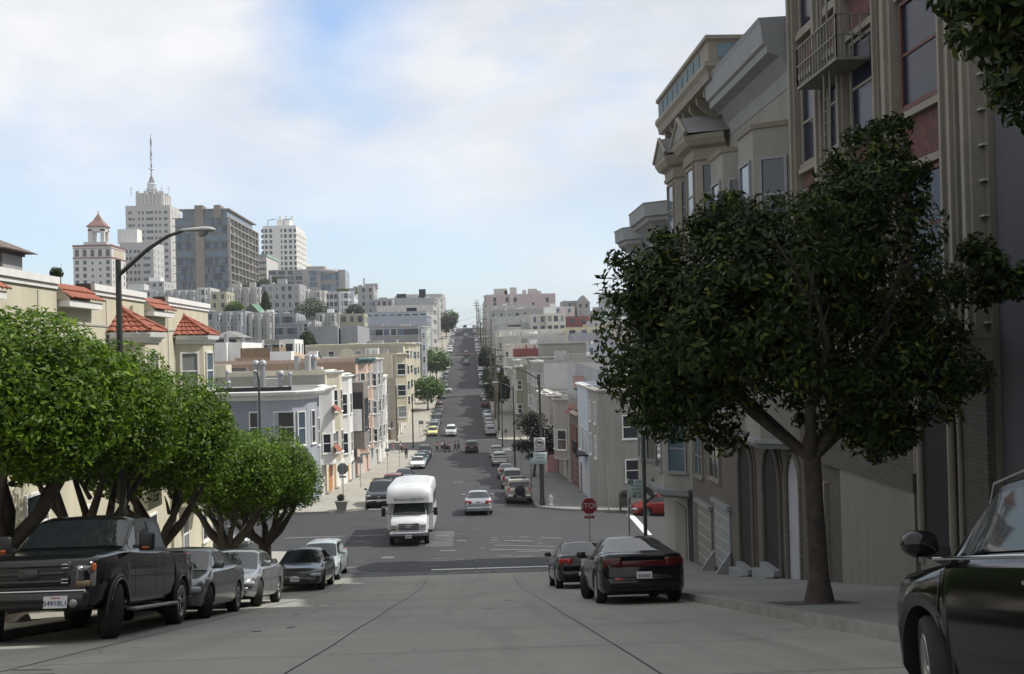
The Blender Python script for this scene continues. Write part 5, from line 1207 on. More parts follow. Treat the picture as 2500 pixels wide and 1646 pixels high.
# R4 Victorian house with huge bracketed cornice and pedimented bays
y0, y1 = 37.05, 45.0; zt = 9.2; r4 = empty('bay_front_house', (LINE, 41, gR(41)), 'old house with huge bracketed cornice, blue grey panels and two pedimented bays', 'house', GN)
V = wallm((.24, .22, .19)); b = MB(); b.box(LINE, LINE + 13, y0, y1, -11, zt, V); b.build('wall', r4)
BLUP = mat('blue_grey_panel', (.11, .17, .2), .7, var=.15)
b = MB(); profile_strip(b, [(LINE, y1 + .3), (LINE, y0 - .2), (LINE + 5, y0 - .2)], [(-.02, -1.1), (.15, -1.0), (.2, -.4), (1.0, -.3), (1.05, -.05), (1.15, .1), (1.15, .25), (1.0, .28), (1.0, .95), (1.1, 1.0), (1.1, 1.12), (-.02, 1.14)], CRT, zt - .2); b.build('cornice', r4)
b = MB()
for k in range(8): y = y0 + (y1 - y0) * (k + .5) / 8; b.box(LINE - 1.03, LINE - .98, y - .38, y + .38, zt + .18, zt + .66, BLUP)
for k in range(3): x = LINE - .7 + k * 1.7; b.box(x, x + 1.3, y0 - 1.23, y0 - 1.18, zt + .18, zt + .66, BLUP)
b.build('frieze_panel', r4)
for k in range(7):
    y = y0 + .3 + (y1 - y0 - .6) * k / 6; b = MB(); b.prism([(LINE, y - .1), (LINE, y + .1), (LINE - .85, y + .1), (LINE - .85, y - .1)], [zt - 1.5, zt - 1.5, zt - .75, zt - .75], zt - .5, CRT); b.build('bracket', r4)
for yc in (39.1, 42.9):
    pp = bay_poly(1, yc, 3.1, 1.0)[::-1]; b = MB(); zb0 = -2.6; b.prism(pp, zb0, 7.1, V); bo = b.build('bay', r4)
    q = bay_poly(1, yc, 3.1, 1.0)[1:5][::-1]
    b = MB(); profile_strip(b, q, [(-.02, -.7), (.05, -.68), (.08, -.3), (.3, -.2), (.42, 0), (.45, .15), (-.02, .2)], CRT, 7.1)
    top = 7.3; P3 = [(LINE - 1.42, yc - 1.3, top), (LINE - 1.42, yc + 1.3, top), (LINE - 1.42, yc, top + .75), (LINE, yc - 1.9, top), (LINE, yc + 1.9, top), (LINE, yc, top + .95)]
    b.raw(P3, [(1, 0, 2), (0, 3, 5, 2), (4, 1, 2, 5)], TAR); b.tube([P3[0], P3[2], P3[1]], .09, CRT, 5); b.build('pediment', bo)
    for z in (4.2, .9):
        panelz = z + 2.25
        window(bo, (LINE - 1.0, yc, z), R(-90), 1.3, 2.1, 'sash', CRT)
        for s_ in (-1, 1):
            n_ = Vector((-.68, s_ * 1.0)).normalized(); window(bo, (LINE - .5, yc + s_ * 1.21, z), math.atan2(n_.x, -n_.y), .85, 2.1, 'sash', CRT)
        b = MB(); profile_strip(b, q, [(-.02, -.1), (.08, -.08), (.12, .05), (-.02, .08)], CRT, z + 2.3); profile_strip(b, q, [(-.02, -.06), (.08, -.04), (.08, .05), (-.02, .06)], CRT, z - .15); b.build('string_course', bo)
b = MB(); b.box(LINE - .05, LINE + .01, y0 + .05, y1 - .05, gR(y1) - .8, -2.6, BRK2); b.build('brick_base', r4)
window(r4, (LINE - .06, 40.6, -5.0), R(-90), 1.7, 1.6, 'pair', CRT); window(r4, (LINE - .06, 43.4, -5.2), R(-90), 1.4, 1.6, 'pair', CRT)
for yc, mm in ((39.6, GREYT), (42.6, mat('cream_garage', (.2, .19, .17), .7))):
    p_ = panel(r4, 1, yc - 1.2, yc + 1.2, gR(yc), gR(yc) + 2.4, mm, .1, 'garage_door')
    b = MB()
    for k in range(5): b.box(LINE - .115, LINE - .1, yc - 1.15, yc + 1.15, gR(yc) + .35 + k * .42, gR(yc) + .38 + k * .42, TRIM_D)
    b.box(LINE - .22, LINE, yc - 1.35, yc + 1.35, gR(yc) + 2.4, gR(yc) + 2.55, GREYT); b.build('door_rail', p_)
for k in range(2):
    yc = 40.95 if k == 0 else 38.4; z = gR(yc); b = MB(); b.prism([(LINE - .12, yc - .1), (LINE - .12, yc + .1), (LINE - .6, yc + .06), (LINE - .6, yc - .06)], z - .05, [z + .75, z + .75, z + .06, z + .06], GREYT)
    tag(b.build('garage_buttress', loc=(LINE - .3, yc, z)), ('far' if k == 0 else 'near') + ' one of two small white wedge buttresses beside the white garage door', 'buttress')
# R5 and R6 near the corner
y0, y1 = 45.05, 49.4; zt = 5.4; r5 = empty('bay_front_house', (LINE, 47, gR(47)), 'pale grey house with moulded flat cornice, second from the corner', 'house', GN)
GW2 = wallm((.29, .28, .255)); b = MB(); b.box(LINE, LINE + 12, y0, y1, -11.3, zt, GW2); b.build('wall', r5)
COV = [(-.02, -1.0), (.06, -.98), (.1, -.8), (.18, -.75), (.2, -.55), (.5, -.3), (.62, -.25), (.66, -.1), (.78, -.05), (.8, .45), (.84, .5), (-.02, .55)]
b = MB(); profile_strip(b, [(LINE - .9, y1 + .1), (LINE - .9, y0 + .6), (LINE - .2, y0), (LINE + 3, y0)], COV, GREYT, zt); b.build('cornice', r5)
pp = bay_poly(1, 47.2, 3.6, 1.0)[::-1]; b = MB(); b.prism(pp, gR(47) + 2.9, zt - .3, GW2); bo = b.build('bay', r5)
q = bay_poly(1, 47.2, 3.6, 1.0)[1:5][::-1]; b = MB(); profile_strip(b, q, [(-.02, -.25), (.1, -.2), (.3, -.1), (.34, .12), (-.02, .16)], GREYT, gR(47) + 3.0); b.build('bay_base', bo)
for z in (1.9, -1.6, -5.3):
    window(bo, (LINE - 1.0, 47.2, z), R(-90), 1.5, 2.0, 'sash', GREYT)
    for s_ in (-1, 1):
        n_ = Vector((-.79, s_ * 1.0)).normalized(); window(bo, (LINE - .5, 47.2 + s_ * 1.4, z), math.atan2(n_.x, -n_.y), .9, 2.0, 'sash', GREYT)
panel(r5, 1, 45.3, 46.2, gR(46), gR(46) + 2.9, DVOID, .03, 'doorway'); panel(r5, 1, 46.6, 49, gR(48), gR(48) + 2.3, mat('cream_garage', (.2, .19, .17), .7), .06, 'garage_door')
y0, y1 = 49.45, 52.0; zt = 5.0; r6 = empty('corner_house', (LINE, 51, gR(51)), 'pale corner house with curved cove cornice and dentils above the stop sign corner', 'house', GN)
b = MB(); b.box(LINE, LINE + 14, y0, y1, -11.6, zt, GW2); b.build('wall', r6)
tp = [(LINE + .2, y0 + .1), (LINE - .5, y0 + .15), (LINE - 1.15, y0 + .9), (LINE - 1.25, y1 - .4), (LINE - .7, y1 + .6), (LINE + .2, y1 + .7)]
b = MB(); b.prism(tp[::-1], gR(51) + 3.2, zt - .5, GW2); bo = b.build('turret_bay', r6)
b = MB(); profile_strip(b, tp[::-1], COV, GREYT, zt - .1)
b.build('cornice', bo); b = MB()
for (a_, c_) in zip(tp[1:-1], tp[2:]):
    n_ = 6
    for k in range(n_): x = a_[0] + (c_[0] - a_[0]) * (k + .5) / n_; y = a_[1] + (c_[1] - a_[1]) * (k + .5) / n_; b.box(x - .17, x + .05, y - .05, y + .05, zt - 1.0, zt - .82, GREYT)
b.build('dentils', bo)
for z in (1.5, -2.0, -5.2):
    window(bo, (LINE - 1.21, 51.0, z), R(-90), 1.0, 2.0, 'sash', GREYT); window(bo, (LINE - .83, 50.0, z), R(-48), .7, 2.0, 'sash', GREYT)
b = MB()
for k in range(9): b.tube([(LINE - .9, 49.6 + k * .28, -6.9), (LINE - .9, 49.6 + k * .28, -6.0)], .02, BLACKP, 4)
b.build('railing', r6)

# ------------------------------------------------------------------ trees
def rnd_unit(rg, n):
    v = rg.normal(size=(n, 3)); return v / np.linalg.norm(v, axis=1, keepdims=True)
def foliage(name, parent, blobs, n, leaf, m, seed=1, shell=.35, droop=0.0, gap=.35, flat=None, amp=.22):
    """leaf-sized faces spread through overlapping lobes, thinned by a coarse noise so gaps and clumps appear"""
    rg = np.random.default_rng(seed); vols = np.array([b[3] * b[4] * b[5] for b in blobs]) ** .67; pr = vols / vols.sum()
    idx = rg.choice(len(blobs), size=n, p=pr); B = np.array(blobs)[idx]
    u = rnd_unit(rg, n); rad = 1 - shell * rg.random(n) ** 1.6
    # clump bumps: push out or in by smooth random waves
    k = rg.normal(size=(7, 3)) * 5.0; ph = rg.random(7) * 6.28
    wv = sum(np.sin((u * 1.0 + B[:, :3] * .7) @ k[i] + ph[i]) for i in range(7)) / 7
    rad = rad * (1 + amp * wv)
    P = B[:, :3] + u * B[:, 3:6] * rad[:, None]
    keep = (wv + rg.normal(size=n) * .18) > -gap
    P = P[keep]; u = u[keep]; n2 = len(P)
    if flat is not None:
        kz = P[:, 2] > flat; P = P[kz]; u = u[kz]; n2 = len(P)
    nrm = u * .8 + rnd_unit(rg, n2) * .8 + np.array([0, 0, .35]); nrm /= np.linalg.norm(nrm, axis=1, keepdims=True)
    t = np.cross(nrm, rnd_unit(rg, n2)); t /= np.linalg.norm(t, axis=1, keepdims=True); s_ = np.cross(nrm, t)
    sz = leaf * (.6 + .8 * rg.random(n2))[:, None]
    tip = t * sz * .62; wid = s_ * sz * .24; bend = nrm * sz * .1
    V_ = np.stack([P - tip, P + wid + bend, P + tip, P - wid + bend], 1).reshape(-1, 3) - np.array(org(parent))
    me = bpy.data.meshes.new(name); me.vertices.add(4 * n2); me.loops.add(4 * n2); me.polygons.add(n2)
    me.vertices.foreach_set('co', V_.astype(np.float32).ravel()); me.loops.foreach_set('vertex_index', np.arange(4 * n2, dtype=np.int32))
    me.polygons.foreach_set('loop_start', np.arange(0, 4 * n2, 4, dtype=np.int32))
    me.update(calc_edges=True)
    a = me.attributes.new('tint', 'FLOAT', 'POINT'); tn = np.repeat(np.clip(.45 + .25 * rg.normal(size=n2) + .15 * wv[keep][:n2] if flat is None else .45 + .25 * rg.normal(size=n2), 0, 1), 4)
    a.data.foreach_set('value', tn.astype(np.float32)); me.materials.append(m)
    o = bpy.data.objects.new(name, me); COL.objects.link(o); o.parent = parent
    return o
def limbs(root, base, spread, h, r0, n=5, seed=0, lean=(0, 0), split=.35, m=BARK, name='trunk', flare=1.25):
    rr = random.Random(seed); b = MB(); bx, by, bz = base
    fz = bz + h * split; fk = Vector((bx + lean[0], by + lean[1], fz))
    b.tube([(bx, by, bz - .2), (bx, by, bz + .08), (bx, by, bz + .4), (bx + lean[0] * .4, by + lean[1] * .4, bz + h * split * .5), fk, fk + Vector((0, 0, .15))], [r0 * flare * 1.5, r0 * flare * 1.2, r0 * 1.12, r0, r0 * .95, r0 * .7], m, 12)
    tips = []
    for k in range(n):
        a = 2 * math.pi * k / n + rr.uniform(-.4, .4); sp = spread * rr.uniform(.6, 1.0); up = h * (1 - split) * rr.uniform(.65, .95)
        p0 = fk - Vector((0, 0, .1 * h * split)); p1 = fk + Vector((math.cos(a) * sp * .4, math.sin(a) * sp * .4, up * .2)); p2 = fk + Vector((math.cos(a + .25) * sp * .72, math.sin(a + .25) * sp * .72, up * .55)); p3 = fk + Vector((math.cos(a) * sp, math.sin(a) * sp, up))
        rb = r0 * rr.uniform(.42, .6); b.tube([p0, p1, p2, p3], [rb * 1.15, rb, rb * .6, rb * .25], m, 8)
        for j in range(3):
            q = p1.lerp(p3, .25 + .25 * j); aa = a + rr.uniform(-1, 1); e = q + Vector((math.cos(aa) * sp * .4, math.sin(aa) * sp * .4, up * rr.uniform(.2, .4)))
            b.tube([q, q.lerp(e, .5) + Vector((0, 0, .05)), e], [rb * .5, rb * .32, rb * .12], m, 6)
    o = b.build(name, root); return o
FICUS = leafmat('ficus_leaf', (.024, .062, .003), (.075, .15, .006), (.2, .3, .015))
DARKL = leafmat('dark_tree_leaf', (.009, .02, .005), (.024, .044, .008), (.11, .135, .015))
MIDL = leafmat('street_tree_leaf', (.035, .08, .015), (.08, .15, .025), (.18, .26, .045))
GREYL = leafmat('grey_tree_leaf', (.03, .036, .025), (.06, .07, .045), (.1, .11, .07))
def ficus(x, y, rx, ry, ztop, zbot, n, seed, label, r0=.21, split=.34):
    g = ground(x, y) + KERB; root = empty('ficus_tree', (x, y, g), label, 'tree', 'clipped ficus trees on the left pavement')
    limbs(root, (x, y, g), rx * .85, zbot + (ztop - zbot) * .55 - g, r0, 6, seed, split=split)
    zc = (ztop + zbot) / 2; h = (ztop - zbot) / 2; rr = random.Random(seed); bl = [(x, y, zc + h * .1, rx * .92, ry * .92, h * .9)]
    for k in range(8): a = 2 * math.pi * k / 8 + rr.uniform(-.2, .2); bl.append((x + math.cos(a) * rx * .5, y + math.sin(a) * ry * .5, zc - h * .12 + rr.uniform(-.2, .15) * h, rx * .5, ry * .5, h * .72))
    foliage('crown', root, bl, int(n * 1.85), .108, FICUS, seed, shell=.45, gap=.3)
    return root
ficus(-7.1, 20.6, 2.35, 2.5, .95, -2.1, 42000, 11, 'nearest ficus, big dense round crown behind the black pickup', .24)
ficus(-7.2, 25.2, 2.2, 2.4, .45, -2.9, 30000, 12, 'second ficus from the left, crown merging behind the nearest one', .2)
ficus(-6.9, 29.8, 2.15, 2.3, -.35, -3.7, 30000, 13, 'third ficus, rounded crown over the grey sedan', .2)
ficus(-7.0, 38.6, 2.2, 2.2, -2.65, -5.3, 24000, 14, 'low ficus with forked trunk left of the last clipped tree', .24, .36)
ficus(-6.5, 42.6, 2.25, 2.3, -2.85, -6.3, 24000, 16, 'last clipped ficus before the crossing, crown reaching over the kerb', .25, .36)

# big dark tree on the right pavement
x, y = 6.95, 17.6; g = ground(x, y) + KERB
for tx, ty in ((6.95, 17.6), (-7.1, 20.6), (-7.2, 25.2), (-6.9, 29.8), (-7.0, 38.6), (-6.5, 42.6)):
    b = MB(); e_ = .62; b.face([(tx - e_ * 1.1, ty - e_, ground(tx, ty - e_) + KERB + .006), (tx + e_ * .8, ty - e_, ground(tx, ty - e_) + KERB + .006), (tx + e_ * .8, ty + e_, ground(tx, ty + e_) + KERB + .006), (tx - e_ * 1.1, ty + e_, ground(tx, ty + e_) + KERB + .006)], mat('tree_pit_soil', (.07, .055, .04), .95, var=.4, scale=8, bump=.8)); tag(b.build('tree_pit'), kind='structure')
bt = empty('street_tree', (x, y, g), 'large dark spreading tree with slim leaning trunk on the right pavement', 'tree')
limbs(bt, (x, y, g), 2.3, 5.6, .145, 6, 21, lean=(-.1, -.1), split=.46, flare=1.35)
bl = [(6.2, 17.6, 1.0, 2.0, 2.0, 1.5), (5.0, 17.6, .4, 1.75, 1.7, 1.5), (7.6, 17.8, 1.0, 1.7, 1.8, 1.9), (4.7, 17.4, -.2, 1.15, 1.3, 1.1), (7.9, 17.4, 2.1, .85, 1.0, .9), (8.6, 17.6, .4, .9, 1.2, 1.1),
      (6.1, 17.6, 0, 1.7, 1.7, 1.2), (7.3, 17.3, -.7, 1.0, 1.2, .8), (8.2, 16.6, -.6, .7, .7, .8), (8.9, 17.2, -.4, .7, .6, .5), (4.95, 18, -.95, 1.1, 1.1, .7), (9.6, 17.3, 1.0, .5, .5, .45), (7.6, 16.7, -1.4, .6, .5, .5), (4.35, 17.6, .75, .4, .4, .45), (9.9, 17.2, .8, .5, .4, .3)]
bl += [(8.1, 17.5, 3.0, .5, .5, .6), (7.4, 17.5, 2.5, .45, .5, .45), (5.6, 17.5, 2.0, .6, .7, .45), (4.3, 17.5, .9, .5, .6, .6), (8.35, 17.3, -.2, .7, .6, .6), (8.0, 17.2, -1.55, .35, .35, .35)]
rt_ = random.Random(4); sm = []
for q in bl:
    for k in range(7):
        u = Vector((rt_.gauss(0, 1), rt_.gauss(0, 1), rt_.gauss(0, 1))).normalized(); r_ = rt_.uniform(.16, .34) * (1.25 if q[3] > 1 else .8)
        sm.append((q[0] + u.x * q[3] * .98, q[1] + u.y * q[4] * .98, q[2] + u.z * q[5] * .98, r_, r_, r_ * .8))
foliage('crown', bt, [(a_, b_, c_, d_ * .93, e_ * .93, f_ * .93) for a_, b_, c_, d_, e_, f_ in bl] + sm, 105000, .108, DARKL, 33, shell=.8, gap=.12, amp=.25)
# near tree whose crown hangs in at the top right
x, y = 8.0, 9.6; g = ground(x, y) + KERB
nt_ = empty('street_tree', (x, y, g), 'near tree whose dark foliage hangs in at the top right corner', 'tree')
limbs(nt_, (x, y, g), 1.9, 6.0, .17, 5, 22, split=.6)
foliage('crown', nt_, [(7.7, 9.6, 3.5, 1.7, 1.6, 1.3), (6.5, 9.6, 3.1, .8, .9, .7), (6.9, 9.6, 2.35, .75, .8, .6), (6.0, 9.7, 3.3, .5, .5, .4)], 30000, .1, DARKL, 34, shell=.7, gap=.3)

def small_tree(x, y, r_, h, ht, m, label, seed, n=1500, leaf=.4, r0=.14, grp='street trees farther on', dz=KERB, fl=1.0):
    g = ground(x, y) + dz; root = empty('street_tree', (x, y, g), label, 'tree', grp)
    limbs(root, (x, y, g), r_ * .7, ht * .8, r0, 4, seed, split=.4)
    rr = random.Random(seed); zc = g + ht - h; bl = [(x, y, zc, r_ * .85, r_ * .85, h * .9)]
    for k in range(6): a = k * 1.05 + rr.random(); bl.append((x + math.cos(a) * r_ * .5, y + math.sin(a) * r_ * .5, zc + rr.uniform(-.35, .35) * h, r_ * .5, r_ * .5, h * .5))
    foliage('crown', root, bl, n, leaf, m, seed, shell=.5, gap=.4); return root
small_tree(-7.2, 232, 4.0, 3.0, 7.4, MIDL, 'low spreading tree shading the left pavement beyond the yellow car', 41, 2600, .6)
small_tree(-6.9, 246, 2.2, 2.0, 5.6, MIDL, 'small round tree just left of the white pickup', 45, 1200, .5)
small_tree(-7.4, 305, 5.2, 4.0, 9.8, MIDL, 'bright green round tree on the left pavement above the white pickup', 42, 3000, .7)
small_tree(-7.6, 470, 5.2, 5.0, 11.5, GREYL, 'grey green tree on the left below the crest', 43, 2200, .8)
small_tree(-7.4, 545, 5.0, 4.6, 11.0, MIDL, 'round clipped green tree on the left at the crest', 44, 2600, .8)
small_tree(7.4, 222, 3.6, 3.4, 8.4, DARKL, 'dark tree leaning over parked cars on the right, third block', 46, 2600, .6)
small_tree(7.6, 262, 3.4, 3.2, 7.6, DARKL, 'darker tree behind it on the right beside the poles', 47, 1800, .6)
x, y = 7.6, 108; g = ground(x, y) + KERB; rt = empty('street_tree', (x, y, g), 'sparse dark windswept tree behind the truck prohibition sign', 'tree')
limbs(rt, (x, y, g), 2.0, 4.6, .12, 5, 51, lean=(.2, 0), split=.4)
foliage('crown', rt, [(7.4, 108, g + 5.3, 1.7, 1.4, 1.1), (8.6, 108, g + 3.3, 2.2, 1.2, .7), (6.6, 108, g + 3.0, 1.4, 1.0, .6), (9.6, 108, g + 2.6, 1.6, .9, .5), (8.3, 108, g + 4.2, 1.3, .9, .9), (7.9, 108, g + 1.9, 1.2, .8, .45)], 5000, .26, leafmat('brown_tree_leaf', (.02, .02, .015), (.04, .036, .025), (.06, .055, .035)), 52, shell=.8, gap=.15)
for px, py, d, r_, h, m, lab, sd_ in ((761, 752, 345, 4.6, 3.2, DARKL, 'round dark tree among the hillside houses', 61), (866, 757, 352, 2.6, 1.9, GREYL, 'small grey green tree below the planted terrace', 62), (573, 750, 300, 2.4, 1.6, MIDL, 'light green bush beside the dark gabled house', 63), (750, 838, 216, 1.6, 2.4, DARKL, 'narrow dark tree in the gap beside the blank grey wall', 64), (648, 738, 330, 1.2, 3.2, DARKL, 'slim dark cypress beside the green gable', 65), (1186, 870, 262, 1.6, 2.4, DARKL, 'thin dark tree between poles on the right', 66)):
    p = W(px, py, d); root = empty('hillside_tree', (p.x, d, p.z - 5), lab, 'tree', 'trees among the houses'); limbs(root, (p.x, d, p.z - 6), r_ * .6, 6, .2, 4, sd_)
    foliage('crown', root, [(p.x, d, p.z, r_, r_, h), (p.x - r_ * .6, d, p.z - h * .4, r_ * .7, r_ * .6, h * .6), (p.x + r_ * .6, d, p.z - h * .4, r_ * .7, r_ * .6, h * .6)], 2400, .5, m, sd_, shell=.5, gap=.4)
p0, p1 = W(588, 702, 520), W(690, 684, 530); b = []
for k in range(9):
    t = k / 8; q = p0.lerp(p1, t); b.append((q.x, 522 + 6 * t, q.z - 1.5 + (0.8 if k % 2 else 0), 3.6, 4, 3.0))
root = empty('hedge', (p0.x, 520, p0.z - 6), 'long dark hedge along the hilltop under the brown slab tower', 'hedge'); foliage('foliage', root, b, 5000, .8, DARKL, 71, shell=.5, gap=.5)
p = W(138, 662, 60); q = empty('shrub', (p.x, 60, p.z - 6), 'dark bushy tip peeping over the cream parapet', 'shrub'); limbs(q, (p.x, 60, p.z - 5), .3, 5, .1, 3, 72); foliage('crown', q, [(p.x, 60, p.z - .1, .35, .3, .3)], 500, .14, DARKL, 72, shell=.6)
# ------------------------------------------------------------------ vehicles
def smooth(v, k=5):
    w_ = np.hanning(k + 2)[1:-1]; w_ /= w_.sum(); return np.convolve(np.pad(v, k // 2, mode='edge'), w_, mode='valid')
SPEC = {
 'sedan': dict(L=4.65, W=1.8, H=1.45, r=.325, fo=.92, ro=1.02, zb=.24, belt=[(0, .78), (.02, .98), (.2, 1.03), (.5, .96), (.72, .93), (.93, .76), (.985, .66), (1, .58)], gh=(.13, .32, .56, .76), wr=.66, B=(.5,)),
 'coupe': dict(L=4.7, W=1.8, H=1.4, r=.33, fo=.95, ro=1.1, zb=.22, belt=[(0, .72), (.015, .98), (.2, 1.02), (.5, .93), (.72, .9), (.93, .74), (.985, .62), (1, .56)], gh=(.15, .36, .54, .75), wr=.64, B=(.42,)),
 'hatch': dict(L=4.2, W=1.75, H=1.48, r=.32, fo=.85, ro=.8, zb=.23, belt=[(0, .85), (.03, .97), (.5, .95), (.74, .93), (.93, .76), (.985, .66), (1, .58)], gh=(.015, .12, .58, .79), wr=.67, B=(.5, .24)),
 'mini': dict(L=3.75, W=1.7, H=1.42, r=.31, fo=.68, ro=.6, zb=.2, belt=[(0, .85), (.03, .93), (.5, .93), (.72, .92), (.92, .84), (.985, .72), (1, .6)], gh=(.03, .1, .62, .78), wr=.74, B=(.45,)),
 'suv': dict(L=4.75, W=1.88, H=1.76, r=.37, fo=.9, ro=.95, zb=.32, belt=[(0, .95), (.02, 1.12), (.5, 1.1), (.74, 1.08), (.94, .96), (.99, .85), (1, .72)], gh=(.012, .075, .6, .775), wr=.7, B=(.52, .27)),
 'bigsuv': dict(L=5.1, W=1.98, H=1.86, r=.39, fo=.95, ro=1.0, zb=.36, belt=[(0, 1.0), (.02, 1.18), (.5, 1.17), (.72, 1.16), (.94, 1.05), (.99, .95), (1, .8)], gh=(.012, .06, .6, .745), wr=.72, B=(.52, .28)),
 'boxy': dict(L=4.5, W=1.9, H=1.82, r=.4, fo=.8, ro=.85, zb=.38, belt=[(0, 1.0), (.02, 1.2), (.5, 1.2), (.68, 1.2), (.95, 1.12), (.99, 1.05), (1, .8)], gh=(.01, .05, .62, .69), wr=.76, B=(.5, .25)),
 'van': dict(L=5.1, W=1.97, H=1.76, r=.35, fo=.95, ro=1.0, zb=.26, belt=[(0, .95), (.02, 1.05), (.5, 1.04), (.78, 1.02), (.94, .86), (.99, .76), (1, .65)], gh=(.012, .06, .64, .86), wr=.74, B=(.56, .32)),
 'pickup': dict(L=5.35, W=1.85, H=1.72, r=.37, fo=.88, ro=1.15, zb=.4, belt=[(0, 1.02), (.01, 1.06), (.5, 1.08), (.7, 1.08), (.94, .98), (.99, .9), (1, .75)], gh=(.375, .405, .57, .685), wr=.7, B=(.52,), bed=.36),
 'bigtruck': dict(L=5.9, W=2.0, H=1.95, r=.41, fo=.95, ro=1.25, zb=.5, belt=[(0, 1.25), (.01, 1.3), (.36, 1.3), (.62, 1.3), (.72, 1.31), (.8, 1.3), (.95, 1.22), (.985, 1.15), (1, .98)], gh=(.32, .345, .6, .735), wr=.74, B=(.5,), bed=.32),
}
def wheel_meshes(r, tw=.23):
    t = MB(); pr = [(r * .66, -tw * .46), (r * .8, -tw / 2), (r * .94, -tw / 2), (r, -tw * .38), (r, tw * .38), (r * .94, tw / 2), (r * .8, tw / 2), (r * .66, tw * .46)]
    t.lathe(pr, RUBBER, axis='X', n=28); t.lathe([(r * .66, -tw * .46), (0, -tw * .2)], BLACKP, axis='X', n=20); t.lathe([(0, tw * .1), (r * .66, tw * .1)], BLACKP, axis='X', n=20)
    m = MB(); m.lathe([(r * .6, tw * .3), (r * .69, tw * .47), (r * .63, tw * .5), (r * .56, tw * .36)], RIM, axis='X', n=28)
    for k in range(5):
        a = 2 * math.pi * k / 5; ca, sa = math.cos(a), math.sin(a); px_, pz_ = -sa, ca; i, o, w0, w1 = r * .08, r * .62, r * .1, r * .075
        q = [(tw * .36, ca * i + px_ * w0, sa * i + pz_ * w0), (tw * .4, ca * o + px_ * w1, sa * o + pz_ * w1), (tw * .4, ca * o - px_ * w1, sa * o - pz_ * w1), (tw * .36, ca * i - px_ * w0, sa * i - pz_ * w0)]
        m.raw(q + [(x - .03, y, z) for x, y, z in q], [(0, 1, 2, 3), (0, 4, 5, 1), (2, 6, 7, 3)], RIM)
    m.lathe([(r * .14, tw * .34), (r * .1, tw * .46), (0, tw * .46)], RIM, axis='X', n=12)
    return t.mesh('wheel'), m.mesh('rim')
_WH = {}
_CARS = {}
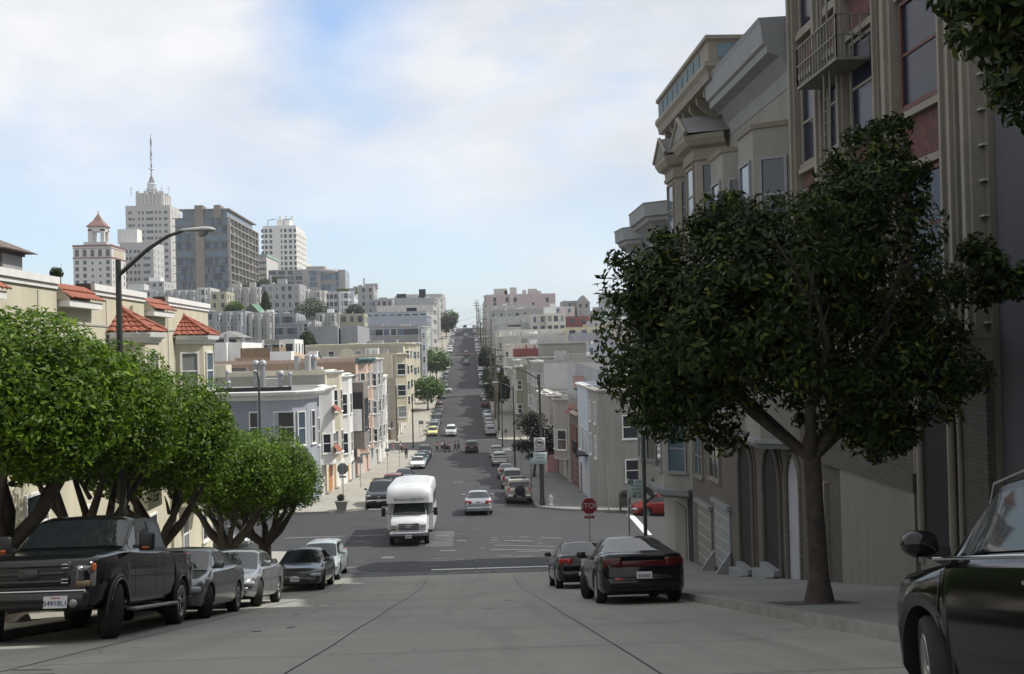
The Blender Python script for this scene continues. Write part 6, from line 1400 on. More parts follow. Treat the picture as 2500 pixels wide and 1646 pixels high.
def make_car(kind, pm, steer=0, detail=2, trim=None, lower=None, plate=None, shell=None, chrome=False, roofc=None, key=None):
    s = SPEC[kind]; L_, Wd, H = s['L'], s['W'], s['H']; r = s['r']; root = empty('parked_car', (0, 0, 0))
    yf, yr = L_ / 2 - s['fo'], -L_ / 2 + s['ro']; Ra = r * 1.17
    t_rb, t_r1, t_r0, t_wb = s['gh']
    ts = set(np.linspace(0, 1, 34 if detail < 2 else 56)) | set(np.linspace(t_rb, t_r1, 8)) | set(np.linspace(t_r0, t_wb, 9)) | {.003, .008, .015, .03, .97, .985, .992, .997}
    for yw in (yf, yr): ts |= set((np.linspace(yw - Ra, yw + Ra, 11 if detail < 2 else 17) + L_ / 2) / L_)
    for b_ in s['B']: ts |= {b_ - .011, b_ + .011}
    ts = np.array(sorted(t for t in ts if 0 <= t <= 1)); ts = ts[np.concatenate([[True], np.diff(ts) > .0015])]
    fine = np.linspace(0, 1, 401); bt = smooth(np.interp(fine, *zip(*s['belt'])), 9)
    zrf = np.interp(fine, [0, t_rb, t_r1, t_r1 + .07, t_r0 - .12, t_r0, t_wb, 1], [0, np.interp(t_rb, fine, bt), H - .05, H - .01, H, H - .045, np.interp(t_wb, fine, bt), 0]); zrf = smooth(zrf, 11)
    arch_edge = []
    def sec(t):
        y = -L_ / 2 + t * L_; zt = float(np.interp(t, fine, bt)); zr = float(np.interp(t, fine, zrf)); e = min(t, 1 - t) * L_
        w_ = Wd / 2 * (1 - .07 * abs(2 * t - 1) ** 5); 
        if e < .35: w_ *= 1 - .14 * (1 - e / .35) ** 2.2
        zb = s['zb'] + (.05 * (1 - e / .4) if e < .4 else 0); inarch = False
        for yw in (yf, yr):
            d = abs(y - yw)
            if d < Ra: zb = max(zb, r * 1.02 + math.sqrt(Ra * Ra - d * d)); inarch = True
        fl = .012 if inarch else 0
        zm = max(zb + .05, s['zb'] + (zt - s['zb']) * .5)
        P = [(w_ * (.93 if not inarch else 1.0), zb), (w_ * .99 + fl, zb + min(.1, (zt - zb) * .15)), (w_ * 1.0 + fl, zm + (zt - zm) * .1), (w_ * .985, zm + (zt - zm) * .55), (w_ * .95, zt - .03)]
        Hb = H - zt; g = max(0, min(1, (zr - zt) / Hb)) if t_rb < t < t_wb else 0
        if s.get('bed') and .012 < t < t_rb: P += [(w_ * .86, zt - .015), (w_ * .85, zt - s['bed']), (w_ * .5, zt - s['bed']), (0, zt - s['bed'])]
        else:
            P += [(w_ * .9, zt + .004)]
            xe = w_ * .84 * (1 - g) + Wd / 2 * s['wr'] * g; zc = max(zr, zt + .028) if g > 0 else zt + .028
            P += [(xe, zt + .016 if g == 0 else max(zt + .016, zc - .075 * g)), (xe * (.8 if g > 0 else .6), max(zt + .02, zc - .022 * g)), (0, zc)]
        return y, P, g
    S_ = [sec(t) for t in ts]; b = MB(); vs = []; n = 9; cols = 2 * n - 1
    for y, P, g in S_:
        for x, z in P: vs.append((x, y, z))
        for x, z in P[-2::-1]: vs.append((-x, y, z))
    fa, fu, fr_, lo = [], [], [], []
    for j in range(len(S_) - 1):
        g = (S_[j][2] + S_[j + 1][2]) / 2
        for i in range(cols - 1):
            q = (j * cols + i, (j + 1) * cols + i, (j + 1) * cols + i + 1, j * cols + i + 1)
            if s.get('bed') and ts[j] < t_rb and ts[j] > .012 and 5 <= i <= 10: fu.append(q)
            elif roofc and 6 <= i <= 9 and g > .9: fr_.append(q)
            elif lower and i in (0, cols - 2): lo.append(q)
            else: fa.append(q)
        fu.append(((j + 1) * cols, j * cols, j * cols + cols - 1, (j + 1) * cols + cols - 1))
    for j in (0, len(S_) - 1):
        for i in range(n - 1):
            a = j * cols; q = (a + i, a + i + 1, a + cols - 2 - i, a + cols - 1 - i)
            if i == n - 2: q = (a + i, a + i + 1, a + cols - 1 - i)
            fa.append(q if j == 0 else q[::-1])
    b.raw(vs, fa, pm, True); k0 = len(b.v) - len(vs)
    for f, m in ((fu, BLACKP), (fr_, roofc or pm), (lo, lower or pm)):
        for q in f: b.f.append(q); b.m.append(b.mi(m)); b.sm.append(m is not BLACKP)
    b.build('body', root, sharp=38)
    # glass
    def patch(sel, pts_of, name, flip=False):
        g_ = MB(); rows = [pts_of(j) for j in sel]; rows = [q for q in rows if q]
        if len(rows) < 2: return
        m_ = len(rows[0]); v_ = [p for q in rows for p in q]
        g_.raw(v_, [(j * m_ + i, (j + 1) * m_ + i, (j + 1) * m_ + i + 1, j * m_ + i + 1)[::(-1 if flip else 1)] for j in range(len(rows) - 1) for i in range(m_ - 1)], CARGLASS, True)
        return g_.build(name, root)
    def cross(j, ny, nz, o=.007):
        y, P, g = S_[j]; (x6, z6), (x7, z7), (x8, z8) = P[6], P[7], P[8]; f = .9
        xs_ = [(x6 * f + x7 * (1 - f), z6 * f + z7 * (1 - f)), (x7, z7), (x7 * .5, z7 * .35 + z8 * .65), (0, z8)]
        full = xs_ + [(-x, z) for x, z in xs_[-2::-1]]
        return [(x, y + ny * o * 2, z + nz * o) for x, z in full]
    wi = [j for j, t in enumerate(ts) if t_r0 + .012 < t < t_wb - .008]; ri = [j for j, t in enumerate(ts) if t_rb + (.006 if t_r1 - t_rb < .08 else .012) < t < t_r1 - .006]
    patch(wi, lambda j: cross(j, .8, 1), 'windscreen', False); 
    if shell is None or True: patch(ri, lambda j: cross(j, -1.2, .8), 'rear_window', False)
    edges = [t_rb + .02] + sorted(s['B']) + [t_wb - .015]
    for sd_ in (1, -1):
        for a_, c_ in zip(edges[:-1], edges[1:]):
            sel = [j for j, t in enumerate(ts) if a_ + .009 < t < c_ - .009]
            def side_(j):
                y, P, g = S_[j]
                if g < .22: return None
                (x5, z5), (x6, z6) = P[5], P[6]; lo_, up = .12, .9
                return [(sd_ * (x5 + (x6 - x5) * q + .008), y, z5 + (z6 - z5) * q) for q in (lo_, .5, up)]
            patch(sel, side_, 'side_window', sd_ < 0)
    # wheels
    k = (round(r, 3), 'w')
    if k not in _WH: _WH[k] = wheel_meshes(r, .27 if r > .4 else .22)
    wt, wrm = _WH[k]
    for yw in (yf, yr):
        for sx in (1, -1):
            o = child('wheel', wt, root, (sx * (Wd / 2 - .125), yw, r), (0, 0, (0 if sx > 0 else math.pi) + (steer if yw == yf else 0)))
            child('rim', wrm, o)
    b = MB(); b.box(-Wd * .36, Wd * .36, yr - .3, yf + .3, s['zb'] - .06, s['zb'] + .12, BLACKP); b.build('underbody', root)
    # lamps, bumpers, grille, plates, mirrors
    zh = float(np.interp(.95, fine, bt)) - .13; zr_ = float(np.interp(.03, fine, bt)) - .16
    for sx in (1, -1):
        hs = {'bigtruck': (.3, .2, .34), 'boxy': (.3, .14, .2), 'mini': (.2, .2, .16)}.get(kind, (.38, .34, .12))
        b = MB(); b.bbox((sx * Wd * (.375 if kind != 'mini' else .33), L_ / 2 - .13, zh - (.02 if kind != 'bigtruck' else .16)), hs, LAMPW if kind != 'bigtruck' else mat('smoked_lamp', (.1, .1, .1), .1, spec=.9), .06, 3, Matrix.Rotation(sx * R(-24), 3, 'Z')); b.build('headlight', root)
        b = MB(); ts_ = (.2, .2, .42) if kind in ('suv', 'van', 'bigsuv', 'hatch') else (.16, .16, .32) if kind in ('pickup', 'bigtruck', 'boxy') else (.4, .2, .19)
        b.bbox((sx * Wd * (.34 if ts_[0] > .3 else .385), -L_ / 2 + .1, zr_), ts_, mat('smoked_red', (.07, .006, .006), .15) if kind == 'coupe' else RED, .05, 3, Matrix.Rotation(sx * R(22), 3, 'Z')); b.build('taillight', root)
        mw = .13 if detail == 2 else .12; ym = -L_ / 2 + (t_wb - .045) * L_; zmr = float(np.interp(t_wb - .05, fine, bt)) + .11
        b = MB()
        if kind == 'mini': b.bbox((sx * (Wd / 2 + .08), ym - .0, zmr), (.2, .17, .145), pm, .07, 4)
        elif kind == 'bigtruck':
            b.bbox((sx * (Wd / 2 + .14), ym, zmr + .03), (.24, .13, .28), BLACKP, .04, 2); b.bbox((sx * (Wd / 2 + .14), ym + .06, zmr - .07), (.12, .05, .05), AMBER, .01, 1)
        else: b.bbox((sx * (Wd / 2 + .05), ym, zmr), (.21, .12, .14), pm if pm is not BLACKP else BLACKP, .045, 3)
        b.box(sx * (Wd / 2 - .08), sx * (Wd / 2 + .02), ym - .03, ym + .03, zmr - .07, zmr - .02, BLACKP); b.build('mirror', root)
    bw = Wd * .84; fb = chrome and CHROME or pm
    b = MB(); b.bbox((0, L_ / 2 - .045, s['zb'] + .17), (bw, .17, .2), fb if kind != 'bigtruck' else pm, .07, 3); b.build('front_bumper', root)
    b = MB(); b.bbox((0, -L_ / 2 + .045, s['zb'] + .2), (bw, .17, .22), CHROME if kind in ('pickup', 'bigtruck') else (BLACKP if kind == 'boxy' else pm), .07, 3); b.build('rear_bumper', root)
    if kind != 'bigtruck':
        b = MB(); b.bbox((0, L_ / 2 + .0, zh - .09), (Wd * .42, .05, .14), BLACKP, .03, 2)
        for q in range(3): b.box(-Wd * .2, Wd * .2, L_ / 2 + .02, L_ / 2 + .032, zh - .14 + q * .045, zh - .132 + q * .045, CHROME)
        b.bbox((0, L_ / 2 + .034, zh - .09), (.13, .02, .09), CHROME, .03, 2)
        b.build('grille', root)
        b = MB(); b.box(-Wd * .27, Wd * .27, L_ / 2 + .035, L_ / 2 + .045, s['zb'] + .1, s['zb'] + .2, BLACKP); b.build('air_intake', root)
    for y_, sgn in ((L_ / 2 + .055, 1), (-L_ / 2 - (.012 if kind in ('sedan', 'coupe') else .01), -1)):
        if kind == 'bigtruck' and sgn > 0: continue
        zp = s['zb'] + .2 if sgn > 0 else (zr_ - .02 if kind in ('sedan', 'suv', 'van', 'hatch', 'bigsuv') else s['zb'] + .34 if kind == 'coupe' else s['zb'] + .25)
        yy = y_ if sgn > 0 else y_ - (.0 if zp > s['zb'] + .32 else .045)
        b = MB(); b.box(-.155, .155, yy - .008, yy + .008, zp - .08, zp + .08, PLATE)
        for q in range(7): b.box(-.12 + q * .036, -.1 + q * .036, yy - .011, yy + .011, zp - .035, zp + .03, INK)
        b.build('licence_plate', root)
    if detail == 2:
        b = MB()   # door and panel gaps
        tg = [s['gh'][3] - .035, *[q - .0 for q in s['B'][:1]], max(.17, s['gh'][0] + .1)] if kind != 'coupe' else [s['gh'][3] - .03, .44]
        for t in tg:
            y, P, g = sec(t)
            for sx in (1, -1):
                for (x0, z0), (x1, z1) in zip(P[1:4], P[2:5]): b.face([(sx * (x0 + .003), y - .006, z0), (sx * (x0 + .003), y + .006, z0), (sx * (x1 + .003), y + .006, z1), (sx * (x1 + .003), y - .006, z1)], BLACKP)
        if b.f: b.build('door_gap', root)
        for t in (s['B'][0] + .025, *( [s['gh'][0] + .14] if kind != 'coupe' and kind != 'mini' else [])):
            y, P, g = sec(t)
            for sx in (1, -1): b = MB(); b.bbox((sx * (P[4][0] * .99 + .012), y, P[4][1] - .07), (.03, .16, .03), pm if not chrome else CHROME, .01, 2); b.build('door_handle', root)
    if shell:
        b = MB(); y0, y1 = -L_ / 2 + .06, -L_ / 2 + t_rb * L_ - .02; zt = float(np.interp(.15, fine, bt)); hw = Wd / 2 * .88
        b.raw([(-hw, y0, zt), (hw, y0, zt), (hw, y1, zt), (-hw, y1, zt), (-hw * .84, y0 + .14, H - .05), (hw * .84, y0 + .14, H - .05), (hw * .84, y1, H - .03), (-hw * .84, y1, H - .03)], [(0, 3, 2, 1), (4, 5, 6, 7), (0, 1, 5, 4), (1, 2, 6, 5), (2, 3, 7, 6), (3, 0, 4, 7)], shell)
        b.raw([(-hw * .82, y0 + .0, zt + .08), (hw * .82, y0 + .0, zt + .08), (hw * .74, y0 + .1, H - .15), (-hw * .74, y0 + .1, H - .15)], [(0, 1, 2, 3)], CARGLASS); b.build('bed_cap', root)
    return root
def car(kind, col, x, y, head, label, cat='car', group=None, detail=1, name='parked_car', roll=0, **kw):
    """head: 0 drives away from us, 180 comes towards us, 90 faces left, -90 faces right"""
    pm = col if not isinstance(col, tuple) else paint(col)
    key = (kind, pm.name, detail, tuple(sorted((k, str(v)) for k, v in kw.items())))
    if key in _CARS: root = copy_tree(_CARS[key])
    else: root = make_car(kind, pm, detail=detail, **kw); _CARS[key] = root
    root.name = name
    if 'group' in root: del root['group']
    root.location = (x, y, ground(x, y) + .004); WL[root.name] = root.location.copy()
    if head in (0, 180):
        p = pitch_at(x, y); root.rotation_euler = (p if head == 0 else -p, R(roll), R(head))
    else: root.rotation_euler = (0, 0, R(head))
    tag(root, label, cat, group)
    return root

BLK = mat('black_car_paint', (.006, .006, .007), .1, var=0, coat=0, spec=.55); SIL = paint((.33, .34, .35), .25, .75); GRY = paint((.16, .165, .17), .3, .5); WHT = (.72, .73, .74); DKG = paint((.04, .042, .045), .25, .3)
NAVY = (.02, .03, .055); DRED = paint((.17, .03, .022), .3, .2)
GL_ = 'cars parked nose up along the near left kerb'
# F-type pickup, nearest
t = car('bigtruck', BLK, -5.0, 19.0, 180, 'black crew cab pickup truck with white plate 54910L1 parked nearest on the left', 'pickup truck', GL_, 2, 'pickup_truck', steer=R(26))
def on(root, mb, name, parent=None):
    """add a part given in the vehicle's own frame"""
    me = mb.mesh(name); o = bpy.data.objects.new(name, me); COL.objects.link(o); o.parent = parent or root; return o
Lh = 2.95
b = MB(); b.bbox((0, Lh + .0, .98), (1.18, .07, .36), BLACKP, .04, 2)
for q in range(3): b.bbox((0, Lh + .04, .87 + q * .115), (1.06, .03, .055), mat('black_chrome', (.05, .05, .055), .2, metal=.8), .015, 2)
b.bbox((0, Lh + .06, .985), (.3, .03, .13), mat('black_chrome', (.05, .05, .055), .2, metal=.8), .012, 3); on(t, b, 'grille')
b = MB()
for sx in (1, -1):
    for q in (.85, .9, 1.06, 1.11): b.bbox((sx * .52, Lh + .05, q), (.1, .02, .014), CHROME, .004, 1)
on(t, b, 'grille_trim')
b = MB(); b.bbox((0, Lh + .02, .62), (1.72, .2, .26), mat('truck_bumper', (.012, .012, .013), .3, coat=.4), .07, 3); b.box(-.85, .85, Lh + .1, Lh + .125, .735, .75, CHROME); b.bbox((0, Lh + .09, .58), (1.0, .06, .13), BLACKP, .02, 2); on(t, b, 'bumper_cover')
for sx in (1, -1):
    b = MB(); b.lathe([(0, .03), (.045, .03), (.06, 0)], mat('fog_glass', (.2, .2, .2), .1), (sx * .68, Lh + .12, .56), axis='Y', n=14); on(t, b, 'fog_lamp')
    b = MB(); b.lathe([(0, .03), (.03, .02), (.045, -.02)], CHROME, (sx * .72, Lh + .01, 1.04), axis='Y', n=14); b.bbox((sx * .76, Lh - .02, .83), (.2, .05, .09), mat('lamp_gold', (.16, .11, .06), .2), .02, 2); b.bbox((sx * .885, Lh - .09, 1.06), (.05, .12, .12), AMBER, .02, 2); on(t, b, 'lamp_unit')
    for yw in (Lh - .95, -Lh + 1.25):
        b = MB(); b.tube([(sx * 1.0, yw + .5 * math.cos(R(a)), .41 + .5 * math.sin(R(a))) for a in range(-8, 190, 18)], [.025, .04, .045, .045, .045, .045, .045, .045, .045, .04, .025], BLACKP, 6)
        b.tube([(sx * 1.035, yw + .475 * math.cos(R(a)), .41 + .475 * math.sin(R(a))) for a in range(20, 165, 16)], .008, CHROME, 5)
        on(t, b, 'wheel_arch_flare')
    b = MB(); b.bbox((sx * 1.0, .1, .4), (.18, 2.5, .05), STEEL, .02, 2); on(t, b, 'running_board')
b = MB(); b.box(-.6, -.27, Lh + .135, Lh + .145, .5, .67, PLATE); pl = on(t, b, 'licence_plate')
for body, sz, z, m in (('54910L1', .098, .585, mat('plate_navy', (.02, .03, .12), .5)), ('California', .034, .665, mat('plate_red', (.35, .05, .05), .5))):
    o = child('plate_lettering', text_mesh(body, sz, m), pl, (-.435, Lh + .148, z - .02), (0, 0, math.pi))
car('sedan', paint((.14, .15, .15), .28, .5), -4.78, 23.9, 180, 'dark grey sedan behind the black pickup on the left kerb', 'car', GL_, 2, steer=R(22))
car('sedan', SIL, -4.78, 29.2, 180, 'silver sedan with round headlamps behind the dark grey sedan', 'car', GL_, 2, steer=R(20))
car('sedan', DKG, -4.78, 41.0, 180, 'charcoal sedan with a bright front plate before the left crossing corner', 'car', GL_, 2, steer=R(14))
car('hatch', paint((.4, .46, .47), .3, .3), -4.75, 45.7, 180, 'pale silver blue hatchback last in the near left row', 'car', GL_, 2)
car('sedan', SIL, -12.3, 57.6, -90, 'silver grey sedan parked on the cross street behind the ficus trunks', 'car', None, 2)
GRR = 'cars parked nose down along the near right kerb'
c_ = car('coupe', BLK, 4.86, 24.5, 0, 'black two-door coupe with a full width red tail lamp band, near right kerb', 'car', GRR, 2, steer=R(-20))
b = MB(); b.bbox((0, -2.35, .8), (1.36, .03, .12), mat('smoked_red', (.07, .006, .006), .15), .012, 2); on(c_, b, 'tail_lamp_band')
b = MB(); b.bbox((-.52, -2.42, .5), (.18, .02, .05), mat('red_reflector', (.4, .1, .08), .3), .008, 1); on(c_, b, 'reflector')
car('sedan', BLK, 4.84, 35.6, 0, 'black compact sedan ahead of the coupe at the stop line', 'car', GRR, 2)
mn = car('mini', BLK, 4.8, 4.98, 0, 'glossy black small hatchback with round mirror cropped at the bottom right corner', 'car', GRR, 2, steer=R(-16), chrome=True)
b = MB(); b.tube([(-.79, -1.5, .955), (-.83, 0, .955), (-.8, 1.02, .94)], .013, CHROME, 6); b.tube([(-.52, 1.0, 1.0), (-.6, .6, 1.33), (-.63, -.2, 1.42)], .011, CHROME, 6); on(mn, b, 'chrome_strip')

# middle distance, moving
car('sedan', paint((.42, .43, .45), .25, .6), 1.85, 72.3, 0, 'silver four-door sedan driving away through the crossing', 'car', None, 2, 'car')
car('suv', WHT, -1.75, 188.4, 180, 'white SUV coming towards us just beyond the second crossing', 'car', None, 1, 'car')
car('van', paint((.03, .028, .03), .3), 1.65, 162.3, 0, 'black minivan with red tail lamps entering the second crossing', 'car', None, 1, 'car')
car('hatch', paint((.2, .012, .01), .3), 14.15, 73.3, 90, 'bright red hatchback nosing out on the right cross street', 'car', None, 2)
G2L = 'cars parked along the left kerb of the second block'; G2R = 'cars parked along the right kerb of the second block'
q = car('bigsuv', paint((.02, .025, .035), .3), -5.0, 79.6, 180, 'dark navy truck-like SUV with chrome bumper left of the white shuttle bus', 'car', G2L, 2, chrome=True)
b = MB()
for sx in (1, -1): b.tube([(sx * .62, -1.9, 1.9), (sx * .62, .4, 1.91)], .02, BLACKP, 5)
for y_ in (-1.5, -.6, .2): b.tube([(-.62, y_, 1.9), (.62, y_, 1.9)], .018, BLACKP, 5)
b.build('roof_rack').parent = q
for (k, c, y, lab) in (('suv', DRED, 90.0, 'rusty red SUV parked behind the dark navy SUV'), ('sedan', paint((.05, .06, .08), .3), 105.3, 'dark slate sedan seen over the shuttle bus roof'),
                       ('sedan', WHT, 133.4, 'white sedan with black grille parked at the left kerb mid block'), ('hatch', paint((.08, .17, .2), .3), 140.0, 'teal hatchback behind the white sedan'),
                       ('sedan', NAVY, 147.0, 'navy sedan behind the teal hatchback'), ('suv', paint((.05, .055, .06), .3), 154.2, 'dark grey SUV last before the second crossing, left')):
    car(k, c, -4.9, y, 180, lab, 'car', G2L, 1)
fj = car('boxy', paint((.3, .27, .22), .35), 4.85, 81.4, 0, 'boxy tan SUV with white roof and rear spare wheel by the sign post', 'car', G2R, 2, roofc=paint((.7, .7, .7)))
b = MB(); b.lathe([(0, -.14), (.3, -.14), (.37, -.1), (.38, .06), (.3, .1)], BLACKP, (.05, -2.3, .98), axis='Y', n=24); on(fj, b, 'spare_wheel')
for sx in (1, -1): b = MB(); b.bbox((sx * .62, -2.33, .62), (.34, .12, .14), mat('white_bumper_corner', (.6, .6, .6), .5), .03, 2); on(fj, b, 'bumper_corner')
b = MB(); b.box(-.6, .6, -1.8, .6, 1.86, 1.9, BLACKP); on(fj, b, 'roof_rack')
for (k, c, y, lab, kw) in (('sedan', DKG, 88.0, 'dark sedan hidden behind the boxy tan SUV', {}), ('suv', paint((.3, .3, .3), .3, .5), 96.5, 'grey silver SUV with bright red tail lamps, right kerb', {}), ('sedan', GRY, 110, 'grey sedan ahead of the silver SUV', {}),
                       ('pickup', paint((.6, .6, .58)), 133.8, 'cream white pickup truck parked right, mid block', {}), ('sedan', paint((.2, .26, .31), .3, .4), 141.2, 'blue grey sedan ahead of the cream pickup', {}), ('pickup', paint((.55, .54, .52)), 150.4, 'off white pickup next to the second crossing, right', {})):
    car(k, c, 4.95, y, 0, lab, 'pickup truck' if k == 'pickup' else 'car', G2R, 1, **kw)
YEL = paint((.68, .66, .27), .3)
G3L = 'cars parked along the left kerb of the third block'; G3R = 'cars parked along the right kerb of the third block'
for (k, c, y, lab) in (('hatch', YEL, 189.6, 'bright yellow hatchback at the second crossing, left kerb'), ('suv', SIL, 195.4, 'silver SUV behind the yellow hatchback'), ('sedan', paint((.3, .35, .42), .3, .4), 201.8, 'pale blue sedan, third in the row behind the yellow one'),
                       ('suv', DKG, 208.5, 'dark SUV, fourth behind the yellow hatchback'), ('sedan', NAVY, 220.5, 'dark blue sedan above the parked scooter, left kerb'), ('sedan', SIL, 227.4, 'silver sedan beside the spreading tree, left kerb'), ('hatch', DRED, 234, 'dull red hatchback under the spreading tree'), ('sedan', GRY, 258, 'grey sedan just before the third crossing, left kerb')):
    car(k, c, -4.9, y, 180, lab, 'car', G3L, 1)
for (k, c, y, lab, kw) in (('pickup', paint((.45, .45, .46), .3, .3), 188.2, 'silver pickup with camper cap at the second crossing, right kerb', dict(shell=paint((.45, .45, .46), .3, .3))), ('sedan', SIL, 195.2, 'silver sedan ahead of the capped pickup', {}), ('sedan', GRY, 201.8, 'grey sedan, third on the right beyond the second crossing', {}),
                       ('hatch', WHT, 209.8, 'white hatchback, right kerb of the third block', {}), ('sedan', paint((.5, .57, .6), .3, .3), 217, 'pale blue white sedan ahead of the white hatchback', {}), ('suv', paint((.1, .03, .03), .3), 237, 'maroon SUV in the tree shadow, right kerb', {}), ('sedan', GRY, 252, 'grey sedan under the dark tree, right kerb', {})):
    car(k, c, 4.95, y, 0, lab, 'pickup truck' if k == 'pickup' else 'car', G3R, 1, **kw)
car('pickup', WHT, -5.4, 274.0, -90, 'white pickup truck pulling out across the third crossing', 'pickup truck', None, 1, 'pickup_truck')
car('sedan', paint((.12, .13, .15), .3), .9, 346, 0, 'dark blue grey sedan driving uphill below the fourth crossing', 'car', None, 1, 'car')
car('suv', paint((.3, .16, .15), .3), .9, 372, 0, 'dusty red car at the fourth crossing line', 'car', None, 1, 'car')
car('sedan', SIL, .6, 486, 0, 'silver car driving uphill far up the street', 'car', None, 1, 'car')
car('suv', DKG, .2, 589, 0, 'tiny dark car on the crest of the street', 'car', None, 1, 'car')
ORD = ['first', 'second', 'third', 'fourth', 'fifth', 'sixth', 'seventh', 'eighth', 'ninth', 'tenth', 'eleventh', 'twelfth']
pal = [('sedan', SIL, 'silver'), ('sedan', GRY, 'grey'), ('hatch', paint(WHT), 'white'), ('suv', DKG, 'dark'), ('sedan', paint(NAVY), 'navy'), ('suv', paint(WHT), 'white'), ('sedan', DRED, 'dull red'), ('suv', SIL, 'silver')]
rr = random.Random(77)
for bi, nm in ((3, 'third'), (4, 'fourth'), (5, 'fifth')):
    a, c = BLOCKS[bi]
    for sd_ in (-1, 1):
        y = a + 3.5; k = 0
        while y < c - 3:
            if not (rr.random() < .08):
                kk, cc, cn = rr.choice(pal if sd_ > 0 else [p_ for p_ in pal if p_[2] in ('silver', 'white', 'grey', 'dark', 'white')] + [pal[2], pal[5]])
                car(kk, cc, sd_ * 4.95, y, 0 if sd_ > 0 else 180, '%s %s car, %s up from the %s crossing at the %s kerb' % (cn, kk if kk != 'hatch' else 'hatchback', ORD[min(k, 11)], nm, 'left' if sd_ < 0 else 'right'), 'car', 'far cars parked along the %s kerb' % ('left' if sd_ < 0 else 'right'), 1); k += 1
            y += 6.6
# scooter parked at the left kerb
x, y = -5.1, 214.6; g = ground(x, y); sc = empty('scooter', (x, y, g), 'white and black scooter parked between dark cars at the left kerb', 'scooter')
b = MB(); b.bbox((x, y, g + .6), (.34, 1.2, .42), mat('scooter_white', (.7, .7, .7), .3), .12, 3); b.bbox((x, y - .75, g + .8), (.4, .2, .6), BLACKP, .08, 3); b.build('body', sc)
b = MB(); b.tube([(x - .35, y - .75, g + 1.15), (x + .35, y - .75, g + 1.15)], .03, BLACKP, 6); b.build('handlebar', sc)
for dy in (-.7, .6): b = MB(); b.lathe([(.14, -.05), (.25, -.05), (.25, .05), (.14, .05)], RUBBER, (x, y + dy, g + .25), axis='X', n=16); b.build('wheel', sc)

# ------------------------------------------------------------------ the white shuttle bus (own frame: nose at +Y, turned to face us)
bus = empty('shuttle_bus', (0, 0, 0), 'white cutaway shuttle bus with grey lettering over the cab, coming up the street', 'bus'); WBUS = mat('bus_white', (.62, .635, .65), .35, var=.03, coat=.3)
b = MB(); hw = 1.2; prof_b = [(-hw, .55), (-hw, 2.55), (-hw * .985, 2.8), (-hw * .93, 2.93), (-hw * .6, 3.02), (0, 3.06), (hw * .6, 3.02), (hw * .93, 2.93), (hw * .985, 2.8), (hw, 2.55), (hw, .55)]
# box body with over-cab cap that overhangs and rounds forward
cap = [(-4.4, 1.0, .0), (1.3, 1.0, .0), (1.9, 1.0, .0), (2.25, .99, .05), (2.5, .965, .16), (2.66, .92, .36), (2.72, .86, .58)]
rows = []
for y_, sx, dn in cap:
    row = []
    for x_, z_ in prof_b:
        zz = z_ - dn * max(0, (z_ - 1.9) / 1.16) if z_ > 1.9 else z_
        if y_ > 1.3 and z_ < 1.9: zz = 2.02 + .1 * (y_ - 1.3) / 1.4
        row.append((x_ * sx, y_, zz))
    rows.append(row)
rows.insert(2, [(x_, 1.301, (2.02 if z_ < 1.9 else z_)) for x_, z_ in prof_b])
n = len(prof_b); vs = [p for r_ in rows for p in r_]; fs = [(j * n + i, j * n + i + 1, (j + 1) * n + i + 1, (j + 1) * n + i) for j in range(len(rows) - 1) for i in range(n - 1)]
fs += [(j * n, (j + 1) * n, (j + 1) * n + n - 1, j * n + n - 1) for j in range(len(rows) - 1)] + [tuple(range(n)), tuple(reversed(range((len(rows) - 1) * n, len(rows) * n)))]
b.raw(vs, fs, WBUS, True); b.build('body', bus, sharp=50)
# cab
CBW = .98; b = MB()
sec_ = [(1.0, CBW, 1.42, 2.3), (1.95, CBW, 1.42, 2.28), (2.55, CBW * .99, 1.38, 1.5), (3.25, CBW * .95, 1.3, 1.36), (3.45, CBW * .92, 1.12, 1.2), (3.5, CBW * .9, 1.0, 1.05)]
rows = []
for y_, w_, zb_t, zt_ in sec_:
    rows.append([(-w_, y_, .55), (-w_, y_, zb_t - .3), (-w_ * .98, y_, zb_t), (-w_ * (.8 if zt_ > 2 else .9), y_, zt_ - .02), (0, y_, zt_ + .02), (w_ * (.8 if zt_ > 2 else .9), y_, zt_ - .02), (w_ * .98, y_, zb_t), (w_, y_, zb_t - .3), (w_, y_, .55)])
n = 9; vs = [p for r_ in rows for p in r_]; fs = [(j * n + i, j * n + i + 1, (j + 1) * n + i + 1, (j + 1) * n + i) for j in range(len(rows) - 1) for i in range(n - 1)] + [tuple(reversed(range((len(rows) - 1) * n, len(rows) * n)))]
b.raw(vs, fs, WBUS, True); b.build('cab', bus, sharp=35)
b = MB(); b.raw([(-.86, 2.52, 1.53), (.86, 2.52, 1.53), (.93, 2.5, 1.53), (.74, 1.98, 2.24), (-.74, 1.98, 2.24)], [(0, 1, 3, 4)], CARGLASS); v = [(-.88, 2.56, 1.52), (0, 2.64, 1.53), (.88, 2.56, 1.52), (.75, 2.02, 2.24), (0, 2.1, 2.27), (-.75, 2.02, 2.24)]
b = MB(); b.raw(v, [(0, 1, 4, 5), (1, 2, 3, 4)], CARGLASS, True); b.build('windscreen', bus)
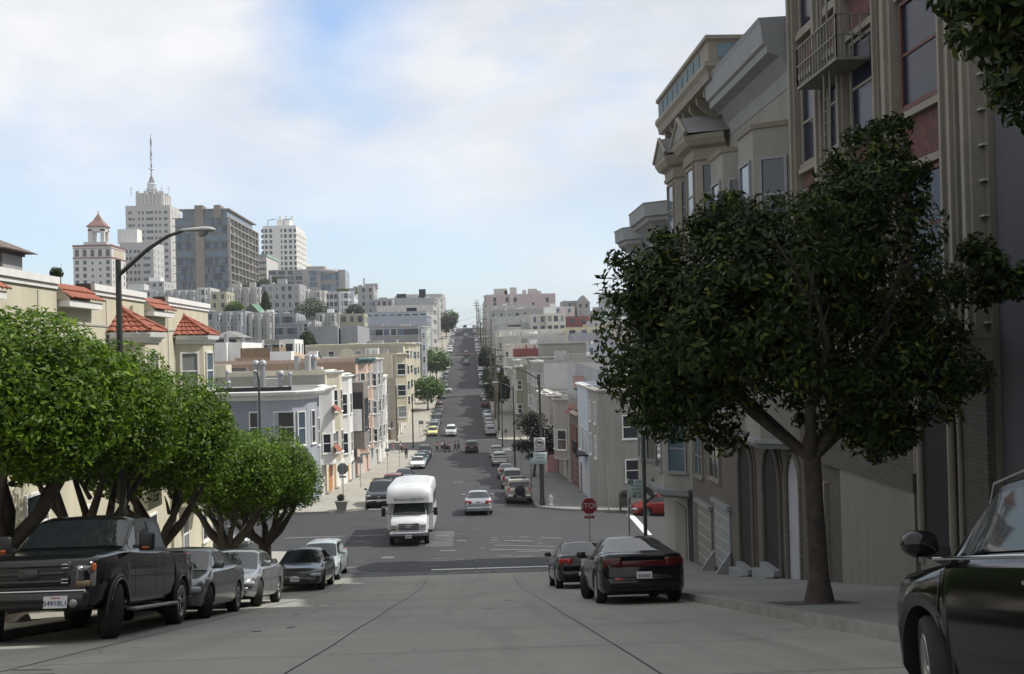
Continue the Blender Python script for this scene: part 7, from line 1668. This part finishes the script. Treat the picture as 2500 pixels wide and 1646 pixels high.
for sx in (1, -1):
    b = MB(); v = [(sx * .99, 1.12, 1.42), (sx * .985, 2.4, 1.42), (sx * .86, 1.95, 2.15), (sx * .86, 1.12, 2.15)]; b.face(v if sx > 0 else v[::-1], CARGLASS); b.build('side_window', bus)
    b = MB(); b.bbox((sx * 1.36, 2.25, 1.62), (.22, .1, .42), BLACKP, .03, 2); b.tube([(sx * .97, 2.2, 1.5), (sx * 1.3, 2.25, 1.62)], .02, BLACKP, 5); b.build('mirror', bus)
    b = MB(); b.bbox((sx * .76, 3.47, 1.02), (.3, .12, .17), LAMPW, .03, 2); b.bbox((sx * .76, 3.47, .86), (.3, .11, .12), LAMPW if sx < 0 else mat('lamp_gold', (.4, .3, .15), .2), .03, 2); b.build('headlight', bus)
    for k in range(4):
        b = MB(); b.bbox((sx * 1.2, -3.6 + k * 1.15, 2.05), (.03, .95, .7), CARGLASS, .012, 2); b.build('side_window', bus)
b = MB(); b.bbox((0, 3.5, .98), (1.15, .08, .42), CHROME, .04, 2)
for k in range(4): b.bbox((0, 3.55, .84 + k * .09), (.98, .02, .045), BLACKP, .006, 1)
b.bbox((0, 3.565, .98), (.3, .03, .12), STEEL, .012, 3); b.build('grille', bus)
b = MB(); b.bbox((0, 3.56, .63), (1.94, .2, .22), CHROME, .06, 3); b.bbox((0, 3.58, .5), (1.2, .12, .12), BLACKP, .03, 2); b.build('front_bumper', bus)
b = MB(); b.box(-.16, .16, 3.665, 3.675, .42, .58, PLATE)
for q_ in range(7): b.box(-.12 + q_ * .036, -.1 + q_ * .036, 3.676, 3.679, .465, .53, INK)
b.build('licence_plate', bus)
for x_, yy in ((-.12, 2.15), (0, 2.15), (.12, 2.15), (-.95, 2.1), (.95, 2.1)):
    b = MB(); b.bbox((x_ * 1.2, yy + .1, 3.0 if abs(x_) < .5 else 2.9), (.04, .06, .04), mat('marker_amber', (.18, .07, .03), .3), .012, 2); b.build('marker_lamp', bus)
b = MB(); b.box(1.2, 1.24, .2, 1.2, .62, 1.4, WBUS); b.box(1.2, 1.55, .95, 1.0, 1.75, 1.8, WBUS); b.build('service_door', bus)
wt, wrm = wheel_meshes(.38, .25)
for yw in (2.6, -2.5):
    for sx in (1, -1): o = child('wheel', wt, bus, (sx * .9, yw, .38), (0, 0, 0 if sx > 0 else math.pi)); child('rim', wrm, o)
b = MB(); b.box(-.8, .8, -4.2, 3.2, .4, .6, BLACKP); b.build('underbody', bus)
LET = mat('grey_lettering', (.16, .17, .2), .6)
for (s_, x_, sz) in (('P', .72, .23), ('ENINSULA', .28, .185), ('D', -.22, .23), ('EL', -.38, .185), ('R', -.56, .23), ('EY', -.74, .185)):
    o = child('lettering', text_mesh(s_, sz, LET, .006), bus, (x_, 2.742, 2.3 + (.012 if sz > .19 else 0)), (R(0), 0, math.pi))
bus.location = (-1.86, 60.6, ground(-1.6, 60.4)); bus.rotation_euler = (-pitch_at(-1.6, 60.5, 2.5), 0, math.pi)
# ------------------------------------------------------------------ street lamps, poles, signs
def lamp(x, y, h, arm, direction, label, r_=.09, name='street_lamp', grp='street lamps with curved arms', head=(.75, .3, .18), rise=.5, thick=0):
    g = ground(x, y) + KERB; root = empty(name, (x, y, g), label, 'street lamp', grp); dx, dy = direction
    b = MB(); b.tube([(x, y, g - .1), (x, y, g + h * .5), (x, y, g + h)], [r_ * 1.3, r_, r_ * .8], DARKMETAL, 10); b.lathe([(r_ * 2, 0), (r_ * 1.9, .35), (r_ * 1.2, .5)], DARKMETAL, (x, y, g), n=10)
    if thick: b.tube([(x, y, g), (x, y, g + 3.2)], thick, DARKMETAL, 12)
    b.build('post', root)
    b = MB(); b.tube([(x, y, g + h - .35), (x + dx * arm * .45, y + dy * arm * .45, g + h + rise * .35), (x + dx * arm * .75, y + dy * arm * .75, g + h + rise * .8), (x + dx * arm, y + dy * arm, g + h + rise)], [.05, .045, .04, .035], DARKMETAL, 8); b.build('arm', root)
    c = (x + dx * (arm + head[0] * .4), y + dy * (arm + head[0] * .4), g + h + rise); rot = Matrix.Rotation(math.atan2(dy, dx), 3, 'Z')
    b = MB(); n = 12; pr = [(-.5, .25), (-.4, .5), (-.1, .75), (.2, .95), (.4, .8), (.5, .35)]; vs = []
    for t, q in pr:
        for k in range(n):
            a = 2 * math.pi * k / n; v = Vector((t * head[0], math.cos(a) * q * head[1] / 2, math.sin(a) * q * head[2] / 2 * (1 if math.sin(a) > 0 else .5))); v = rot @ v; vs.append((c[0] + v.x, c[1] + v.y, c[2] + v.z))
    fs = [(j * n + k, (j + 1) * n + k, (j + 1) * n + (k + 1) % n, j * n + (k + 1) % n) for j in range(len(pr) - 1) for k in range(n)] + [tuple(range(n)), tuple(reversed(range(5 * n, 6 * n)))]
    b.raw(vs, fs, mat('lamp_housing', (.38, .39, .38), .4, var=.1), True); hd = b.build('lamp_head', root)
    v = rot @ Vector((.12 * head[0], 0, -head[2] * .2)); b = MB(); b.lathe([(head[1] * .42, 0), (head[1] * .36, -.06), (head[1] * .2, -.11), (0, -.12)], mat('lamp_glass', (.35, .37, .36), .1, spec=.8), (c[0] + v.x, c[1] + v.y, c[2] + v.z), n=14); b.build('lens', hd)
    return root
lamp(-6.32, 24.9, 7.75, 1.45, (1, 0), 'tall near street lamp with long curved arm against the hilltop towers', .075, rise=.62, head=(.78, .32, .18))
lamp(-12.6, 74.6, 9.0, .8, (0, -1), 'slim dark lamp before the blue grey corner house', .08)
lamp(-10.4, 180.6, 8.6, .5, (0, -1), 'thin lamp post standing before the tan and cream turret house', .08)
lamp(-7.3, 170.5, 8.2, 1.5, (.5, .87), 'green lamp post at the corner of the second crossing, left', .1)
lamp(-7.0, 246, 8.5, 1.4, (1, 0), 'lamp near the spreading tree on the left, third block', .09)
lamp(6.35, 77.2, 9.1, 1.9, (-1, 0), 'lamp post at the right crossing corner carrying the truck prohibition sign', .1, thick=.16, rise=.55)
lamp(6.35, 123, 9.2, 1.7, (-1, 0), 'second lamp on the right, beyond the sign post', .09)
lamp(6.35, 168, 9.2, 2.0, (-1, 0), 'third lamp on the right, at the second crossing', .09)
lamp(6.35, 215, 9.2, 2.0, (-1, 0), 'fourth lamp on the right, beside the leaning utility poles', .09)
lamp(-6.4, 340, 9.2, 1.8, (1, 0), 'small far lamp over the green round tree, left', .1)
lamp(-6.4, 560, 10.5, 1.8, (1, 0), 'tiny lamp silhouetted above the crest tree on the left', .12)
# utility poles with cross arms, and their wires
tops = []
for k, (y, h, lab) in enumerate(((188, 14.6, 'tall weathered utility pole nearest on the right, behind the capped pickup'), (212, 12.5, 'second utility pole up the right side'), (246, 13.0, 'third utility pole up the right side'), (282, 13.5, 'fourth utility pole, above the third crossing'), (318, 13.0, 'fifth utility pole on the right side'), (356, 13.5, 'sixth utility pole, below the fourth crossing'), (398, 13.5, 'seventh utility pole on the right side'), (440, 13.5, 'eighth utility pole on the right side'), (490, 14, 'ninth utility pole, at the fifth crossing'), (535, 14, 'tenth utility pole near the crest'), (575, 14.5, 'last utility pole on the crest, highest against the sky'))):
    x = 6.4; g = ground(x, y) + KERB; ln = (-.35, .2, .1)[k % 3]; root = empty('utility_pole', (x, y, g), lab, 'utility pole', 'wooden utility poles along the right pavement')
    tx = x + ln; b = MB(); b.tube([(x, y, g - .3), (x + ln / 2, y, g + h / 2), (tx, y, g + h)], [.2, .17, .13], WOOD, 8); b.build('post', root)
    b = MB()
    for dz, wd in ((.5, 1.3), (1.6, 1.5), (3.2, .9)):
        z = g + h - dz; b.box(tx - wd, tx + wd, y - .22, y - .1, z - .07, z + .07, WOOD)
        for q in (-.95, -.45, .45, .95): b.tube([(tx + q * wd, y - .16, z + .07), (tx + q * wd, y - .16, z + .22)], .04, BLACKP, 5)
    b.build('cross_arm', root)
    if k % 3 == 0: b = MB(); b.lathe([(.0, 0), (.28, 0), (.28, .9), (0, .95)], STEEL, (tx + .4, y, g + h - 4.4), n=10); b.build('transformer', root)
    tops.append((tx, y, g + h))
wires = empty('overhead_wires', (6.4, 380, 0), 'thin black overhead wires strung between the utility poles', 'wire')
b = MB(); BW = mat('wire_black', (.02, .02, .02), .7, var=0)
for (x0, y0, z0), (x1, y1, z1) in zip(tops[:-1], tops[1:]):
    for dz, off in ((.25, -1.2), (.25, 1.2), (1.35, -.7), (1.35, .7), (3.0, 0)):
        pts = [(x0 + off + (x1 - x0) * t, y0 + (y1 - y0) * t, z0 - dz + (z1 - z0) * t - 2.2 * t * (1 - t)) for t in np.linspace(0, 1, 7)]; b.tube(pts, .022, BW, 4, cap=False)
b.build('wire', wires)
b = MB()
for k, (x0, y0, z0) in enumerate(tops[3:]):
    for q in range(2):
        pts = [(x0 + (-18.2) * t, y0 + (8 if q else -6) * t, z0 - 2.5 - 2 * q - 1.5 * math.sin(math.pi * t) - 2.0 * t) for t in np.linspace(0, 1, 9)]; b.tube(pts, .02, BW, 4, cap=False)
b.build('service_wire', wires)

def post_sign(name, x, y, h, label, cat, r_=.03, grp=None, m=STEEL):
    g = ground(x, y) + KERB; root = empty(name, (x, y, g), label, cat, grp); b = MB(); b.tube([(x, y, g - .1), (x, y, g + h)], r_, m, 8); b.build('post', root); return root, g
def octagon(b, x, y, z, r_, m, t=.012):
    p = [(x + r_ * math.cos(R(22.5 + 45 * k)), z + r_ * math.sin(R(22.5 + 45 * k))) for k in range(8)]
    b.face([(a, y - t, c) for a, c in p], m); b.face([(a, y + t, c) for a, c in p][::-1], m)
    for (a, c), (d, e) in zip(p, p[1:] + p[:1]): b.face([(a, y - t, c), (a, y + t, c), (d, y + t, e), (d, y - t, e)], m)
SRED = mat('sign_red', (.2, .012, .016), .5, var=.08); SWH = mat('sign_white', (.5, .51, .52), .5, var=.05); SBK = mat('sign_black', (.02, .02, .02), .6, var=0)
SBACK = mat('sign_back', (.2, .21, .22), .5, metal=.4, var=.1)
# STOP with ALL WAY plate, right
x, y = 6.72, 50; st, g = post_sign('stop_sign', x, y, 2.6, 'red STOP sign with a small red plate below, right of the black sedans', 'stop sign', .028)
z = W(1444, 1235, 50).z
b = MB(); octagon(b, x, y - .05, z, .40, SWH, .01); f = b.build('sign_plate', st); b = MB(); octagon(b, x, y - .064, z, .375, SRED, .004); b.build('red_face', f)
child('lettering', text_mesh('STOP', .335, SWH, .003), f, Vector((x, y - .072, z)) - org(st))
b = MB(); b.bbox((x, y - .05, z - .5), (.46, .02, .13), SRED, .008, 1); f = b.build('lower_plate', st); child('lettering', text_mesh('ALL WAY', .09, SWH, .003), f, Vector((x, y - .064, z - .5)) - org(st))
# backs of signs on the left
x, y = -7.3, 75.8; st, g = post_sign('stop_sign', x, y, 3.15, 'grey back of a stop sign rising from a planter on the left corner', 'stop sign', .03); b = MB(); octagon(b, x, y + .04, g + 2.75, .4, SBACK); b.build('sign_plate', st); b = MB(); b.bbox((x, y + .04, g + 2.2), (.45, .02, .13), SBACK, .005, 1); b.build('lower_plate', st)
pb_ = empty('planter', (x - .1, y - .5, g), 'square grey concrete planter with a leafy plant at the foot of the stop sign', 'planter')
b = MB(); b.raw([(x - .32, y - .75, g), (x + .22, y - .75, g), (x + .22, y - .25, g), (x - .32, y - .25, g), (x - .45, y - .88, g + .62), (x + .35, y - .88, g + .62), (x + .35, y - .12, g + .62), (x - .45, y - .12, g + .62)], [(0, 3, 2, 1), (0, 1, 5, 4), (1, 2, 6, 5), (2, 3, 7, 6), (3, 0, 4, 7), (4, 5, 6, 7)], mat('planter_concrete', (.24, .24, .22), .9, var=.2, scale=4)); b.bbox((x - .05, y - .5, g + .6), (.88, .84, .1), mat('planter_concrete', (.24, .24, .22), .9), .02, 2); b.build('pot', pb_)
foliage('plant', pb_, [(x - .1, y - .5, g + .85, .22, .2, .25)], 300, .16, GREYL, 81, shell=.9)
for x, y, h, w_, hh, lab in ((-8.4, 99, 2.75, .45, .6, 'back of a square parking sign on a thin post before the dark house'), (-7.45, 119, 2.8, .5, .35, 'street name blade on a dark post above the slate sedan'), (-7.2, 135, 2.6, .35, .5, 'small sign on a thin post beside the white sedan'), (-7.0, 186, 2.7, .8, .6, 'two-legged information board on the left pavement beyond the crossing'), (10.6, 74.2, 3.2, .1, .1, 'bare thin post on the right corner beside the mailbox'), (6.6, 113, 3.0, .3, .4, 'thin sign post on the right near the windswept tree'), (6.6, 160, 3.2, .5, .5, 'dark sign before the second crossing, right')):
    st, g = post_sign('street_sign', x, y, h, lab, 'sign', .03); 
    if 'two-legged' in lab: b = MB(); b.tube([(x + .6, y, g), (x + .6, y, g + h)], .03, STEEL, 6); b.build('post', st)
    if w_ > .2: b = MB(); b.bbox((x + (.3 if w_ > .7 else 0), y + .04, g + h - hh / 2), (w_, .02, hh), SBACK, .005, 1); b.build('sign_plate', st)
# green and white parking sign, right of the coupe
x, y = 7.95, 46; st, g = post_sign('parking_sign', x, y, 3.5, 'green and white two hour parking sign on a grey post by the taupe corner house', 'sign', .045)
z = W(1558, 1193, 46).z; b = MB(); SGW = mat('parking_white', (.36, .42, .42), .5, var=.05); SGN = mat('sign_green', (.01, .12, .09), .5); b.bbox((x + .31, y - .06, z), (.62, .02, .78), SGW, .01, 1); f = b.build('sign_plate', st)
b = MB(); b.box(x + .01, x + .2, y - .078, y - .071, z + .18, z + .38, SGN); b.build('green_field', f); child('lettering', text_mesh('2', .2, SGW, .003), f, Vector((x + .105, y - .08, z + .28)) - org(st))
for q, (tx_, sz) in enumerate((('HOUR', .1), ('PARKING', .09), ('8AM-6PM', .09), ('MON-FRI', .085))): child('lettering', text_mesh(tx_, sz, SGN, .002), f, Vector((x + (.4 if q == 0 else .31), y - .074, z + (.28 - .15 * q))) - org(st))
b = MB(); b.box(x + .2, x + .3, y - .078, y - .071, z - .34, z - .26, mat('sign_brown', (.12, .05, .03), .6)); b.box(x + .45, x + .53, y - .078, y - .071, z - .32, z - .27, mat('sign_gold', (.35, .25, .08), .6)); b.build('logo', f)
x, y = 8.95, 48; st, g = post_sign('utility_post', x, y, 5.4, 'plain dark steel post between the parking sign and the corner house', 'post', .085, m=DARKMETAL)
# truck prohibition and weight sign on the lamp post
x, y = 6.35, 77.0; z1 = W(1318, 1084, 77).z; z2 = W(1321, 1118, 77).z
ts1 = empty('traffic_sign', (x, y - .2, z1), 'white square sign with a black ringed truck crossed out, on the lamp post', 'sign', 'signs on the right lamp post')
b = MB(); b.bbox((x - .12, y - .2, z1), (.78, .02, .92), SWH, .01, 1); f = b.build('sign_plate', ts1); b = MB(); b.lathe([(.3, 0), (.25, 0)], SBK, (x - .12, y - .213, z1 + .08), axis='Y', n=28); b.lathe([(.25, 0), (.3, 0)], SBK, (x - .12, y - .214, z1 + .08), axis='Y', n=28)
b.box(x - .3, x - .02, y - .222, y - .214, z1 + .06, z1 + .2, SBK); b.box(x - .02, x + .08, y - .222, y - .214, z1 + .06, z1 + .14, SBK)
for wx in (-.25, -.05, .04): b.lathe([(0, 0), (.035, 0)], SBK, (x + wx - .0, y - .224, z1 + .04), axis='Y', n=10); b.lathe([(.035, 0), (0, 0)], SBK, (x + wx, y - .223, z1 + .04), axis='Y', n=10)
b.build('truck_symbol', f); b = MB(); rm_ = Matrix.Rotation(R(38), 3, 'Y'); b.box(x - .4, x + .16, y - .229, y - .226, z1 + .065, z1 + .095, mat('ban_red', (.4, .1, .1), .6), rm_, (x - .12, y - .227, z1 + .08)); b.build('slash', f)
child('lettering', text_mesh('OVER 3 TONS', .1, SBK, .003), f, Vector((x - .12, y - .214, z1 - .33)) - org(ts1))
ts2 = empty('traffic_sign', (x, y - .2, z2), 'white text sign about tour buses hanging below the truck sign', 'sign', 'signs on the right lamp post')
b = MB(); b.bbox((x - .1, y - .2, z2), (.95, .02, .8), mat('sign_pale', (.4, .47, .47), .5), .01, 1); f = b.build('sign_plate', ts2)
for tx_, sz, dz in (('TOUR BUSES', .14, .22), ('OF MORE', .12, .04), ('PROHIBITED', .1, -.27)): child('lettering', text_mesh(tx_, sz, SBK, .003), f, Vector((x - .1, y - .214, z2 + dz)) - org(ts2))
x, y = 5.95, 83.2; st, g = post_sign('parking_sign', x, y, 3.1, 'small green and white parking sign left of the truck sign', 'sign', .03, m=DARKMETAL)
b = MB(); b.bbox((x + .1, y - .04, g + 2.8), (.42, .02, .5), SGW, .005, 1); b.box(x - .08, x + .05, y - .055, y - .05, g + 2.93, g + 3.03, SGN); b.build('sign_plate', st)
# mailbox, hydrants, bin
MBX = mat('mailbox_olive', (.06, .062, .05), .5, var=.15)
x, y = 11.75, 73.6 + .9; g = ground(x, y) + KERB; mb_ = empty('mailbox', (x, y, g), 'dark round-topped mailbox on four legs on the right corner', 'mailbox')
b = MB(); n_ = 10; pts = [(-.36, .3), (-.36, 1.05)] + [(-.36 * math.cos(R(180 * k / n_)), 1.05 + .36 * math.sin(R(180 * k / n_))) for k in range(1, n_)] + [(.36, 1.05), (.36, .3)]
for yy, rv in ((y - .32, False), (y + .32, True)): f_ = [(x + a, yy, g + c) for a, c in pts]; b.face(f_ if rv else f_[::-1], MBX)
for (a, c), (d_, e) in zip(pts, pts[1:] + pts[:1]): b.face([(x + a, y - .32, g + c), (x + a, y + .32, g + c), (x + d_, y + .32, g + e), (x + d_, y - .32, g + e)], MBX)
b.build('body', mb_)
for sx in (-.3, .3):
    for sy in (-.26, .26): b = MB(); b.box(x + sx - .03, x + sx + .03, y + sy - .03, y + sy + .03, g, g + .32, MBX); b.build('leg', mb_)
b = MB(); b.box(x - .25, x + .25, y - .345, y - .32, g + .95, g + 1.15, BLACKP); b.build('chute_door', mb_)
WHY = mat('hydrant_white', (.6, .6, .57), .5, var=.1)
for x, y, lab in ((6.95, 77.0, 'white fire hydrant at the foot of the lamp post on the right corner'), (6.4, 184.5, 'tiny white hydrant by the utility pole across the second crossing'), (-6.5, 183.5, 'white hydrant beside the yellow hatchback'), (6.5, 140, 'white hydrant among the parked pickups on the right')):
    g = ground(x, y) + KERB; h_ = empty('fire_hydrant', (x, y, g), lab, 'hydrant', 'white fire hydrants')
    b = MB(); b.lathe([(.17, 0), (.17, .06), (.12, .08), (.12, .52), (.16, .54), (.16, .6), (.13, .64), (.09, .72), (.03, .75), (0, .8)], WHY, (x, y, g), n=14); b.build('barrel', h_)
    b = MB(); b.lathe([(.07, .0), (.07, .1), (0, .1)], WHY, (x + .1, y, g + .42), axis='X', n=10); b.lathe([(.0, -.1), (.07, -.1), (.07, 0)], WHY, (x - .1, y, g + .42), axis='X', n=10); b.lathe([(0, -.12), (.06, -.12), (.06, 0)], WHY, (x, y - .1, g + .4), axis='Y', n=10); b.build('outlet', h_)
# yellow kerb ramp, left
b = MB(); x, y = -7.4, 110; b.face([(-8.6, 108.6, ground(-8, 108.6) + KERB + .006), (-6.5, 108.6, ground(-8, 108.6) + KERB + .006), (-6.5, 110, ground(-8, 110) + KERB + .006), (-8.6, 110, ground(-8, 110) + KERB + .006)], mat('yellow_pavement', (.55, .38, .1), .8, var=.15)); tag(b.build('pavement_marking'), kind='structure')

# ------------------------------------------------------------------ people at the second crossing
SKIN = mat('skin', (.35, .2, .14), .6, var=.05)
def skinned(name, chain, m, parent, sub=1):
    """one continuous surface grown round a skeleton of joints: chain = (points {key: (pos, radius)}, edges)"""
    P, E = chain; keys = list(P); me = bpy.data.meshes.new(name); me.from_pydata([P[k][0] for k in keys], [(keys.index(a), keys.index(b_)) for a, b_ in E], [])
    o = bpy.data.objects.new(name, me); COL.objects.link(o); md = o.modifiers.new('skin', 'SKIN')
    for i, k in enumerate(keys):
        r_ = P[k][1]; o.data.skin_vertices[0].data[i].radius = (r_ if not isinstance(r_, tuple) else r_[0], r_ if not isinstance(r_, tuple) else r_[1]); o.data.skin_vertices[0].data[i].use_root = (i == 0)
    s_ = o.modifiers.new('sub', 'SUBSURF'); s_.levels = sub; s_.render_levels = sub
    dg = bpy.context.evaluated_depsgraph_get(); dg.update(); m2 = bpy.data.meshes.new_from_object(o.evaluated_get(dg)); bpy.data.objects.remove(o)
    m2.name = name; m2.materials.clear(); m2.materials.append(m)
    for p in m2.polygons: p.use_smooth = True; p.material_index = 0
    o = bpy.data.objects.new(name, m2); COL.objects.link(o); o.parent = parent; return o
def person(x, y, h, head, shirt, trousers, hair, label, stride=.28, bag=None, seed=0, lean=0):
    """walking figure; head = heading in degrees, 0 walks to +X"""
    g = ground(x, y) + (KERB if abs(x) > 6 and not (162 < y < 183) else 0); root = empty('person', (x, y, g), label, 'person', 'people crossing the street'); k = h / 1.7; s = stride
    root.rotation_euler = (0, 0, R(head)); sw = .22
    V_ = lambda a, b_, c: (a * k, b_ * k, c * k)
    P = {'pel': (V_(0, 0, .93), .13 * k), 'chest': (V_(.03 + lean, 0, 1.28), .14 * k), 'neck': (V_(.04 + lean, 0, 1.46), .055 * k), 'head': (V_(.06 + lean, 0, 1.59), .095 * k), 'top': (V_(.06 + lean, 0, 1.66), .07 * k),
         'shL': (V_(.03 + lean, .17, 1.38), .06 * k), 'shR': (V_(.03 + lean, -.17, 1.38), .06 * k), 'elL': (V_(-sw * .4, .24, 1.1), .042 * k), 'elR': (V_(sw * .5, -.24, 1.1), .042 * k), 'haL': (V_(-sw * .3, .24, .86), .03 * k), 'haR': (V_(sw * 1.3, -.23, .9), .03 * k),
         'hipL': (V_(0, .1, .88), .09 * k), 'hipR': (V_(0, -.1, .88), .09 * k), 'knL': (V_(s * .7, .1, .48), .06 * k), 'knR': (V_(-s * .25, -.1, .47), .06 * k), 'anL': (V_(s * .95, .1, .08), .04 * k), 'anR': (V_(-s * 1.1, -.1, .1), .04 * k), 'toL': (V_(s * .95 + .16, .1, .035), .035 * k), 'toR': (V_(-s * 1.1 + .15, -.1, .04), .035 * k)}
    E = [('pel', 'chest'), ('chest', 'neck'), ('neck', 'head'), ('head', 'top'), ('chest', 'shL'), ('chest', 'shR'), ('shL', 'elL'), ('shR', 'elR'), ('elL', 'haL'), ('elR', 'haR'), ('pel', 'hipL'), ('pel', 'hipR'), ('hipL', 'knL'), ('hipR', 'knR'), ('knL', 'anL'), ('knR', 'anR'), ('anL', 'toL'), ('anR', 'toR')]
    skinned('body', (P, E), SKIN, root)
    q = {a: (P[a][0], P[a][1] * 1.22) for a in ('chest', 'pel', 'shL', 'shR', 'elL', 'elR')}
    skinned('shirt', (q, [('chest', 'pel'), ('chest', 'shL'), ('chest', 'shR'), ('shL', 'elL'), ('shR', 'elR')]), shirt, root)
    q = {a: (P[a][0], P[a][1] * 1.2) for a in ('pel', 'hipL', 'hipR', 'knL', 'knR', 'anL', 'anR')}
    skinned('trousers', (q, [('pel', 'hipL'), ('pel', 'hipR'), ('hipL', 'knL'), ('hipR', 'knR'), ('knL', 'anL'), ('knR', 'anR')]), trousers, root)
    b = MB(); c = P['head'][0]; b.lathe([(0, .12 * k), (.075 * k, .09 * k), (.105 * k, .02 * k), (.1 * k, -.05 * k), (.06 * k, -.1 * k)], hair, (c[0] - .02 * k, c[1], c[2] + .03 * k), n=10); on(root, b, 'hair')
    b = MB()
    for sy in (-.035, .035): b.bbox((c[0] + .093 * k, sy * k, c[2] + .005), (.015, .022, .012), SBK, .004, 1)
    b.bbox((c[0] + .1 * k, 0, c[2] - .02), (.03, .022, .035), SKIN, .008, 1); b.bbox((c[0] + .09 * k, 0, c[2] - .055), (.015, .05, .01), mat('lips', (.3, .1, .08), .6), .003, 1); on(root, b, 'face')
    b = MB()
    for nm in ('haL', 'haR'):
        hx, hy, hz = P[nm][0]; sg = 1 if hy > 0 else -1; b.bbox((hx, hy, hz - .04 * k), (.07 * k, .03 * k, .09 * k), SKIN, .012, 2)
        for f_ in range(4): b.tube([(hx - .027 * k + f_ * .018 * k, hy, hz - .08 * k), (hx - .02 * k + f_ * .018 * k, hy - sg * .008, hz - (.12 - .008 * abs(f_ - 1)) * k), (hx - .012 * k + f_ * .018 * k, hy - sg * .02, hz - (.145 - .01 * abs(f_ - 1)) * k)], .0085 * k, SKIN, 5)
        b.tube([(hx + .03 * k, hy, hz - .03 * k), (hx + .055 * k, hy - sg * .01, hz - .07 * k)], .01 * k, SKIN, 5)
    on(root, b, 'hands')

    return root
def cl(n_, c): return mat('cloth_' + n_, c, .9, var=.08)
BLKH = mat('dark_hair', (.02, .015, .012), .7)
person(-3.45, 163.0, 1.6, 0, cl('orange', (.45, .17, .08)), cl('black', (.02, .02, .025)), BLKH, 'person in an orange top walking at the left of the crossing group')
person(-2.75, 163.2, 1.7, 0, cl('white', (.5, .5, .52)), cl('black', (.02, .02, .025)), BLKH, 'person in a white top pushing the pram')
person(-2.35, 162.4, 1.72, 0, cl('black', (.03, .03, .035)), cl('dark', (.03, .03, .04)), BLKH, 'person dressed in black right beside the pram')
person(-1.68, 163.0, 1.45, 0, cl('pink', (.55, .2, .22)), cl('grey', (.07, .07, .08)), BLKH, 'short person in a pink top crossing alone')
person(-.75, 163.2, 1.62, 180, cl('purple', (.09, .07, .14)), cl('blue', (.05, .06, .1)), BLKH, 'person in a purple jacket before the black minivan')
person(-.25, 163.0, 1.75, 180, cl('blue', (.07, .14, .25)), cl('black', (.02, .02, .025)), BLKH, 'tall person in a blue shirt nearest the black minivan')
person(-9.9, 163.2, 1.65, 0, cl('rose', (.5, .16, .2)), cl('white2', (.4, .4, .42)), BLKH, 'person in a pink skirted outfit on the left pavement corner')
person(-8.75, 162.0, 1.7, 0, cl('pale', (.45, .45, .5)), cl('black', (.02, .02, .025)), BLKH, 'person in pale top and dark trousers walking on the left corner')
person(-8.45, 162.6, 1.62, 180, cl('lilac', (.25, .22, .3)), cl('grey', (.07, .07, .08)), BLKH, 'person in a lilac top just right of the pale-topped one')
person(-7.25, 150.5, 1.75, 90, cl('coat', (.05, .05, .055)), cl('dark', (.03, .03, .04)), mat('red_cap', (.4, .08, .03), .7), 'person in a dark coat and red cap standing by the lamp', .05)
x, y = -1.98, 163.0; g = ground(x, y); pr_ = empty('pram', (x, y, g), 'dark pram pushed across the second crossing', 'pram')
b = MB(); b.bbox((x, y, g + .6), (.7, .42, .35), cl('black', (.03, .03, .035)), .1, 3); b.lathe([(0, -.2), (.3, -.2), (.3, .2), (0, .2)], cl('black', (.03, .03, .035)), (x - .1, y, g + .8), axis='Y', n=14); b.build('seat', pr_)
b = MB(); b.tube([(x - .3, y, g + .7), (x - .6, y, g + 1.0)], .02, STEEL, 6); b.tube([(x - .3, y, g + .15), (x + .2, y, g + .6)], .02, STEEL, 6); b.tube([(x + .3, y, g + .15), (x - .2, y, g + .6)], .02, STEEL, 6); b.build('frame', pr_)
for dx in (-.32, .32):
    for dy in (-.2, .2): b = MB(); b.lathe([(.05, -.02), (.13, -.02), (.13, .02), (.05, .02)], RUBBER, (x + dx, y + dy, g + .13), axis='Y', n=12); b.build('wheel', pr_)
# ------------------------------------------------------------------ the air between us and the hills
b = MB(); b.box(-700, 700, -30, 1100, -75, 190, mat('haze_air', (1, 1, 1)))
hz = b.build('haze'); hz.data.materials.clear(); hm_ = bpy.data.materials.new('haze_air'); hm_.use_nodes = True; t = hm_.node_tree; t.nodes.clear()
vo = N(t, 'ShaderNodeVolumePrincipled'); vo.inputs['Color'].default_value = (.86, .92, 1, 1); vo.inputs['Density'].default_value = 0.00017; vo.inputs['Anisotropy'].default_value = .2
mo = N(t, 'ShaderNodeOutputMaterial'); t.links.new(vo.outputs[0], mo.inputs['Volume']); hz.data.materials.append(hm_); tag(hz, kind='stuff')
